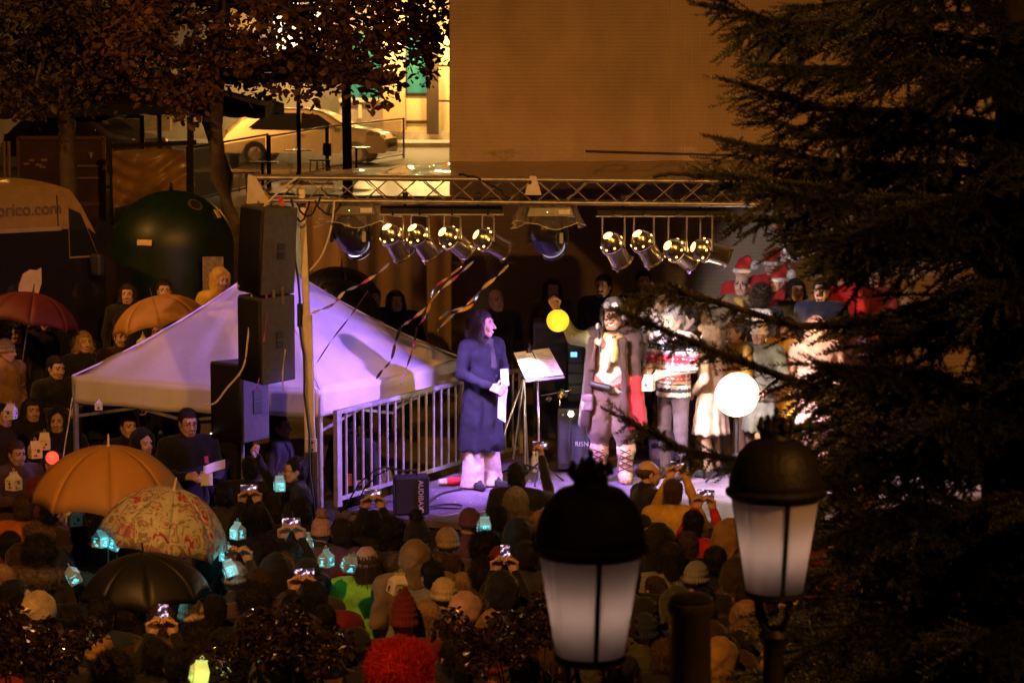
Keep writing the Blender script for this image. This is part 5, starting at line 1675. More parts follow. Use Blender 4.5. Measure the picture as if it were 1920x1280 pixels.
# ---- van
vb = P(184, 500, 30.6)
vz = ground_z(vb.y)
van = thing('panel_van', 'gold topped dark van lettered torico.com at the left edge', 'van', (vb.x, vb.y, vz), R(42))
vh = P(60, 346, 30.4).z - vz + .06
m_vang = M('van_gold', (.50, .33, .09), .32, metal=.5, var=.15, coat=.4)
m_vand = M('van_dark', (.012, .010, .008), .25, var=.2, coat=.5)
VW = 1.9
def vsec(x):
    # roof line: nose at x=0 going to -5
    pts = [(0.0, .46), (-.06, .56), (-.42, .64), (-.50, .68), (-.78, .90), (-.92, .975), (-1.12, 1.0), (-5.0, 1.0)]
    for i in range(len(pts) - 1):
        if pts[i + 1][0] <= x <= pts[i][0]:
            f = (pts[i][0] - x) / (pts[i][0] - pts[i + 1][0])
            return pts[i][1] + (pts[i + 1][1] - pts[i][1]) * f
    return 1.0
xs = [0, -.02, -.06, -.2, -.42, -.5, -.6, -.7, -.78, -.85, -.92, -1.0, -1.12, -1.5, -2.5, -3.5, -5.0]
low_, up_b = MB(), MB()
def ring(x, z0, z1, k):
    top = vsec(x)
    z1 = min(z1, top)
    w_ = VW / 2
    out = []
    for s in (-1, 1):
        pass
    return [(x, -w_, z0 * vh), (x, -w_ * (1 - .0), z1 * vh)]
def vside(mb, za, zb2, s):
    for i in range(len(xs) - 1):
        x0, x1 = xs[i], xs[i + 1]
        def pt(x, z):
            z = min(z, vsec(x))
            w_ = VW / 2 * (1 - .10 * max(0, (z - .55) / .45)) * (1 - .12 * max(0, (x + .5) / .5))
            return (x, s * w_, z * vh)
        zs = np.linspace(za, zb2, 5)
        for a, b2 in zip(zs[:-1], zs[1:]):
            q4 = [pt(x0, a), pt(x1, a), pt(x1, b2), pt(x0, b2)]
            mb.add(q4, [(0, 1, 2, 3) if s > 0 else (3, 2, 1, 0)])
for s in (-1, 1):
    vside(low_, .14, .79, s)
    vside(up_b, .79, 1.0, s)
for mb, lo2 in ((up_b, 0),):
    for i in range(len(xs) - 1):
        for j in range(6):
            def pt(x, c):
                z = vsec(x)
                w_ = VW / 2 * (1 - .10 * max(0, (z - .55) / .45)) * (1 - .12 * max(0, (x + .5) / .5))
                return (x, c * w_, z * vh + (.05 * (1 - c * c) if z > .9 else .02 * (1 - c * c)))
            c0, c1_ = -1 + j / 3, -1 + (j + 1) / 3
            mb.add([pt(xs[i], c0), pt(xs[i], c1_), pt(xs[i + 1], c1_), pt(xs[i + 1], c0)], [(0, 1, 2, 3)])
low_.add([(0.001, -.8, .14 * vh), (.001, .8, .14 * vh), (.001, .8, .46 * vh), (.001, -.8, .46 * vh)], [(0, 1, 2, 3)])
low_.build('lower_body', m_vand, van, smooth=True)
up_b.build('upper_body', m_vang, van, smooth=True)
vy = -VW / 2
gl = MATS['car_glass']
def vq(name, pts, mat, off=.012):
    return MB().poly([(x, -(VW / 2 * (1 - .10 * max(0, (z - .55) / .45)) * (1 - .12 * max(0, (x + .5) / .5)) + off), z * vh) for x, z in pts]).build(name, mat, van, thick=.006)
vq('cab_window', [(-.98, .66), (-.60, .66), (-.80, .86), (-.96, .89)], gl)
vq('window_frame', [(-.985, .652), (-.585, .652), (-.795, .868), (-.965, .898)], m_vang, .006)
MB().poly([(-.50, -.72, .69 * vh), (-.50, .72, .69 * vh), (-.90, .66, .955 * vh), (-.90, -.66, .955 * vh)]).build('windscreen', gl, van, loc=(.02, 0, .012))
vq('side_trim', [(-1.08, .785), (-5, .785), (-5, .805), (-1.08, .805)], M('trim_brass', (.65, .5, .25), .3, metal=.6), .016)
text_mesh('lettering', 'torico.com', .21, M('van_lettering', (.13, .09, .05), .6), van, (-1.06, -(VW / 2 * .945 + .012), .89 * vh), (R(88), 0, 0), .002, align='RIGHT')
# white animal silhouette on the flank
sil = [(0, 0), (.10, .04), (.20, .30), (.30, .36), (.42, .30), (.46, .05), (.56, .08), (.60, .42), (.72, .62), (.74, .86), (.60, .82), (.42, .84), (.20, .78), (.06, .60), (.0, .30)]
vq('animal_decal', [(-1.72 + x * .46, .36 + z * .30) for x, z in sil], M('decal_cream', (.62, .48, .28), .6), .014)
vq('door_seam', [(-1.10, .18), (-1.115, .18), (-1.115, .95), (-1.10, .95)], m_black, .014)
MB().box((-.72, -VW / 2 - .16, .62 * vh), (.1, .2, .26)).build('mirror', m_black, van, bevel=.03)
for s in (-1, 1):
    MB().box((-.02, s * .68, .42 * vh), (.08, .22, .26)).build('headlight', M('headlamp', (.8, .78, .7), .1), van, bevel=.02)
    for wx in (-.75, -4.0):
        c = Vector((wx, s * (VW / 2 - .1), .33))
        fm = Euler((R(90), 0, 0)).to_matrix()
        w = MB().lathe([(.2, -.11), (.31, -.11), (.33, -.06), (.33, .06), (.31, .11), (.2, .11)], 24, c, fm).build('wheel', M('tyre', (.02, .02, .02), .8), van, smooth=True)
        MB().lathe([(.001, -s * .09), (.2, -s * .09)], 20, c, fm).build('rim', m_alu, w, smooth=True)
MB().box((.03, 0, .26 * vh), (.1, 1.6, .22)).build('bumper', m_black, van, bevel=.04)
MB().box((.02, 0, .42 * vh), (.04, .9, .16)).build('front_grille', m_chrome, van, bevel=.02)
# ================================================================== PEOPLE KIT
m_skin = M('skin', (.52, .32, .235), .5, var=.10, vs=14, bump=.05, spec=.4)
m_skin2 = M('skin_tan', (.42, .25, .17), .5, var=.12, vs=14, spec=.4)
m_lips = M('lips', (.42, .22, .17), .4, var=.1)
m_eyew = M('eye_white', (.40, .31, .27), .3, var=0)
m_eyed = M('eye_dark', (.06, .036, .025), .2, var=0)
m_teeth = M('teeth', (.85, .82, .76), .3, var=0)
def hairm(name, col, rough=.45):
    return M('hair_' + name, col, rough, var=.5, vs=9, bump=.9, bs=26, stretch=(7, 7, 1.2), spec=.5)
H = dict(black=hairm('black', (.010, .008, .007)), dark=hairm('dark', (.022, .014, .010)), brown=hairm('brown', (.07, .038, .02)),
         blond=hairm('blond', (.36, .22, .10)), grey=hairm('grey', (.26, .23, .21)), light=hairm('light', (.16, .10, .06)), red=hairm('wig_red', (.55, .012, .02), .6))
C = dict(black=cloth('black', (.012, .011, .012)), char=cloth('charcoal', (.035, .033, .034)), navy=cloth('navy', (.016, .020, .045)), brown=cloth('brown', (.075, .042, .025)),
         dbrown=cloth('dark_brown', (.034, .020, .014)), olive=cloth('olive', (.05, .05, .024)), beige=cloth('beige', (.42, .32, .22)), cream=cloth('cream', (.62, .54, .43)),
         burg=cloth('burgundy', (.13, .014, .018)), red=cloth('red', (.42, .02, .025)), must=cloth('mustard', (.46, .27, .05)), ochre=cloth('ochre', (.26, .145, .05)),
         orange=cloth('orange', (.48, .12, .03)), green=cloth('neon_green', (.22, .50, .035)), blue=cloth('blue', (.05, .075, .17)), pink=cloth('pink', (.42, .26, .26)),
         grey=cloth('grey', (.20, .19, .19)), white=cloth('white', (.72, .69, .66)), purple=cloth('purple', (.10, .045, .11)), gren=cloth('grey_green', (.12, .13, .10)),
         fur=M('fur_brown', (.16, .11, .07), .9, var=.5, vs=30, bump=1, bs=90), tan=cloth('tan', (.20, .13, .07)), knit=cloth('knit', (.28, .20, .13), bump=.9, bs=70), yell=cloth('yellow', (.55, .36, .07)))
HANDS = {}
def hand_mesh(curl, side, res=.0045):
    key = (curl, side)
    if key in HANDS: return HANDS[key]
    S = Sdf()
    S.rc((0, 0, .03), (0, 0, -.02), .026, .028, 0, .01, fy=.8)
    S.bx((0, 0, -.055), (.040, .014, .045), .013, 0, .012)
    for i, ln in enumerate((.92, 1.05, 1.0, .82)):
        x = side * (.030 - .020 * i)
        p = np.array([x, 0, -.095])
        a = .12
        for j, sl_ in enumerate((.042, .027, .021)):
            a2 = a + curl * (.75 if j == 0 else 1.0)
            a = a2
            q_ = p + np.array([side * (.004 * (1.5 - i)) * .3, -math.sin(a), -math.cos(a)]) * sl_ * ln
            S.rc(p, q_, .0098 - .001 * j, .0090 - .001 * j, 0, .006)
            p = q_
    b0 = np.array([side * .034, -.004, -.025])
    b1 = b0 + np.array([side * .028, -.018, -.030])
    b2 = b1 + np.array([side * (.012 - .03 * min(curl, 1)), -.014 - .012 * curl, -.028])
    b3 = b2 + np.array([side * (-.004 - .015 * min(curl, 1)), -.010, -.022])
    S.chain([b0, b1, b2, b3], [.014, .0115, .0105, .008], 0, .008)
    HANDS[key] = S.mesh(res)
    return HANDS[key]
def put_hand(wrist, d, palm, curl, side):
    d = Vector(d).normalized()
    z = -d
    y = -(Vector(palm) - Vector(palm).project(d)).normalized()
    x = y.cross(z)
    A = Matrix((x, y, z)).transposed().to_4x4()
    A.translation = Vector(wrist) + d * .015
    return xf(hand_mesh(curl, side), A)
HEADS = {}
def head_mesh(kind='neutral', res=.0065):
    if (kind, res) in HEADS: return HEADS[(kind, res)]
    S = Sdf()
    fem = 'f' in kind.split('_')
    jw = .92 if fem else 1.0
    S.el((0, .018, .035), (.074, .094, .083), 0, .02)
    S.el((0, -.032, -.015), (.060 * jw, .064, .088), 0, .03)
    S.el((0, -.050, -.082), (.036 * jw, .036, .030), 0, .03)
    for s in (-1, 1):
        S.el((s * .036 * jw, -.066, -.028), (.026, .024, .028), 0, .02)
        S.rc((s * .055 * jw, -.005, -.05), (s * .028 * jw, -.060, -.088), .022, .020, 0, .025)
        S.el((s * .076, .012, -.008), (.010, .022, .032), 0, .006)
    S.rc((-.034, -.080, .036), (.034, -.080, .036), .014, None, 0, .012)
    S.rc((0, -.092, .018), (0, -.116, -.026), .0085, .0125, 0, .010)
    for s in (-1, 1):
        S.el((s * .011, -.102, -.030), (.010, .010, .008), 0, .006)
        S.el((s * .031, -.096, .010), (.013, .008, .008), 0, .010, sub=True)
        S.el((s * .031, -.080, .009), (.0125, .0125, .0085), 2, .003)
        S.el((s * .031, -.0905, .009), (.0055, .0045, .0062), 3, .002)
        S.rc((s * .018, -.0945, .033), (s * .047, -.085, .034), .0032, .0024, 5, .003)
    if 'smile' in kind:
        for i in range(5):
            u0, u1 = -1 + i * .4, -1 + (i + 1) * .4
            f = lambda u: (u * .028, -.098 + .016 * u * u, -.060 + .012 * u * u)
            g_ = lambda u: (u * .024, -.099 + .016 * u * u, -.066 + .012 * u * u)
            h_ = lambda u: (u * .026, -.096 + .016 * u * u, -.074 + .018 * u * u)
            S.rc(f(u0), f(u1), .0048, None, 1, .003)
            S.rc(g_(u0), g_(u1), .0052, None, 4, .002)
            S.rc(h_(u0), h_(u1), .0055, None, 1, .003)
        for s in (-1, 1): S.el((s * .040, -.072, -.038), (.020, .018, .018), 0, .014)
    else:
        S.rc((-.021, -.094, -.058), (.021, -.094, -.058), .0052, None, 1, .004)
        S.rc((-.016, -.0945, -.067), (.016, -.0945, -.067), .0062, None, 1, .004)
    if 'beard' in kind:
        S.el((0, -.046, -.086), (.044, .042, .032), 5, .012)
        S.rc((-.028, -.094, -.046), (.028, -.094, -.046), .006, None, 5, .004)
    S.rc((0, .022, -.05), (0, .028, -.19), .048 * jw, .056 * jw, 0, .02)
    HEADS[(kind, res)] = S.mesh(res)
    return HEADS[(kind, res)]
HMAP = [0, 4, 5, 6, 7, 6]
def fur(part, n, ln, droop=.5, seed=0, wd=.0016, jit=.6, head=False):
    V, F, m = part
    r = np.random.default_rng(seed)
    a, b, c = V[F[:, 0]], V[F[:, 1]], V[F[:, 2]]
    N = np.cross(b - a, c - a)
    N /= np.linalg.norm(N, axis=1)[:, None] + 1e-9
    k = r.integers(0, len(F), n)
    w = r.random((n, 1))
    p = a[k] * w + V[F[k, 2]] * (1 - w)
    d = N[k] + r.normal(size=(n, 3)) * jit + np.array([0, 0, -droop])
    d /= np.linalg.norm(d, axis=1)[:, None]
    s = np.cross(d, r.normal(size=(n, 3)))
    s /= np.linalg.norm(s, axis=1)[:, None]
    L = ln * r.uniform(.5, 1.2, n)[:, None]
    mid = p + d * L * .55
    d2 = d + r.normal(size=(n, 3)) * jit * .7
    tip = mid + d2 * L * .5
    if head:   # keep strands off the face
        ok = ~((tip[:, 1] < -.035) & (tip[:, 2] < .088)) & ~((p[:, 1] < -.05) & (np.abs(p[:, 0]) < .06))
        p, d, s, mid, tip = p[ok], d[ok], s[ok], mid[ok], tip[ok]
        n = len(p)
    VV = np.concatenate([p - s * wd, p + s * wd, mid + s * wd * .8, mid - s * wd * .8, tip])
    i = np.arange(n)
    F2 = np.concatenate([np.stack([i, i + n, i + 2 * n, i + 3 * n], 1), np.stack([i + 3 * n, i + 2 * n, i + 4 * n, i + 4 * n], 1)])
    # second set as quads with a doubled tip is degenerate: make the tip a thin quad
    tip2 = tip + s * wd * .3
    VV = np.concatenate([VV, tip2])
    F2[n:, 2], F2[n:, 3] = i + 5 * n, i + 4 * n
    return joinm([part, (VV, F2, np.full(len(F2), m[0] if len(m) else 0))])
HAIR = {}
def rib(X, Y, Z):
    return .0035 * np.sin(26 * np.arctan2(Y - .014, X)) + .002 * np.sin(160 * Z)
def hair_mesh(kind):
    if kind in HAIR: return HAIR[kind]
    S = Sdf()
    res, nz, fr = .010, vnoise((60, 130), (.004, .003)), None
    def cap(rx=.084, ry=.104, rz=.092, c=(0, .022, .043)):
        S.el(c, (rx, ry, rz), 0, .01)
    def face_cut(zc=-.025, y=-.115, hz=.090, hx=.068):
        S.bx((0, y, zc), (hx, .085, hz), .03, 0, .010, sub=True)
    if kind == 'short':
        cap(); S.el((0, .045, -.02), (.078, .078, .075), 0, .02); face_cut(); S.bx((0, 0, -.14), (.2, .2, .055), .01, 0, .01, sub=True); fr = (1800, .020, .9)
    elif kind == 'bald':
        S.el((0, .03, .015), (.083, .098, .065), 0, .01); S.el((0, -.0, .085), (.068, .085, .062), 0, .01, sub=True); face_cut(); S.bx((0, 0, -.13), (.2, .2, .055), .01, 0, .01, sub=True)
    elif kind == 'long':
        cap(.088, .108, .094); S.rc((0, .06, .03), (0, .075, -.26), .085, .075, 0, .03, fy=.7)
        for s in (-1, 1): S.chain([(s * .068, .0, .04), (s * .083, -.005, -.08), (s * .085, .02, -.22)], [.03, .03, .022], 0, .02)
        face_cut(); fr = (2600, .06, 1.8)
    elif kind == 'bob':
        cap(.092, .110, .096)
        for s in (-1, 1): S.chain([(s * .066, .0, .04), (s * .088, -.004, -.07), (s * .088, .01, -.165)], [.030, .032, .026], 0, .02)
        S.rc((0, .06, .03), (0, .07, -.12), .085, .07, 0, .03, fy=.7); face_cut(hx=.073); fr = (2400, .05, 1.6)
    elif kind == 'ponytail':
        cap(); S.el((0, .05, -.02), (.076, .075, .07), 0, .02); S.chain([(0, .115, .03), (0, .15, -.04), (0, .14, -.18)], [.03, .034, .012], 0, .015); face_cut(); S.bx((0, -.1, -.14), (.2, .16, .055), .01, 0, .01, sub=True); fr = (1800, .045, 1.4)
    elif kind == 'curly':
        cap(.115, .13, .115, (0, .025, .035)); S.el((0, .05, -.05), (.10, .09, .09), 0, .03); face_cut(); nz = vnoise((45, 95), (.016, .009)); fr = (3500, .045, .2)
    elif kind == 'wig':
        cap(.175, .17, .15, (0, .02, .03)); S.el((0, .03, -.09), (.165, .13, .11), 0, .04); face_cut(-.04, -.16, .085); nz = vnoise((38, 80), (.022, .012)); fr = (9000, .05, .1)
    elif kind == 'beanie':
        S.el((0, .014, .050), (.092, .112, .108), 0, .01); S.bx((0, .01, -.075), (.2, .2, .075), .01, 0, .008, sub=True)
        for i in range(16):
            a, b = 2 * PI * i / 16, 2 * PI * (i + 1) / 16
            S.rc((.084 * math.cos(a), .014 + .104 * math.sin(a), .016), (.084 * math.cos(b), .014 + .104 * math.sin(b), .016), .017, None, 0, .006)
        nz, res = rib, .007
    elif kind in ('pompom', 'pointed'):
        S.el((0, .014, .050), (.092, .112, .112 if kind == 'pompom' else .15), 0, .01)
        if kind == 'pointed': S.rc((0, .02, .15), (0, .05, .25), .07, .02, 0, .04)
        S.bx((0, .01, -.085), (.2, .2, .075), .01, 0, .008, sub=True)
        for i in range(16):
            a, b = 2 * PI * i / 16, 2 * PI * (i + 1) / 16
            S.rc((.085 * math.cos(a), .014 + .104 * math.sin(a), .008), (.085 * math.cos(b), .014 + .104 * math.sin(b), .008), .018, None, 0, .006)
        nz, res = rib, .007
    elif kind == 'santa':
        S.el((0, .014, .050), (.090, .108, .10), 0, .01); S.chain([(0, .02, .12), (.05, .05, .16), (.11, .07, .10)], [.06, .04, .022], 0, .03); S.bx((0, .01, -.065), (.2, .2, .075), .01, 0, .008, sub=True); nz = None
    elif kind == 'rim':
        for i in range(18):
            a, b = 2 * PI * i / 18, 2 * PI * (i + 1) / 18
            S.rc((.088 * math.cos(a), .014 + .106 * math.sin(a), .022), (.088 * math.cos(b), .014 + .106 * math.sin(b), .022), .024, None, 0, .006)
        nz = vnoise((90,), (.004,)); fr = (900, .014, 0)
    elif kind == 'ball':
        S.el((0, 0, 0), (.045, .045, .045), 0, .01); nz = vnoise((90,), (.004,)); fr = (900, .02, 0)
    elif kind == 'cap':
        S.el((0, .014, .052), (.090, .108, .085), 0, .01); S.bx((0, .01, -.06), (.2, .2, .075), .01, 0, .008, sub=True); S.el((0, -.13, .02), (.07, .07, .010), 0, .012); nz = None
    elif kind == 'hood':
        S.el((0, .035, .02), (.125, .135, .150), 0, .02); S.rc((0, .06, -.04), (0, .05, -.17), .105, .12, 0, .04); S.el((0, -.12, -.01), (.088, .13, .115), 0, .012, sub=True); nz = vnoise((24, 50, 95), (.014, .007, .003))
    elif kind == 'furtrim':
        for i in range(14):
            a, b = 2 * PI * i / 14, 2 * PI * (i + 1) / 14
            f = lambda t: (.105 * math.cos(t), -.075 + .03 * math.cos(t) ** 2, .0 + .125 * math.sin(t))
            S.rc(f(a), f(b), .024, None, 0, .01)
        nz = vnoise((70,), (.006,)); fr = (1600, .028, .1)
    elif kind == 'hooddown':
        S.chain([(-.15, .02, -.20), (-.12, .12, -.19), (0, .16, -.20), (.12, .12, -.19), (.15, .02, -.20)], [.045, .06, .07, .06, .045], 0, .03); nz = vnoise((40,), (.006,))
    elif kind == 'furcollar':
        S.chain([(-.16, -.02, -.20), (-.15, .10, -.16), (-.07, .17, -.15), (.07, .17, -.15), (.15, .10, -.16), (.16, -.02, -.20)], [.05, .062, .065, .065, .062, .05], 0, .02); nz = vnoise((50, 90), (.012, .006)); fr = (3000, .04, .2)
    elif kind == 'scarf':
        S.chain([(-.085, -.02, -.165), (-.07, .07, -.15), (.07, .07, -.15), (.085, -.02, -.165), (0, -.09, -.17), (-.085, -.02, -.165)], [.035] * 6, 0, .02); S.rc((.03, -.10, -.18), (.05, -.13, -.40), .03, .035, 0, .02, fy=.6); nz = vnoise((60,), (.005,))
    p = S.mesh(res, noise=nz)
    if fr: p = fur(p, fr[0], fr[1], fr[2], seed=len(kind), jit=.22 if kind in ('bob', 'long', 'ponytail', 'short') else .6, head=kind in ('bob', 'long', 'ponytail', 'short', 'curly'))
    HAIR[kind] = p
    return p
HAIRME = {}
def add_head_item(kind, mat, parent, hc, hs, name=None, yaw=0, pitch=0, off=(0, 0, 0)):
    if kind not in HAIRME:
        V, F, m = hair_mesh(kind)
        HAIRME[kind] = mesh_np(kind, V, F)
    nm = name or dict(short='hair', bald='hair', long='hair', bob='hair', ponytail='hair', curly='hair', wig='wig', beanie='beanie', pompom='bobble_hat', pointed='knit_hat', santa='santa_hat', rim='hat_brim', ball='pompom', cap='cap', hood='hood', furtrim='fur_trim', hooddown='hood', furcollar='fur_collar', scarf='scarf')[kind]
    o = link(nm, HAIRME[kind], mat, parent)
    A = Euler((pitch, 0, yaw)).to_matrix()
    o.location = Vector(hc) + (A @ Vector(off)) * hs
    o.rotation_euler = (pitch, 0, yaw)
    o.scale = (hs, hs, hs)
    return o
# slots: 0 skin 1 top 2 trousers 3 shoes 4 lips 5 eye white 6 dark 7 teeth 8 extra
def body_mesh(pose, bulk=1.0, hem=.86, head='neutral', hs=1.0, yaw=0.0, pitch=0.0, res=.022, hands=(.7, .7), palms=None, legs='std', hc=(0, -.015, 1.60), extra=None, lextra=None, noise=(.009, .006), sleeve=1, skirt=0.0, hres=.0065):
    S = Sdf()
    b = bulk
    S.el((0, 0, 1.18), (.170 * b, .122 * b, .28), 1, .04)
    S.el((0, -.005, 1.33), (.195 * b, .130 * b, .155), 1, .04)
    S.rc((-.150 * b, 0, 1.415), (.150 * b, 0, 1.415), .072 * b, None, 1, .04)
    S.rc((0, .0, 1.44), (0, .01, 1.485), .085, .068, 1, .03)
    S.rc((0, 0, 1.05), (0, 0, hem - .04), .160 * b, .176 * b + skirt, 1, .04, fy=.76)
    for s, key in ((1, 'L'), (-1, 'R')):
        e, w = pose[key]
        sh = (s * .195 * b, .0, 1.405)
        S.rc(sh, e, .066 * b, .054 * b, sleeve, .03)
        S.rc(e, w, .053 * b, .040 * (.5 + .5 * b), sleeve, .025)
    if extra: extra(S)
    S.bx((0, 0, hem - .5), (.6, .6, .5), .01, 1, .012, sub=True)
    for s in (-1, 1):
        k, a = (s * .105, -.012, .50), (s * .105, .02, .10)
        if legs == 'apart': k, a = (s * .13, -.02, .5), (s * .15, .02, .10)
        S.rc((s * .085, 0, .90), k, .098, .070, 2, .02)
        S.rc(k, a, .066, .052, 2, .02)
        S.rc((a[0], a[1] + .02, .055), (a[0] + s * .012, a[1] - .15, .042), .050, .038, 3, .02)
    S.el((0, 0, .92), (.17, .125, .14), 2, .03)
    if lextra: lextra(S)
    body = S.mesh(res, noise=(noise if callable(noise) else vnoise((26, 55), noise)) if noise else None)
    parts = [body]
    A = Euler((pitch, 0, yaw)).to_matrix().to_4x4()
    A.translation = Vector(hc)
    parts.append(xf(head_mesh(head, hres), A @ Matrix.Scale(hs, 4), HMAP))
    for i, (s, key) in enumerate(((1, 'L'), (-1, 'R'))):
        e, w = pose[key]
        d = Vector(w) - Vector(e)
        pl = palms[i] if palms else (-s, 0, 0)
        parts.append(put_hand(w, d, pl, hands[i], s))
    return joinm(parts)
def folds(amp=.012, k=11, top=1.05):
    v = vnoise((26, 55), (.008, .005))
    return lambda X, Y, Z: v(X, Y, Z) + amp * np.sin(k * np.arctan2(Y, X) + 2.2 * np.sin(3 * Z)) * np.clip((top - Z) / .45, 0, 1) * (Z > .36)
DOWN = {'L': ((.27, .02, 1.13), (.25, -.06, .88)), 'R': ((-.27, .02, 1.13), (-.25, -.06, .88))}
POCK = {'L': ((.30, .05, 1.14), (.19, -.13, .98)), 'R': ((-.30, .05, 1.14), (-.19, -.13, .98))}
HOLD = {'L': ((.25, -.20, 1.28), (.085, -.36, 1.66)), 'R': ((-.25, -.20, 1.28), (-.085, -.36, 1.66))}
ONEUP = {'L': DOWN['L'], 'R': ((-.28, -.14, 1.38), (-.14, -.34, 1.72))}
FRONT = {'L': ((.27, -.03, 1.14), (.12, -.27, 1.16)), 'R': ((-.27, -.03, 1.14), (-.12, -.27, 1.16))}
VARS = {}
def variant(key):
    if key in VARS: return VARS[key]
    if key == 'stand': p = body_mesh(DOWN, 1.10)
    elif key == 'standf': p = body_mesh(DOWN, 1.02, head='neutral_f')
    elif key == 'pock': p = body_mesh(POCK, 1.16, yaw=.25)
    elif key == 'puffy': p = body_mesh(POCK, 1.34, noise=(.012, .006), yaw=-.2)
    elif key == 'hold': p = body_mesh(HOLD, 1.12, hands=(1.0, 1.0), palms=((-.3, .4, .2), (.3, .4, .2)), pitch=-.05)
    elif key == 'oneup': p = body_mesh(ONEUP, 1.12, hands=(.6, 1.1), palms=((-1, 0, 0), (.5, .4, .2)), yaw=-.15)
    elif key == 'front': p = body_mesh(FRONT, 1.12, hands=(.8, .8), palms=((-.4, .2, -.5), (.4, .2, -.5)), pitch=.15)
    elif key == 'coat': p = body_mesh(POCK, 1.18, hem=.50, skirt=.06, yaw=.1, noise=folds())
    elif key == 'beard': p = body_mesh(DOWN, 1.14, head='neutral_beard')
    elif key == 'kid': p = body_mesh(POCK, 1.18, hs=1.22, hc=(0, -.015, 1.62), yaw=.2)
    V, F, m = p
    VARS[key] = (mesh_np('person_' + key, V, F, m), 1.22 if key == 'kid' else 1.0, dict(pock=.25, puffy=-.2, oneup=-.15, coat=.1, kid=.2).get(key, 0), dict(hold=-.05, front=.15).get(key, 0), 1.62 if key == 'kid' else 1.60)
    return VARS[key]
PEOPLE = []
def person(loc, rz, key, top, trousers, items, label, scale=1.0, skin=None, group=None, shoes='black'):
    me, hs, yaw, pitch, hz_ = variant(key)
    o = link('person', me, [skin or m_skin, C[top], C[trousers], C[shoes], m_lips, m_eyew, m_eyed, m_teeth, C[top]], None)
    o.location = loc
    o.rotation_euler = (0, 0, rz)
    o.scale = (scale,) * 3
    tag(o, label, 'person', group)
    for it in items:
        kind, mt = it[0], it[1]
        off = (0, .03, .185) if kind == 'ball' else (0, 0, 0)
        if len(it) > 2: off = it[2]
        add_head_item(kind, mt, o, (0, -.015, hz_), hs, yaw=0 if kind in ('furcollar', 'hooddown', 'scarf') else yaw, pitch=0 if kind in ('furcollar', 'hooddown', 'scarf') else pitch, off=off)
    PEOPLE.append(o)
    return o
def depth_for(px, py, hz_):
    lo, hi = 11.0, 36.0
    f = lambda d: (lambda v: v.z - ground_z(v.y) - hz_)(P(px, py, d))
    for _ in range(40):
        mid = (lo + hi) / 2
        if f(mid) > 0: lo = mid
        else: hi = mid
    return (lo + hi) / 2
# glasses
def glasses(parent, hc, hs=1.0, yaw=0, pitch=0):
    t = bpy.data.objects.new('glasses', None)
    mb = MB()
    for s in (-1, 1):
        ring_ = [(s * .031 + .021 * math.cos(a), -.104, .008 + .016 * math.sin(a)) for a in np.linspace(0, 2 * PI, 13)]
        mb.tube(ring_, .0022, 5, cap=False)
        mb.tube([(s * .052, -.102, .012), (s * .078, -.05, .012), (s * .082, .01, .004)], .002, 5)
    mb.tube([(-.010, -.105, .012), (0, -.108, .015), (.010, -.105, .012)], .002, 5)
    o = mb.build('glasses', m_black, parent, smooth=True)
    o.location = hc
    o.rotation_euler = (pitch, 0, yaw)
    o.scale = (hs,) * 3
    return o
# ================================================================== PERFORMERS
def on_stage(px, py): return place_on(px, py)
def hero(loc, rz, scale, part, mats, label, hc, name='person'):
    V, F, m = part
    o = link('person', mesh_np('person_body', V, F, m), mats)
    o.location, o.rotation_euler, o.scale = loc, (0, 0, rz), (scale,) * 3
    tag(o, label, 'person')
    return o
def sdf_child(name, S, mat, parent, res=.012, noise=None, furp=None):
    p = S.mesh(res, noise=noise)
    if furp: p = fur(p, *furp)
    V, F, m = p
    return link(name, mesh_np(name, V, F, m), mat, parent)
# ---- woman in long navy coat
wl = on_stage(903, 913)
ws = (P(905, 582, pix(wl)[2]).z - SZ) / 1.735
wpose = {'L': ((.26, -.02, 1.14), (.10, -.24, 1.06)), 'R': ((-.26, -.02, 1.14), (-.10, -.25, 1.04))}
def wextra(S):
    S.rc((0, .0, 1.20), (0, .015, .36), .168, .255, 1, .03, fy=.74)
    S.rc((.03, -.08, 1.0), (.05, -.12, .46), .10, .11, 1, .04)
    for s in (-1, 1):
        S.rc((s * .05, -.10, 1.45), (s * .02, -.12, 1.36), .016, .010, 1, .010)
    S.rc((.0, -.112, 1.43), (0, -.142, 1.26), .030, .012, 8, .006)
def wlegs(S):
    for s in (-1, 1):
        S.rc((s * .09, 0, .60), (s * .115, .0, .02), .085, .118, 2, .012)
        S.rc((s * .12, -.06, .035), (s * .15, -.20, .03), .045, .034, 3, .01)
    S.bx((0, 0, -.185), (.6, .6, .2), .01, 3, .005, sub=True)
    for s in (-1, 1): S.rc((s * .12, -.10, .035), (s * .15, -.22, .03), .042, .032, 3, .01)
part = body_mesh(wpose, 1.04, hem=.38, lextra=wlegs, head='smile_f', yaw=.75, res=.013, hands=(.8, .8), palms=((-.5, .3, -.4), (.5, .3, -.4)), extra=wextra, noise=folds(.010, 9), hres=.0055, hs=1.1, hc=(0, -.015, 1.615))
c_coat = cloth('navy_coat', (.014, .014, .021), bump=.3)
c_coat.node_tree.nodes['Principled BSDF'].inputs['Sheen Weight'].default_value = 0
c_trou = cloth('beige_check', (.56, .46, .38), bump=.25, bs=120)
woman = hero(wl, R(38), ws, part, [m_skin, c_coat, c_trou, C['black'], m_lips, m_eyew, m_eyed, m_teeth, C['black']], 'smiling woman with dark hair in long navy coat on the stage', None)
add_head_item('bob', H['dark'], woman, (0, -.015, 1.615), 1.1, yaw=.75, off=(0, 0, -.0))
add_head_item('scarf', C['char'], woman, (0, -.01, 1.615), 1.0, name='coat_collar')
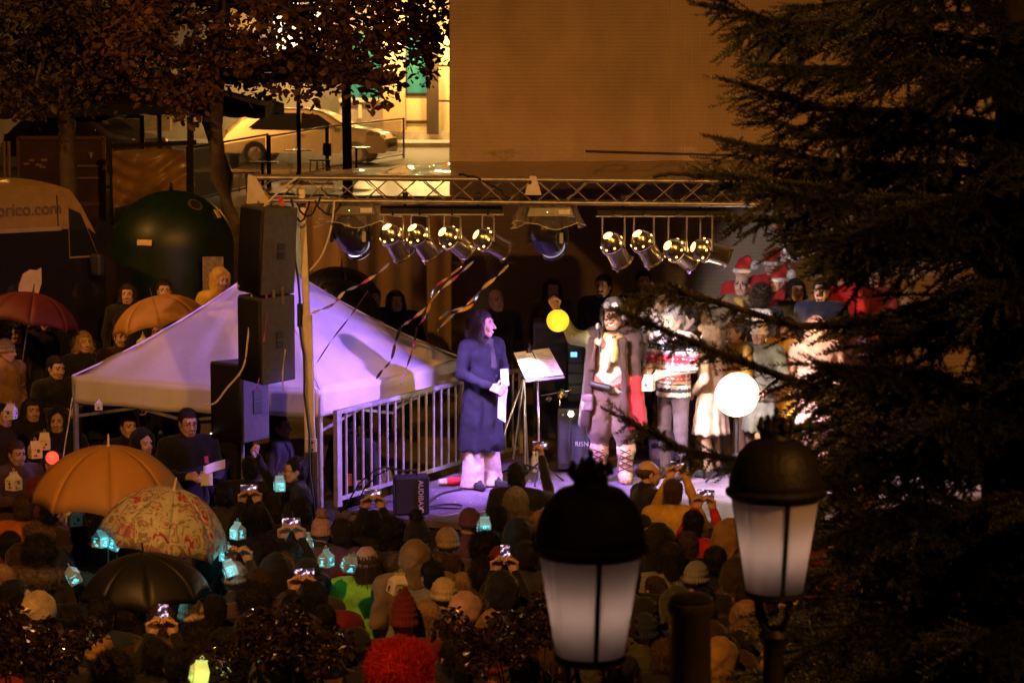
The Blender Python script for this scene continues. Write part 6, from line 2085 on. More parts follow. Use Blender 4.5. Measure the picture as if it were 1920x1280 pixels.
S = Sdf().rc((-.09, .06, 1.55), (-.12, .02, 1.42), .05, .03, 0, .03).rc((-.06, .10, 1.56), (-.05, .10, 1.40), .06, .045, 0, .03).rc((.05, .10, 1.55), (.05, .09, 1.41), .055, .04, 0, .03)
sdf_child('hair', S, H['dark'], woman, .011, vnoise((60, 130), (.004, .003)))
pp = thing('paper_sheet', 'cream paper sheets held by the woman in navy', 'paper', Vector(woman.matrix_basis @ Vector((.04, -.33, 1.0))), R(38))
pp.location = Matrix.Translation(wl) @ Matrix.Rotation(R(38), 4, 'Z') @ Matrix.Scale(ws, 4) @ Vector((.02, -.30, .98))
MB().grid(lambda u, v: ((u - .5) * .10 + .03 * v, .015 * math.sin(3 * v), -.26 + .34 * v - .06 * u), 4, 6).build('lower_sheet', m_page, pp, thick=.002)
MB().grid(lambda u, v: ((u - .5) * .10 + .03, -.02 + .02 * v, .06 + .17 * v), 4, 4).build('upper_sheet', m_page, pp, thick=.002)
for k in range(3):
    MB().cyl((0, 0, 0), (0, -.008, 0), .014, n=12).build('coat_button', m_black, woman, loc=(.05, -.175 - .02 * k, 1.12 - .14 * k))
# ---- man in goggles, holding the yellow lantern and microphone
ml = on_stage(1148, 903)
dm = pix(ml)[2]
msz = (P(1140, 556, dm).z - SZ) / 1.80
mrz = R(-6)
MI = (Matrix.Translation(ml) @ Matrix.Rotation(mrz, 4, 'Z') @ Matrix.Scale(msz, 4)).inverted()
hand_r = MI @ P(1046, 582, dm - .15)
mic_w = MI @ P(1138, 652, dm - .30)
elb = MI @ P(1182, 690, dm - .05)
mpose = {'L': (tuple(elb), tuple(mic_w)), 'R': ((hand_r.x * .70, -.05, 1.42), tuple(hand_r))}
def mlegs(S):
    for s in (-1, 1):
        S.rc((s * .10, 0, .92), (s * .125, -.01, .52), .125, .120, 2, .03)
        S.rc((s * .125, -.01, .52), (s * .13, .01, .40), .120, .085, 2, .03)
        S.rc((s * .13, .02, .33), (s * .13, .02, .08), .082, .070, 3, .012)
        S.rc((s * .13, .02, .06), (s * .15, -.15, .05), .066, .052, 3, .02)
        S.rc((s * .13, .02, .335), (s * .13, .02, .30), .092, .090, 3, .008)
def mextra(S):
    S.el((0, -.02, 1.05), (.20, .155, .14), 1, .03)
    S.rc((-.12, -.05, .99), (.14, -.06, 1.00), .105, None, 8, .02, fy=.9)
part = body_mesh(mpose, 1.12, hem=.90, lextra=mlegs, head='smile', yaw=-.12, res=.013, hands=(1.1, 1.15), palms=((-.6, .5, .1), (.4, -.3, -.5)), extra=mextra, noise=(.009, .006), hres=.0055, hs=1.12, hc=(0, -.02, 1.625))
c_shirt = cloth('cream_shirt', (.48, .42, .36))
c_mtr = cloth('taupe_trousers', (.12, .075, .065), bump=.5, bs=22)
c_boot = M('fur_boots', (.55, .34, .24), .8, var=.45, vs=16, bump=.8, bs=40)
c_leather = M('red_leather', (.36, .07, .04), .5, var=.3, vs=7, bump=.3, bs=30)
man = hero(ml, mrz, msz, part, [m_skin, c_shirt, c_mtr, c_boot, m_lips, m_eyew, m_eyed, m_teeth, c_leather], 'laughing man in aviator cap with goggles raising a yellow lantern on stage', None)
# long coat (open at the front)
S = Sdf()
S.el((0, .045, 1.26), (.245, .15, .26), 0, .04)
S.rc((-.17, .01, 1.425), (.17, .01, 1.425), .106, None, 0, .04)
S.rc((0, .07, 1.15), (.02, .12, .62), .21, .27, 0, .05, fy=.55)
S.bx((-.235, -.06, .98), (.045, .09, .44), .03, 0, .04, rot=(0, R(6), R(14)))
S.bx((.225, -.10, .78), (.095, .055, .26), .03, 1, .04, rot=(0, R(-8), R(-16)))
S.bx((.215, -.06, 1.16), (.06, .07, .24), .03, 0, .04)
S.bx((.12, -.175, 1.02), (.035, .022, .42), .02, 0, .02, rot=(0, R(-2), R(-12)))
S.bx((-.15, -.15, 1.28), (.035, .03, .17), .02, 0, .02, rot=(0, R(14), 0))
S.el((-.04, -.20, 1.20), (.115, .16, .33), 0, .02, sub=True)
S.bx((-.03, -.19, .75), (.11, .12, .38), .03, 0, .03, sub=True)
S.rc((.215, 0, 1.40), tuple(elb), .086, .074, 0, .03)
S.rc(tuple(elb), tuple(elb.lerp(mic_w, .78)), .073, .058, 0, .03)
S.rc(tuple(elb.lerp(mic_w, .62)), tuple(elb.lerp(mic_w, .82)), .068, .066, 2, .006)
er = Vector((hand_r.x * .70, -.05, 1.42))
S.rc((-.215, 0, 1.40), tuple(er), .082, .068, 3, .03)
S.rc(tuple(er), tuple(er.lerp(hand_r, .75)), .066, .056, 3, .03)
c_out = cloth('brown_coat', (.060, .034, .034), bump=.35)
c_lin = cloth('red_coat_lining', (.26, .018, .022), bump=.35)
c_cuff = M('embroidered_cuff', (.62, .36, .28), .7, var=.6, vs=40, bump=.5, bs=80)
sdf_child('coat', S, [c_out, c_lin, c_cuff, cloth('sage_sleeve', (.16, .17, .09))], man, .013, vnoise((22, 48), (.007, .004)))
S = Sdf()
S.chain([(-.09, -.02, 1.455), (-.06, -.115, 1.44), (.05, -.12, 1.43), (.09, -.03, 1.455), (.0, .08, 1.46), (-.09, -.02, 1.455)], [.036] * 6, 0, .02)
S.chain([(-.02, -.135, 1.42), (-.03, -.18, 1.30), (-.05, -.185, 1.14)], [.035, .042, .03], 1, .02)
S.chain([(.02, -.135, 1.42), (.03, -.19, 1.30), (.03, -.20, 1.22)], [.03, .036, .025], 0, .02)
sdf_child('scarf', S, [cloth('yellow_scarf', (.55, .42, .16)), cloth('white_scarf', (.68, .63, .58))], man, .010, vnoise((50, 100), (.005, .003)))
S = Sdf()
S.el((0, .014, .052), (.098, .118, .105), 0, .01)
S.bx((0, .01, -.040), (.2, .2, .075), .01, 0, .008, sub=True)
S.el((0, -.10, .058), (.074, .035, .012), 0, .012)
for s in (-1, 1): S.chain([(s * .092, .01, .04), (s * .095, .0, -.03), (s * .082, -.02, -.09)], [.024, .026, .012], 0, .012)
c_cap = M('leather_cap', (.07, .052, .045), .4, var=.4, vs=12, bump=.3, bs=50)
hcM = Vector((0, -.012, 1.645))
capo = sdf_child('aviator_cap', S, c_cap, man, .008)
capo.location, capo.rotation_euler, capo.scale = hcM, (0, 0, -.12), (1.12,) * 3
for s in (-1, 1):
    fm = Euler((R(72), 0, 0)).to_matrix()
    gg = MB().lathe([(.020, -.012), (.030, -.010), (.032, .010), (.026, .018), (.022, .016)], 18, (s * .036, -.108, .088), fm).build('goggle', M('goggle_brass', (.7, .6, .45), .3, metal=.8), man, smooth=True, loc=hcM, rot=(0, 0, -.12))
    gg.scale = (1.12,) * 3
    MB().lathe([(.001, .013), (.023, .010)], 16, (s * .036, -.108, .088), fm).build('lens', M('goggle_lens', (.45, .42, .42), .05, coat=1), gg, smooth=True)
MB().tube([(-.06, -.10, .086), (-.10, 0, .082), (-.06, .11, .08), (.06, .11, .08), (.10, 0, .082), (.06, -.10, .086)], .010, 6).build('goggle_strap', c_cap, man, smooth=True, loc=hcM, rot=(0, 0, -.12)).scale = (1.12,) * 3
S = Sdf().el((.05, .06, -.02), (.05, .06, .07), 0, .02).el((-.05, .06, -.02), (.05, .06, .07), 0, .02)
ho = sdf_child('hair', S, H['red'] if False else hairm('ginger', (.30, .12, .04)), man, .011, vnoise((60,), (.006,)), (400, .04, .6))
ho.location, ho.rotation_euler = hcM, (0, 0, -.12)
# belt pouch and sash tail, boot lacing
sdf_child('belt_pouch', Sdf().bx((-.235, -.14, .80), (.055, .035, .085), .03, 0, .02).bx((-.235, -.15, .85), (.058, .036, .035), .02, 0, .01), cloth('pouch', (.20, .13, .17)), man, .01)
sdf_child('belt_pouch', Sdf().el((-.27, -.15, .79), (.03, .025, .08), 0, .02), cloth('pouch_tan', (.50, .38, .22)), man, .01)
sdf_child('belt', Sdf().rc((-.21, -.08, .965), (.16, -.13, .93), .026, None, 0, .02).rc((-.19, -.14, .98), (-.02, -.185, .95), .030, None, 0, .02), m_black, man, .01)
lace = M('boot_lace', (.05, .03, .025), .6)
for s in (-1, 1):
    for k in range(4):
        z = .10 + .055 * k
        MB().tube([(s * .13 - .08, .0, z), (s * .13 - .03, -.068, z + .03), (s * .13 + .04, -.066, z + .06), (s * .13 + .08, .0, z + .07)], .006, 5).build('boot_lace', lace, man, smooth=True)
        MB().tube([(s * .13 + .08, .0, z), (s * .13 + .03, -.070, z + .03), (s * .13 - .04, -.068, z + .06), (s * .13 - .08, .0, z + .07)], .006, 5).build('boot_lace', lace, man, smooth=True)
# microphone
tip = P(1121, 607, dm - .34)
t = thing('microphone', 'black handheld microphone before the face of the man in goggles', 'microphone', P(1124, 642, dm - .36))
d_m = tip - t.location
fm = frame_from(d_m)
MB().lathe([(.001, -.10), (.012, -.10), (.016, .12), (.022, .135), (.022, .14)], 14, (0, 0, 0), fm).build('handle', m_black, t, smooth=True)
MB().lathe([(.022, .14), (.027, .16), (.026, .18), (.017, .198), (.001, .203)], 14, (0, 0, 0), fm).build('mesh_head', M('mic_mesh', (.45, .42, .44), .35, metal=.8, var=.5, vs=90), t, smooth=True)
# yellow paper globe lantern
lc = P(1046, 601, dm - .22)
t = thing('paper_globe_lantern', 'glowing yellow round paper lantern held high by the man in goggles', 'lantern', lc)
m_ylan = M('yellow_paper_lit', (.9, .6, .06), .7, var=.4, vs=16, emit=(1.0, .50, .02), es=.95)
rL = 21 / FPX * dm
pr = []
for i in range(41):
    a = PI * i / 40
    pr.append((max(.001, rL * math.sin(a) * (1 + .018 * math.cos(i * PI))), -rL * math.cos(a)))
MB().lathe(pr, 32).build('paper_globe', m_ylan, t, smooth=True)
MB().lathe([(.02, rL * .99), (.03, rL * 1.0), (.03, rL * 1.04)], 12).build('top_ring', m_black, t)
MB().tube([(0, 0, rL), (0, .01, rL + .05)], .003, 5).build('cord', m_black, t)
light('POINT', 'lantern_light', (0, -.16, 0), 1.2, (1, .6, .08), None, t, .1)
# ---- man in patterned winter sweater with carton lantern
def sweater_mat():
    m = M('nordic_sweater', (.70, .62, .60), .85, var=.12, vs=30, bump=.5, bs=110)
    nt = m.node_tree
    b = nt.nodes['Principled BSDF']
    base = b.inputs['Base Color'].links[0].from_socket
    tc = [n for n in nt.nodes if n.type == 'TEX_COORD'][0]
    sx = nt.nodes.new('ShaderNodeSeparateXYZ')
    nt.links.new(tc.outputs['Object'], sx.inputs[0])
    mr = nt.nodes.new('ShaderNodeMapRange')
    mr.inputs['From Min'].default_value = .86
    mr.inputs['From Max'].default_value = 1.46
    nt.links.new(sx.outputs['Z'], mr.inputs[0])
    cr = nt.nodes.new('ShaderNodeValToRGB')
    cr.color_ramp.interpolation = 'CONSTANT'
    el = cr.color_ramp.elements
    cols = [(0, (.70, .62, .58)), (.04, (.03, .04, .07)), (.12, (.70, .62, .58)), (.17, (.03, .03, .05)), (.19, (.70, .62, .60)), (.23, (.55, .10, .09)), (.36, (.70, .62, .60)), (.42, (.03, .03, .05)), (.44, (.70, .62, .62)),
            (.50, (.28, .16, .38)), (.54, (.62, .06, .12)), (.66, (.28, .16, .38)), (.69, (.70, .62, .62)), (.74, (.03, .04, .07)), (.84, (.70, .62, .62)), (.90, (.28, .16, .38)), (.93, (.70, .62, .62))]
    el[0].color = (*cols[0][1], 1)
    el[1].position, el[1].color = cols[1][0], (*cols[1][1], 1)
    for p_, c_ in cols[2:]:
        e = el.new(p_)
        e.color = (*c_, 1)
    nt.links.new(mr.outputs[0], cr.inputs[0])
    ch = nt.nodes.new('ShaderNodeTexVoronoi')
    ch.feature = 'F1'
    ch.inputs['Scale'].default_value = 20
    ch.inputs['Randomness'].default_value = .12
    nt.links.new(tc.outputs['Object'], ch.inputs['Vector'])
    lt = nt.nodes.new('ShaderNodeMath')
    lt.operation = 'LESS_THAN'
    lt.inputs[1].default_value = .60
    nt.links.new(ch.outputs['Distance'], lt.inputs[0])
    mx = nt.nodes.new('ShaderNodeMixRGB')
    nt.links.new(lt.outputs[0], mx.inputs[0])
    nt.links.new(base, mx.inputs[1])
    nt.links.new(cr.outputs[0], mx.inputs[2])
    nt.links.new(mx.outputs[0], b.inputs['Base Color'])
    return m
sl_ = on_stage(1262, 897)
ss = (P(1262, 572, pix(sl_)[2]).z - SZ) / 1.73
spose = {'L': ((.27, -.04, 1.16), (.14, -.30, 1.10)), 'R': ((-.27, -.04, 1.15), (-.12, -.32, 1.02))}
part = body_mesh(spose, 1.12, hem=.84, head='neutral_beard', yaw=-.2, pitch=.25, res=.014, hands=(.9, 1.0), palms=((-.5, .3, -.4), (.5, .3, -.4)), noise=(.006, .005), hres=.006, hs=1.08)
swm = hero(sl_, R(-42), ss, part, [m_skin, sweater_mat(), cloth('violet_grey_trousers', (.12, .09, .12), bump=.4), C['dbrown'], m_lips, m_eyew, m_eyed, m_teeth, C['white']], 'grey haired man in patterned winter sweater holding a white carton lantern', None)
add_head_item('short', H['grey'], swm, (0, -.015, 1.60), 1.08, yaw=-.2, pitch=.25)
# ================================================================== LANTERNS, PHONES, UMBRELLAS
m_paper = M('lantern_paper', (.72, .66, .58), .7, var=.12, vs=10)
m_cut = M('lantern_print', (.10, .09, .10), .8, var=.2)
GLOW = dict(cyan=M('led_cyan', (.2, .8, .85), .6, var=0, emit=(.10, .70, .80), es=1.0), green=M('led_green_paper', (.5, .8, .15), .6, var=0, emit=(.35, .8, .08), es=1.0))
m_paper_lit = M('lantern_paper_cyan', (.34, .40, .38), .7, var=.4, vs=12, emit=(.06, .16, .16), es=.15)
m_paper_grn = M('lantern_paper_green', (.7, .7, .5), .7, var=.2, vs=12, emit=(.30, .42, .10), es=.5)
def carton_lantern(pos, rz, label, glow=None, s=1.0, tilt=0.0):
    t = thing('paper_lantern', label, 'lantern', pos, rz, 'house shaped paper lanterns of the crowd')
    t.rotation_euler = (tilt, tilt * .6, rz)
    s *= .74 if glow is None else .68
    t.scale = (s, s, s)
    body = m_paper if glow is None else (m_paper_lit if glow == 'cyan' else m_paper_grn)
    mot = m_cut if glow is None else GLOW[glow]
    a, h = .075, .13
    MB().box((0, 0, h / 2), (2 * a, 2 * a, h)).build('carton', body, t, bevel=.004)
    MB().add([(-a, -a, h), (a, -a, h), (a, a, h), (-a, a, h), (-a * .8, 0, h + .07), (a * .8, 0, h + .07)], [(0, 1, 5, 4), (2, 3, 4, 5), (1, 2, 5), (3, 0, 4)]).build('gable_top', body, t)
    MB().box((0, 0, h + .08), (a * 1.6, .008, .03)).build('fold_tab', body, t)
    MB().tube([(0, 0, h + .09), (-.02, 0, h + .12), (0, 0, h + .14), (.02, 0, h + .12), (0, 0, h + .09)], .004, 5).build('loop', body, t)
    for k in range(4):
        A = Matrix.Rotation(k * PI / 2, 3, 'Z')
        n_ = -a - .003
        f = lambda x, z: A @ Vector((x, n_, z))
        rl = random.Random(int(pos[0] * 977) + k)
        sh = [(rl.uniform(-.03, .03), rl.uniform(.06, .10), rl.uniform(.016, .026), 12), (rl.uniform(-.045, .045), rl.uniform(.02, .05), rl.uniform(.012, .02), 3), (rl.uniform(-.045, .045), rl.uniform(.02, .05), rl.uniform(.010, .018), 5)]
        for (x, z, r_, n3) in sh:
            a0 = rl.uniform(0, PI)
            MB().poly([f(x + r_ * math.cos(a0 + 2 * PI * u / n3), z + r_ * math.sin(a0 + 2 * PI * u / n3)) for u in range(n3)]).build('cutout', mot, t)
        x = rl.uniform(-.02, .02)
        MB().poly([f(x - .045, .113), f(x + .03, .117), f(x + .03, .123), f(x - .045, .12)]).build('cutout', mot, t)
        arc = [(x + .034 * math.cos(u), .055 + .034 * math.sin(u)) for u in np.linspace(3.4, 5.6, 7)] + [(x + .027 * math.cos(u), .055 + .027 * math.sin(u)) for u in np.linspace(5.6, 3.4, 7)]
        MB().poly([f(a_, b_) for a_, b_ in arc]).build('cutout', mot, t)
    if glow:
        light('POINT', 'lantern_led', (0, -.18, .12), .40, (.25, .85, .95) if glow == 'cyan' else (.6, .9, .2), None, t, .05)
    return t
def screen_mat(i):
    m = M('phone_screen_%d' % i, (.02, .02, .02), .2, var=0)
    nt = m.node_tree
    b = nt.nodes['Principled BSDF']
    tc = [n for n in nt.nodes if n.type == 'TEX_COORD'][0]
    v = nt.nodes.new('ShaderNodeTexVoronoi')
    v.inputs['Scale'].default_value = 55 + 7 * i
    n = nt.nodes.new('ShaderNodeTexNoise')
    n.inputs['Scale'].default_value = 30 + 5 * i
    for q_ in (v, n): nt.links.new(tc.outputs['Object'], q_.inputs['Vector'])
    cr = nt.nodes.new('ShaderNodeValToRGB')
    e = cr.color_ramp.elements
    e[0].position, e[0].color = .50, (.01, .006, .012, 1)
    e[1].position, e[1].color = .68, (.80, .62, .55, 1)
    x = e.new(.58)
    x.color = (.20, .09, .16, 1)
    nt.links.new(n.outputs['Fac'], cr.inputs[0])
    nt.links.new(cr.outputs[0], b.inputs['Emission Color'])
    b.inputs['Emission Strength'].default_value = 2.2
    return m
SCR = [screen_mat(i) for i in range(4)]
def phone(pos, rz, label, upright=False, i=0, tilt=0.0):
    t = thing('mobile_phone', label, 'phone', pos, rz, 'mobile phones filming the stage')
    t.rotation_euler = (tilt, 0, rz)
    w, h = (.076, .155) if upright else (.155, .076)
    MB().box((0, 0, 0), (w, .009, h)).build('case', m_black, t, bevel=.004)
    MB().box((0, -.0055, 0), (w * .93, .003, h * .91)).build('screen', SCR[i % 4], t)
    MB().box((w * .36 if not upright else -.018, .006, h * .32), (.022, .004, .022)).build('camera_bump', m_blackm, t)
    return t
def umbrella(px, py, d, dia, depth_, mats, label, tilt=(0, 0), shaft=.55, drop=None, n=8, tipmat=None):
    apex = P(px, py, d)
    t = thing('umbrella', label, 'umbrella', apex - Vector((0, 0, depth_ + shaft)))
    t.rotation_euler = (R(tilt[0]), R(tilt[1]), .2)
    A = Euler(t.rotation_euler).to_matrix()
    t.location = apex - A @ Vector((0, 0, depth_ + shaft))
    z0 = depth_ + shaft
    r = dia / 2
    def surf(a0, a1, u, v):
        a = a0 + (a1 - a0) * u
        sc = 1 - .085 * v ** 1.6 * (4 * u * (1 - u))
        ph = v * 1.35
        rr = r * math.sin(ph) / math.sin(1.35) * sc
        zz = z0 - depth_ * (1 - math.cos(ph)) / (1 - math.cos(1.35)) + .03 * (4 * u * (1 - u)) * v ** 2
        return (rr * math.cos(a), rr * math.sin(a), zz)
    for i in range(n):
        a0, a1 = 2 * PI * i / n, 2 * PI * (i + 1) / n
        MB().grid(lambda u, v: surf(a0, a1, u, v), 6, 9).build('panel', mats[i % len(mats)], t, smooth=True, thick=.0025)
        MB().tube([Vector(surf(a0, a1, 0, v / 8)) - Vector((0, 0, .008)) for v in range(9)], .0035, 5).build('rib', m_alu, t, smooth=True)
    MB().cyl((0, 0, 0), (0, 0, z0 + .07), .006, n=8).build('shaft', M('umbrella_shaft', (.5, .47, .45), .3, metal=.8), t, smooth=True)
    MB().lathe([(.001, z0 + .10), (.006, z0 + .09), (.009, z0 + .02), (.018, z0 - .005)], 10).build('tip', m_blackm if tipmat is None else tipmat, t, smooth=True)
    MB().tube([(0, 0, .06), (0, 0, -.03), (.02, 0, -.07), (.05, 0, -.075), (.07, 0, -.05)], .011, 8).build('handle', M('umbrella_handle', (.12, .06, .03), .4), t, smooth=True)
    return t
m_umo = M('orange_umbrella', (.46, .22, .055), .6, var=.12, vs=3, bump=.15, bs=20)
m_umg = M('golden_umbrella', (.48, .25, .06), .6, var=.2, vs=5, bump=.15, bs=20)
m_umb = M('black_umbrella', (.012, .011, .012), .5, var=.2)
m_umr = M('red_umbrella', (.10, .014, .012), .6, var=.2)
def floral():
    m = M('floral_umbrella', (.4, .35, .28), .6, var=0)
    nt = m.node_tree
    b = nt.nodes['Principled BSDF']
    tc = [n for n in nt.nodes if n.type == 'TEX_COORD'][0]
    n1 = nt.nodes.new('ShaderNodeTexNoise')
    n1.inputs['Scale'].default_value = 9
    n1.inputs['Detail'].default_value = 3
    n1.inputs['Distortion'].default_value = 1.2
    nt.links.new(tc.outputs['Object'], n1.inputs['Vector'])
    cr = nt.nodes.new('ShaderNodeValToRGB')
    e = cr.color_ramp.elements
    e[0].position, e[0].color = .30, (.20, .03, .09, 1)
    e[1].position, e[1].color = .74, (.50, .40, .06, 1)
    for p_, c_ in ((.38, (.42, .06, .05)), (.44, (.48, .44, .36)), (.52, (.56, .52, .45)), (.58, (.22, .20, .10)), (.64, (.40, .12, .22)), (.68, (.5, .46, .38))):
        x = e.new(p_)
        x.color = (*c_, 1)
    nt.links.new(n1.outputs['Fac'], cr.inputs[0])
    nt.links.new(cr.outputs[0], b.inputs['Base Color'])
    return m
m_umf = floral()
umbrella(203, 836, 19.4, 1.22, .44, [m_umo], 'large plain orange umbrella above the crowd at left', (2, 1), .75, tipmat=M('pale_tip', (.7, .65, .6), .4))
umbrella(326, 918, 18.5, .98, .40, [m_umf], 'flower patterned umbrella overlapping the orange umbrella', (8, 12), .7, tipmat=MATS['pale_tip'])
umbrella(268, 1040, 17.6, .92, .30, [m_umb], 'black umbrella just below the flower patterned one', (4, -3), .55)
umbrella(285, 556, 27.2, 1.06, .32, [m_umg], 'golden umbrella behind the tent roof', (-3, -14), .6)
umbrella(62, 548, 27.6, 1.15, .36, [m_umr], 'dark red umbrella at the left edge below the van', (-4, 10), .6)
umbrella(640, 500, 28.7, .92, .28, [m_umb], 'black umbrella behind the tent peak under the left moving head', (-2, 5), .6)
umbrella(686, 543, 28.2, .85, .30, [m_umb], 'black umbrella leaning right behind the tent roof', (6, 40), .6)
# ================================================================== CHOIR AND HELPERS ON STAGE
def stage_person(px, py, d, rz, key, top, tr_c, items, label, sc=1.0, skin=None, z=None):
    hz_ = 1.60 * sc
    v = P(px, py, d)
    zf = v.z - hz_
    return person((v.x, v.y, max(zf, SZ) if z is None else z), R(rz), key, top, tr_c, items, label, sc, skin), v
WH = C['white']
def santa(): return [('santa', C['red']), ('rim', WH), ('ball', WH, (.13, .08, .085))]
sp_list = [
 (930, 590, 28.0, 20, 'stand', 'black', 'black', [('bald', H['grey'])], 'shadowy balding man in black behind the woman in navy', 1.04),
 (1036, 543, 29.2, 5, 'standf', 'black', 'black', [('long', H['dark'])], 'shadowy long haired woman by the wall above the yellow lantern', 1.0),
 (1132, 537, 28.4, -25, 'beard', 'navy', 'black', [('short', H['dark'])], 'bearded man in glasses and navy jacket behind the goggles man', 1.04),
 (1206, 528, 29.3, 5, 'stand', 'black', 'black', [('short', H['dark'])], 'dark shadowed man by the wall right of the bearded man', 1.0),
 (1230, 566, 27.3, -50, 'standf', 'cream', 'black', [('bob', H['blond'])], 'woman with straight fair hair in cream jacket beside the sweater man', 1.0),
 (1306, 572, 27.6, -150, 'standf', 'beige', 'dbrown', [('long', H['light'])], 'person in pale beige coat seen from behind under the branch', 1.02),
 (1294, 600, 26.6, -70, 'front', 'brown', 'dbrown', [('short', H['dark'])], 'dark haired man in brown looking down beside the sweater man', 1.0),
 (1392, 533, 27.6, -20, 'stand', 'tan', 'brown', [('bald', H['grey']), ('scarf', C['must'])], 'grey balding man with glasses lit warm beside the conifer', 1.04),
 (1428, 556, 27.0, 150, 'standf', 'black', 'black', [('curly', H['brown']), ('hooddown', WH)], 'curly haired person with white hood lining seen from behind', .95),
 (1446, 497, 28.9, -15, 'standf', 'red', 'red', santa() , 'tallest child in santa hat and glasses at the back', .98),
 (1392, 510, 28.8, -25, 'standf', 'red', 'red', santa(), 'child in santa hat behind the balding man', .95),
 (1460, 527, 28.2, -40, 'standf', 'red', 'red', santa(), 'child in santa hat just left of the dark haired woman', .95),
 (1492, 545, 27.6, 15, 'standf', 'char', 'black', [('bob', H['black'])], 'dark haired woman in charcoal between santa hats and bearded man', 1.0),
 (1541, 545, 27.1, -20, 'beard', 'navy', 'black', [('short', H['black'])], 'stocky man with short beard in dark jacket lit orange', 1.02),
 (1578, 517, 28.2, -30, 'standf', 'red', 'red', [('cap', C['grey']), ('long', H['dark'])], 'child in red jumper and pale cap behind the stocky man', .97),
 (1606, 492, 28.9, 0, 'standf', 'red', 'burg', [('short', H['dark'])], 'highest child in red by the wall among the needles', .95),
 (1640, 520, 28.5, -10, 'standf', 'burg', 'black', [('long', H['black'])], 'girl in burgundy half hidden by the conifer', .95),
 (1380, 640, 26.3, -60, 'front', 'must', 'brown', [('short', H['brown'])], 'person in mustard jacket glowing yellow behind the branches', .93),
 (1335, 648, 26.0, -120, 'coat', 'beige', 'tan', [('hood', C['tan'])], 'hooded figure in long beige robe left of the bright floodlight', .93),
 (1424, 640, 26.2, -30, 'coat', 'gren', 'brown', [('beanie', C['cream'])], 'figure in grey-green tunic right of the bright floodlight', .93),
 (1475, 635, 26.4, -20, 'coat', 'must', 'must', [('long', H['brown'])], 'figure in long golden robe behind the lantern and branches', .95),
 (1530, 650, 26.2, 10, 'coat', 'pink', 'pink', [('hood', C['pink'])], 'figure in salmon robe at the right end of the stage', .95),
 (1580, 640, 26.8, -10, 'coat', 'purple', 'black', [('long', H['dark'])], 'figure in purple robe mostly behind the fir tree', .95),
]
for a in sp_list:
    px, py, d, rz, key, top, trc, items, lb, sc = a
    o, v = stage_person(px, py, d, rz, key, top, trc, items, lb, sc)
    if 'glasses' in lb: glasses(o, (0, -.015, variant(key)[4]), variant(key)[1])
    if v.z - 1.6 * sc > SZ + .4:   # stands on a choir step
        zf = v.z - 1.6 * sc
        st_ = MB().box((v.x, v.y + .02, (SZ + .322 + zf) / 2), (.42, .40, max(.02, zf - SZ - .322))).build('choir_step', m_deck, bevel=.01)
        tag(st_, 'dark step under the ' + lb[:40].rsplit(' ', 1)[0], 'step')
carton_lantern(P(1216, 732, 25.6), R(-20), 'white printed carton lantern in the hand of the sweater man')
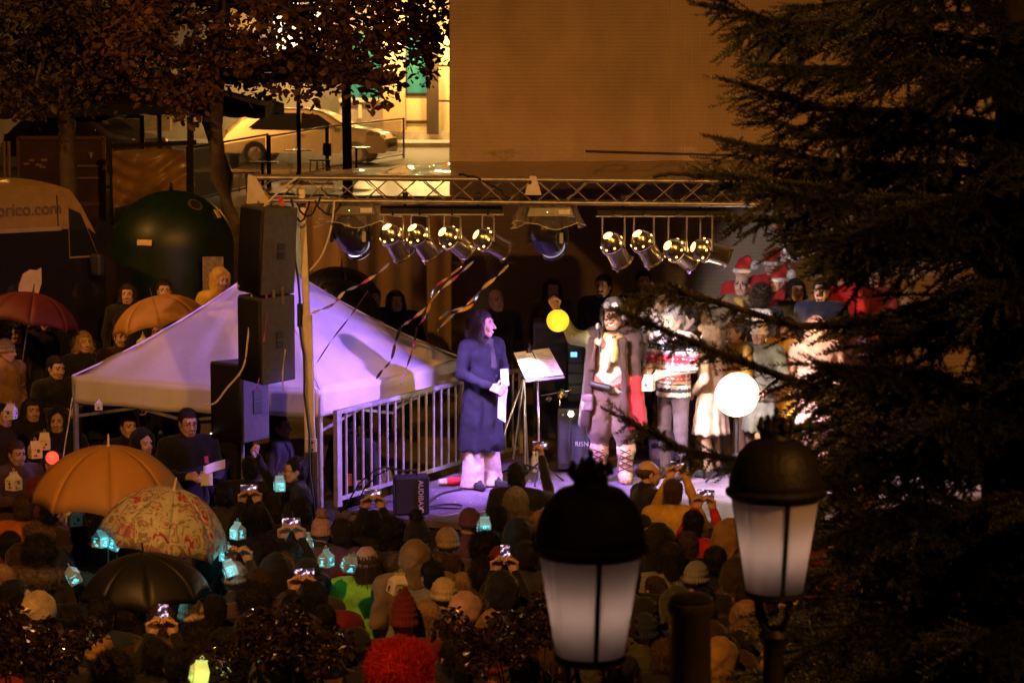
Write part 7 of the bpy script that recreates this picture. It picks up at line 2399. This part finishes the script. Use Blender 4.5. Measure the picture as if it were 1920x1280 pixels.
# ================================================================== PEOPLE UNDER AND BEHIND THE TENT
def gp_person(px, py, rz, key, top, tr_c, items, label, sc=1.0, skin=None, d=None):
    hz_ = variant(key)[4] * sc
    dd = depth_for(px, py, hz_) if d is None else d
    v = P(px, py, dd)
    z = ground_z(v.y) if d is None else v.z - hz_
    return person((v.x, v.y, z), R(rz), key, top, tr_c, items, label, sc, skin), dd
BK = [
 (352, 793, 25, 'front', 'black', 'black', [('short', H['dark'])], 'young man in glasses and black sweatshirt with pink logo by the tent', 1.05),
 (268, 832, 40, 'standf', 'black', 'black', [('hood', C['black'])], 'woman with black hood up above the orange umbrella tip', 1.0),
 (556, 882, -70, 'oneup', 'black', 'black', [('short', H['black'])], 'man in glasses and black holding a lit lantern below the mast', 1.02),
 (522, 800, 80, 'stand', 'char', 'black', [('short', H['dark'])], 'person with headset half hidden behind the tripod loudspeaker', 1.02),
 (660, 800, 150, 'stand', 'black', 'black', [('short', H['black'])], 'dark helper standing under the tent near the mast', 1.0),
 (240, 800, 30, 'stand', 'black', 'black', [('short', H['dark'])], 'dark figure under the left side of the tent', 1.0),
 (155, 642, 35, 'standf', 'black', 'black', [('bob', H['blond'])], 'blonde woman in black coat left of the tent', 1.0),
 (85, 602, 25, 'standf', 'black', 'black', [('long', H['black'])], 'dark haired woman under the dark red umbrella', 1.0),
 (52, 595, -20, 'standf', 'dbrown', 'black', [('long', H['light'])], 'light haired woman partly behind another under the red umbrella', .98),
 (28, 625, 30, 'standf', 'black', 'black', [('curly', H['black'])], 'person with glasses and dark curls at the left edge', .98),
 (10, 660, 60, 'pock', 'ochre', 'black', [('beanie', C['knit'])], 'person in ochre jacket and knit beanie at the left edge', .98),
 (104, 690, 40, 'front', 'black', 'black', [('short', H['dark'])], 'man in black left of the blonde woman', 1.02),
 (228, 632, 20, 'stand', 'dbrown', 'black', [('short', H['dark'])], 'man in dark brown under the golden umbrella', 1.02),
 (300, 624, -20, 'stand', 'black', 'black', [('short', H['black'])], 'man in black under the right half of the golden umbrella', 1.0),
 (346, 603, 10, 'stand', 'black', 'black', [('short', H['black'])], 'man in black right of the golden umbrella handle', 1.0),
 (414, 527, 20, 'pock', 'yell', 'dbrown', [('hood', C['yell'])], 'person in yellow hooded jacket beside the notice board', 1.0),
 (308, 545, 10, 'stand', 'black', 'black', [('short', H['dark'])], 'man whose head shows just above the golden umbrella', 1.0),
 (240, 552, 0, 'standf', 'black', 'black', [('long', H['dark'])], 'dark haired woman just behind the golden umbrella', 1.0),
 (175, 505, 20, 'stand', 'black', 'black', [('short', H['dark'])], 'dark figure standing at the van nose', 1.0),
 (630, 530, 30, 'stand', 'dbrown', 'black', [('short', H['brown'])], 'man under the black umbrella behind the tent peak', 1.0),
 (700, 560, 20, 'coat', 'black', 'black', [('short', H['black'])], 'person in black coat behind the tent roof', 1.0),
 (742, 565, 10, 'coat', 'dbrown', 'black', [('long', H['black'])], 'person in dark red-brown coat behind the tent roof', 1.0),
 (5, 780, 50, 'stand', 'dbrown', 'black', [('short', H['dark'])], 'man in brown at the left edge holding a paper lantern', 1.0),
 (60, 770, 20, 'coat', 'black', 'black', [('long', H['dark'])], 'long haired woman in black left of the tent leg', 1.0),
 (195, 740, 20, 'coat', 'black', 'black', [('short', H['black'])], 'man in black coat behind the tent leg', 1.03),
 (110, 790, -10, 'coat', 'black', 'black', [('hood', C['black'])], 'hooded figure in black beside the white guy rope', 1.0),
 (30, 850, 40, 'front', 'brown', 'black', [('short', H['brown'])], 'man in brown holding a carton lantern left of the orange umbrella', 1.0),
 (420, 800, 30, 'coat', 'black', 'black', [('short', H['black'])], 'dark man behind the tripod loudspeaker', 1.03),
 (470, 880, 170, 'pock', 'black', 'black', [('short', H['black'])], 'dark man left of the lit lantern below the tripod loudspeaker', 1.0),
 (420, 930, 175, 'pock', 'char', 'black', [('short', H['black'])], 'man in charcoal right of the orange umbrella rim', 1.0),
 (100, 870, 30, 'front', 'burg', 'black', [('cap', C['black'])], 'person in burgundy with the red glowing ball', .98),
]
for (px, py, rz, key, top, trc, items, lb, sc) in BK:
    o, dd = gp_person(px, py, rz, key, top, trc, items, lb, 1.1 if 'pink logo' in lb else sc, d=24.9 if 'pink logo' in lb else None)
    if 'glasses' in lb: glasses(o, (0, -.015, 1.60), 1.0, pitch=variant(key)[3], yaw=variant(key)[2])
    if 'pink logo' in lb:
        v = P(377, 853, dd - .25)
        for k in range(2):
            MB().box((.11, -.185 - .012 * k, 1.30 - .03 * k), (.035, .012, .028), (R(8), 0, 0)).build('logo_print', M('pink_logo', (.75, .12, .30), .6), o)
        pt = thing('paper_sheet', 'folded white programme in the hand of the man in glasses', 'paper', P(402, 890, dd - .35), R(20))
        MB().grid(lambda u, v2: ((u - .5) * .22, .03 * math.sin(PI * u), .09 * v2 + .06 * u), 6, 3).build('leaf', m_page, pt, thick=.002)
        MB().grid(lambda u, v2: ((u - .5) * .12 - .08, -.01, -.12 * v2 + .02), 4, 3).build('leaf', m_page, pt, thick=.002)
    if 'lit lantern below' in lb and 'glasses' in lb:
        carton_lantern(P(524, 920, dd - .3), R(15), 'lit cyan lantern held by the man in glasses below the mast', 'cyan', .95)
# paper lanterns carried by people on the left
for i, (px, py, d, lb, gl_) in enumerate(((20, 785, 25.2, 'unlit paper lantern hanging at the left edge above the orange umbrella', None), (84, 842, 23.2, 'unlit printed lantern left of the red glowing ball', None),
        (66, 858, 23.0, 'unlit printed lantern lowest of the pair beside the red ball', None), (26, 918, 21.5, 'yellowish carton lantern held at the left edge', None), (268, 655, 26.8, 'unlit printed lantern peeking over the tent roof edge', None),
        (185, 768, 25.3, 'small paper tag lantern hanging behind the tent leg', None), (139, 985, 20.3, 'unlit carton lantern under the orange umbrella', None))):
    carton_lantern(P(px, py, d), R(-15 + 23 * i), lb, gl_, .95 if i != 5 else .7)
rb = thing('glowing_ball', 'red glowing ball among the paper lanterns at left', 'ball lamp', P(98, 858, 22.8))
MB().lathe([(max(.001, .06 * math.sin(PI * i / 14)), -.06 * math.cos(PI * i / 14)) for i in range(15)], 20).build('ball', M('red_ball', (.8, .06, .04), .5, var=.6, vs=40, emit=(1, .06, .03), es=1.3), rb, smooth=True)
light('POINT', 'red_ball_light', (0, -.1, .05), .5, (1, .12, .06), None, rb, .05)
# ================================================================== FRONT CROWD (seen from behind)
FC = [  # px, py of head centre, heading, variant, top, trousers, head items, label, scale
 (971, 893, 165, 'oneup', 'black', 'black', [('short', H['black'])], 'dark haired person filming close to the stage centre', 1.0),
 (966, 938, 180, 'pock', 'dbrown', 'black', [('long', H['grey']), ('furcollar', C['fur'])], 'grey haired woman in fur collar left of the near lantern cap', .98),
 (1214, 888, 105, 'stand', 'black', 'black', [('bald', H['brown'])], 'balding man with glasses in profile at the foot of the stage', 1.03),
 (1262, 925, 175, 'hold', 'must', 'black', [('short', H['brown'])], 'person raising both mustard sleeves to film the stage', 1.0),
 (1300, 985, 165, 'hold', 'red', 'black', [('short', H['black'])], 'person in red sleeve with white lettering filming with a phone', 1.0),
 (783, 1012, 180, 'puffy', 'black', 'black', [('pompom', C['black']), ('ball', C['black']), ('furcollar', C['fur'])], 'person in black bobble hat and big fur hooded parka', 1.06),
 (838, 1024, 180, 'pock', 'brown', 'black', [('beanie', C['knit'])], 'person in knitted brown beanie right of the bobble hat', 1.0),
 (907, 1030, 185, 'pock', 'burg', 'black', [('curly', H['black']), ('furcollar', C['fur'])], 'person with dark curls in burgundy coat before the stage', 1.0),
 (972, 1008, 180, 'puffy', 'black', 'black', [('hood', C['black']), ('furtrim', C['fur'])], 'person in black hood with pale fur trim left of the near lantern', 1.0),
 (986, 1045, 175, 'pock', 'char', 'black', [('cap', C['black']), ('short', H['dark'])], 'person in black flat cap beside the near lantern glass', 1.0),
 (688, 1060, 180, 'puffy', 'green', 'black', [('long', H['brown']), ('beanie', C['pink'])], 'girl in neon green jacket with long brown hair and pale hat', .96),
 (602, 1000, 185, 'pock', 'char', 'black', [('pompom', C['pink']), ('ball', C['pink'])], 'child in pink bobble hat near the stage corner', .92),
 (778, 1050, 200, 'puffy', 'tan', 'black', [('hood', C['tan'])], 'person with tan hood up right of the neon green jacket', 1.0),
 (832, 1122, 180, 'pock', 'char', 'black', [('beanie', C['beige'])], 'person in beige knitted beanie right of the red hat', 1.0),
 (872, 1150, 150, 'pock', 'brown', 'black', [('hood', C['pink']), ('furtrim', C['fur'])], 'person with pale pink hood and brown coat above the shrub', .98),
 (990, 1100, 195, 'kid', 'blue', 'black', [('short', H['brown'])], 'boy with short brown hair and blue jacket left of the near lantern', .80),
 (940, 1110, 180, 'hold', 'black', 'black', [('hood', C['black'])], 'person in black hood holding up a phone upright', 1.0),
 (757, 1168, 180, 'pock', 'burg', 'black', [('pointed', C['burg'])], 'person in dark red pointed knit hat behind the red wig', 1.0),
 (752, 1262, 180, 'puffy', 'red', 'black', [('wig', H['red'])], 'person wearing a bright red curly wig at the bottom', 1.06),
 (925, 1222, 130, 'pock', 'gren', 'black', [('short', H['black']), ('hooddown', C['gren'])], 'pale faced man in grey-green coat turning aside below the shrub', 1.0),
 (985, 1265, 190, 'puffy', 'gren', 'black', [('furcollar', C['black']), ('short', H['black'])], 'broad person in grey-green coat at the bottom beside the lantern post', 1.05),
 (528, 1020, 180, 'pock', 'black', 'black', [('short', H['black'])], 'person with black hair right of the long haired woman filming', 1.0),
 (478, 972, 190, 'hold', 'black', 'black', [('long', H['black'])], 'long black haired woman holding up phone and lantern right of the floral umbrella', .98),
 (520, 1078, 175, 'puffy', 'char', 'black', [('hood', C['black']), ('furtrim', C['fur'])], 'person in black cap and charcoal parka with fur hood', 1.02),
 (548, 1046, 180, 'hold', 'black', 'black', [('short', H['black'])], 'dark person filming sideways left of the neon green jacket', 1.02),
 (400, 1148, 180, 'pock', 'black', 'black', [('short', H['black'])], 'person with black hair right of the beige hood and red scarf', 1.0),
 (358, 1160, 170, 'pock', 'brown', 'black', [('beanie', C['beige']), ('scarf', C['red'])], 'person in beige beanie and red scarf below the black umbrella', .98),
 (420, 1215, 180, 'puffy', 'ochre', 'black', [('short', H['black']), ('hooddown', C['ochre'])], 'broad person in ochre brown jacket at the bottom left', 1.05),
 (74, 1150, 150, 'pock', 'brown', 'black', [('hood', C['beige'])], 'person with beige hood up at the left below the lit lantern', 1.0),
 (112, 1066, 190, 'puffy', 'navy', 'black', [('hood', C['navy'])], 'child in shiny navy hooded jacket beside a lit cyan lantern', .95),
 (28, 1120, 110, 'stand', 'black', 'black', [('long', H['black'])], 'dark haired woman with softly lit face at the left edge', 1.0),
 (45, 955, 150, 'pock', 'orange', 'black', [('short', H['brown'])], 'man in orange-red jacket at the left under the orange umbrella', 1.02),
 (98, 962, 130, 'pock', 'dbrown', 'black', [('short', H['black']), ('furcollar', C['fur'])], 'man in glasses and fur collar looking right at the left side', 1.02),
 (18, 1026, 170, 'pock', 'burg', 'black', [('short', H['black'])], 'dark haired person in burgundy at the left edge', 1.0),
 (75, 1040, 180, 'puffy', 'dbrown', 'black', [('curly', H['dark']), ('furcollar', C['fur'])], 'person in bulky brown fur coat left of the navy hood', 1.03),
 (62, 1262, 180, 'puffy', 'black', 'black', [('beanie', C['tan'])], 'person in tan beanie at the bottom left corner', 1.02),
 (186, 1232, 180, 'pock', 'black', 'black', [('beanie', C['ochre'])], 'person in ochre beanie at the bottom left', 1.0),
 (200, 1040, 180, 'hold', 'burg', 'black', [('cap', C['black']), ('short', H['dark'])], 'person in dark cap holding two lit lanterns under the orange umbrella', .98),
 (238, 1165, 160, 'pock', 'dbrown', 'black', [('short', H['black'])], 'person with dark hair left of the upright phone', 1.0),
 (292, 1235, 180, 'hold', 'black', 'black', [('short', H['black'])], 'dark person holding an upright phone at the bottom left', 1.0),
 (1236, 1020, 180, 'puffy', 'black', 'black', [('hood', C['black'])], 'large dark hooded person between the two lanterns', 1.04),
 (1306, 1090, 180, 'puffy', 'black', 'black', [('beanie', C['grey'])], 'person in grey knitted beanie above the iron post', 1.0),
 (1368, 1010, 120, 'front', 'black', 'black', [('hood', C['ochre'])], 'person with ochre hood and camera left of the second lantern', 1.0),
 (1342, 1055, 150, 'stand', 'black', 'black', [('short', H['black'])], 'dark man just left of the second lantern glass', 1.0),
 (1490, 1148, 170, 'pock', 'yell', 'black', [('hood', C['yell'])], 'person in yellow hood behind the second lantern post', .97),
 (1532, 1140, 180, 'pock', 'red', 'black', [('hood', C['burg'])], 'person in dark red hood right of the second lantern post', .97),
 (1245, 1235, 180, 'puffy', 'black', 'black', [('short', H['brown'])], 'dark person at the bottom left of the iron post', 1.0),
 (1350, 1240, 180, 'puffy', 'dbrown', 'black', [('hood', C['ochre'])], 'person in ochre hood at the bottom right of the iron post', 1.0),
 (606, 1165, 180, 'pock', 'black', 'black', [('short', H['black'])], 'dark haired person left of the pointed red hat', .95),
 (552, 1148, 180, 'hold', 'black', 'black', [('short', H['black'])], 'dark person filming sideways below the fur hooded parka', 1.0),
 (440, 1090, 180, 'hold', 'char', 'black', [('beanie', C['grey'])], 'person in grey beanie holding a lit lantern right of the black umbrella', 1.0),
 (475, 1130, 185, 'pock', 'black', 'black', [('curly', H['dark'])], 'dark curly haired person in the crowd above the left shrub', 1.0),
 (330, 1250, 180, 'pock', 'dbrown', 'black', [('short', H['black'])], 'dark person beside the green lit lantern at the bottom', 1.0),
 (130, 1170, 180, 'pock', 'black', 'black', [('short', H['black'])], 'dark person between beige hood and black umbrella', 1.0),
 (640, 1225, 180, 'puffy', 'black', 'black', [('short', H['black'])], 'dark person directly left of the red wig', 1.0),
 (545, 1255, 180, 'puffy', 'black', 'black', [('hood', C['black'])], 'dark hooded person below the left shrub', 1.0),
 (850, 1235, 180, 'pock', 'black', 'black', [('ponytail', H['black'])], 'dark haired person directly right of the red wig', 1.0),
 (1060, 985, 180, 'pock', 'black', 'black', [('short', H['dark'])], 'dark person behind the near lantern cap', 1.0),
 (1150, 965, 180, 'pock', 'char', 'black', [('short', H['dark'])], 'dark person right behind the near lantern roof', 1.0),
 (1110, 1040, 180, 'puffy', 'dbrown', 'black', [('beanie', C['char'])], 'person in charcoal beanie behind the near lantern glass', 1.0),
 (1180, 1090, 180, 'puffy', 'black', 'black', [('short', H['black'])], 'dark person right of the near lantern glass', 1.0),
 (1210, 1160, 180, 'puffy', 'black', 'black', [('beanie', C['black'])], 'person in black beanie between near lantern and iron post', 1.0),
 (1060, 1180, 180, 'pock', 'black', 'black', [('hood', C['black'])], 'hooded dark person behind the near lantern base', 1.0),
 (1400, 1130, 180, 'pock', 'black', 'black', [('short', H['dark'])], 'dark person left of the second lantern base', 1.0),
 (1560, 1010, 180, 'pock', 'black', 'black', [('beanie', C['char'])], 'dark person in beanie under the fir branches', 1.0),
 (1620, 1060, 180, 'pock', 'dbrown', 'black', [('short', H['dark'])], 'brown jacketed person under the fir branches', 1.0),
 (1500, 960, 180, 'pock', 'black', 'black', [('short', H['black'])], 'dark person behind the second lantern glass', 1.0),
 (1620, 940, 180, 'pock', 'burg', 'black', [('pompom', C['red']), ('ball', WH)], 'person in red bobble hat behind the fir needles', 1.0),
 (1720, 980, 180, 'pock', 'black', 'black', [('short', H['dark'])], 'dark person deep behind the fir tree', 1.0),
 (700, 985, 180, 'hold', 'black', 'black', [('short', H['black'])], 'dark person filming at the stage corner', 1.0),
 (640, 1002, 182, 'pock', 'purple', 'black', [('short', H['dark'])], 'person in purple just behind the girl in neon green', 1.0),
 (880, 985, 178, 'pock', 'purple', 'black', [('beanie', C['purple'])], 'person in purple beanie close to the stage front', .98),
 (935, 975, 182, 'pock', 'black', 'black', [('short', H['black'])], 'dark person left of the grey haired woman', .96),
 (565, 960, 180, 'pock', 'black', 'black', [('short', H['black'])], 'dark person under the mast foot', 1.0),
 (510, 950, 178, 'pock', 'char', 'black', [('ponytail', H['dark'])], 'woman with dark ponytail under the lit lantern near the mast', .97),
 (1420, 985, 180, 'pock', 'black', 'black', [('short', H['black'])], 'dark person behind the left side of the second lantern', 1.0),
 (160, 1105, 180, 'pock', 'black', 'black', [('short', H['dark'])], 'dark person left below the black umbrella', .98),
 (250, 1010, 180, 'pock', 'dbrown', 'black', [('long', H['dark'])], 'dark haired woman under the floral umbrella', 1.0),
 (150, 1000, 180, 'pock', 'char', 'black', [('short', H['black'])], 'dark person under the orange umbrella shaft', 1.0),
 (395, 1050, 180, 'pock', 'char', 'black', [('long', H['black'])], 'dark long haired person right of the black umbrella', 1.0),
 (668, 1218, 180, 'pock', 'char', 'black', [('beanie', C['black'])], 'dark person in black beanie lower left of the pointed red hat', 1.0),
 (470, 1190, 180, 'pock', 'black', 'black', [('hood', C['black'])], 'hooded dark person behind the left shrub', 1.0),
]
# more of the packed crowd in the gaps
LMK = [(203, 890, 'the orange umbrella'), (335, 985, 'the floral umbrella'), (268, 1085, 'the black umbrella'), (688, 1110, 'the neon green jacket'), (752, 1240, 'the red wig'), (1106, 1120, 'the near lantern'), (1452, 1010, 'the second lantern'), (1296, 1200, 'the iron post'), (785, 1010, 'the black bobble hat'), (990, 1100, 'the brown haired boy'), (530, 1190, 'the left shrub'), (60, 1190, 'the corner shrub'), (112, 1066, 'the navy hood'), (436, 1070, 'the stacked lanterns'), (1214, 900, 'the balding man'), (600, 1000, 'the pink bobble hat')]
rf_ = random.Random(4)
HT = [('short', H['black'], 'short black hair'), ('beanie', C['char'], 'a charcoal beanie'), ('hood', C['dbrown'], 'a dark brown hood'), ('long', H['dark'], 'long dark hair'), ('beanie', C['burg'], 'a burgundy beanie'), ('short', H['brown'], 'short brown hair'), ('ponytail', H['brown'], 'a brown ponytail'), ('pompom', C['navy'], 'a navy bobble hat'), ('hood', C['olive'], 'an olive hood'), ('bob', H['blond'], 'fair bobbed hair'), ('curly', H['dark'], 'dark curls'), ('cap', C['navy'], 'a navy cap')]
TOPN = dict(black='black', char='charcoal', dbrown='dark brown', navy='navy', olive='olive', brown='brown', burg='burgundy', grey='grey')
spots, used = [(a[0], a[1]) for a in FC], set()
tries = 0
NF = len(FC) + 105
while len(FC) < NF and tries < 9000:
    tries += 1
    px, py = rf_.uniform(-10, 1720), rf_.uniform(965, 1275)
    if 600 < px < 770 and 1040 < py < 1215: continue
    if 640 < px < 860 and py > 1180: continue
    if px > 1150 and py < 985 or py < 1000 and px < 1000: continue
    if 40 < px < 460 and py < 1110: continue
    if min((px - a) ** 2 + ((py - b) * 1.5) ** 2 for a, b in spots) < 42 ** 2: continue
    ht = HT[rf_.randrange(len(HT))]
    tp = rf_.choice(list(TOPN))
    lm = min(LMK, key=lambda m_: (m_[0] - px) ** 2 + (m_[1] - py) ** 2)
    rel = ('left of ' if px < lm[0] - 40 else 'right of ' if px > lm[0] + 40 else 'just behind ' if py < lm[1] else 'in front of ') + lm[2]
    lb = 'spectator in %s jacket with %s %s' % (TOPN[tp], ht[2], rel)
    if lb in used: continue
    used.add(lb)
    spots.append((px, py))
    its = [ht[:2]] + ([('scarf', C[rf_.choice(['grey', 'red', 'beige', 'must'])])] if rf_.random() < .25 else []) + ([('hooddown', C[tp])] if rf_.random() < .35 and 'hood' not in ht[0] else []) + ([('furcollar', C['fur'])] if rf_.random() < .15 else [])
    FC.append((px, py, 180 + rf_.uniform(-35, 35), rf_.choice(['pock', 'puffy', 'stand', 'coat', 'pock']), tp, 'black', its, lb, rf_.uniform(.88, 1.04)))
PH = {}
for (px, py, rz, key, top, trc, items, lb, sc) in FC:
    o, dd = gp_person(px, py, rz + 6 * math.sin(px), key, top, trc, items, lb, sc)
    PH[lb] = (o, dd)
    if 'glasses' in lb: glasses(o, (0, -.015, 1.60), 1.0, yaw=variant(key)[2])
    if 'white lettering' in lb:
        text_mesh('sleeve_lettering', 'OCEAN DR', .055, M('sleeve_print', (.75, .72, .68), .6), o, (-.30, .05, 1.36), (R(90), R(-68), R(180)), .001)
    if 'red curly wig' in lb:
        MB().lathe([(.045, -.008), (.055, 0), (.045, .008), (.038, 0), (.045, -.008)], 20, (-.17, .06, 1.52), Euler((R(90), 0, .3)).to_matrix()).build('hoop_earring', M('gold_hoop', (.7, .5, .12), .3, metal=.8), o, smooth=True)
def hand_world(o, loc):
    A = Matrix.Translation(o.location) @ Euler(o.rotation_euler).to_matrix().to_4x4() @ Matrix.Scale(o.scale[0], 4)
    return A @ Vector(loc)
nph = 0
PHL = {'filming close to the stage centre': ('phone held by the dark haired person at the stage centre', False), 'raising both mustard': ('phone between the raised mustard sleeves', False), 'white lettering': ('phone held by the red sleeved person with white lettering', False),
       'holding up a phone upright': ('upright phone with bright picture in front of the black hood', True), 'long black haired woman holding': ('phone held by the long black haired woman', False), 'filming sideways left of the neon': ('phone filming sideways left of the neon green jacket', False),
       'upright phone at the bottom left': ('upright phone held at the bottom left', True), 'filming sideways below': ('phone filming sideways below the fur hooded parka', False), 'filming at the stage corner': ('phone filming at the left stage corner', False)}
for lb, (o, dd) in PH.items():
    for k_, (pl, upr) in PHL.items():
        if k_ in lb:
            one = 'close to the stage' in lb
            p = hand_world(o, (-.10, -.42, 1.84) if one else (0, -.42, 1.80))
            phone(p, o.rotation_euler.z + PI + .25 * math.sin(nph * 3), pl, upr, nph, .2 * math.sin(nph * 2))
            nph += 1
# lit and unlit lanterns above the front crowd
LN = [(540, 918, None, None), (446, 1010, 20.0, 'lit cyan lantern highest of the three right of the floral umbrella', ), (424, 1048, 19.4, 'lit cyan lantern middle of the three right of the floral umbrella'), (436, 1082, 18.6, 'lit cyan lantern lowest of the three right of the floral umbrella'),
      (188, 1025, 19.3, 'left lit lantern of the pair under the orange umbrella'), (208, 1030, 19.4, 'right lit lantern of the pair under the orange umbrella'), (142, 1090, 18.4, 'lit cyan lantern before the navy hooded child'), (279, 1142, 17.4, 'lit cyan lantern below the black umbrella'),
      (577, 1030, 19.8, 'lit cyan lantern beside the pink bobble hat'), (650, 1068, 19.0, 'lit cyan lantern behind the neon green jacket'), (612, 1062, 19.2, 'lit cyan lantern left of the neon green jacket')]
for i, l in enumerate(LN[1:]):
    carton_lantern(P(l[0], l[1], l[2]), R(-40 + 31 * i), l[3], 'cyan', .92, .45 * math.sin(i * 2.1))
carton_lantern(P(371, 1278, 15.2), R(25), 'green glowing carton lantern at the bottom left', 'green', .95, .2)
carton_lantern(P(742, 1112, 18.0), R(35), 'unlit printed carton lantern right of the neon green jacket', None, .95, .2)
carton_lantern(P(906, 1000, 20.2), R(15), 'lit lantern with pointed top close to the stage front', 'cyan', .95, .1)
carton_lantern(P(935, 1075, 18.8), R(55), 'unlit paper lantern left of the upright phone', None, .95, .3)
# added sheet behind the stage left, its brown stands in for orange-lit ground
bd = thing('stand_in_sheet', 'added brown sheet in place of orange-lit ground behind the left rear of the stage', 'backdrop', P(575, 700, 30.2))
b0 = bd.location.copy()
wB = P(848, 700, 30.2).x - b0.x
zt_ = P(575, 372, 30.2).z - b0.z
MB().grid(lambda u, v: (wB * u, .05 * math.sin(u * 17) * (1 - v * .4) + .02 * math.sin(u * 41), -.7 + (zt_ + .7) * v), 60, 10).build('cloth', M('stand_in_brown', (.34, .22, .12), .8, var=.2, vs=2, bump=.2, bs=30), bd, smooth=True, thick=.006)
MB().cyl((-.05, 0, zt_ + .02), (wB, 0, zt_ + .02), .025).build('top_pipe', m_alu, bd, smooth=True)
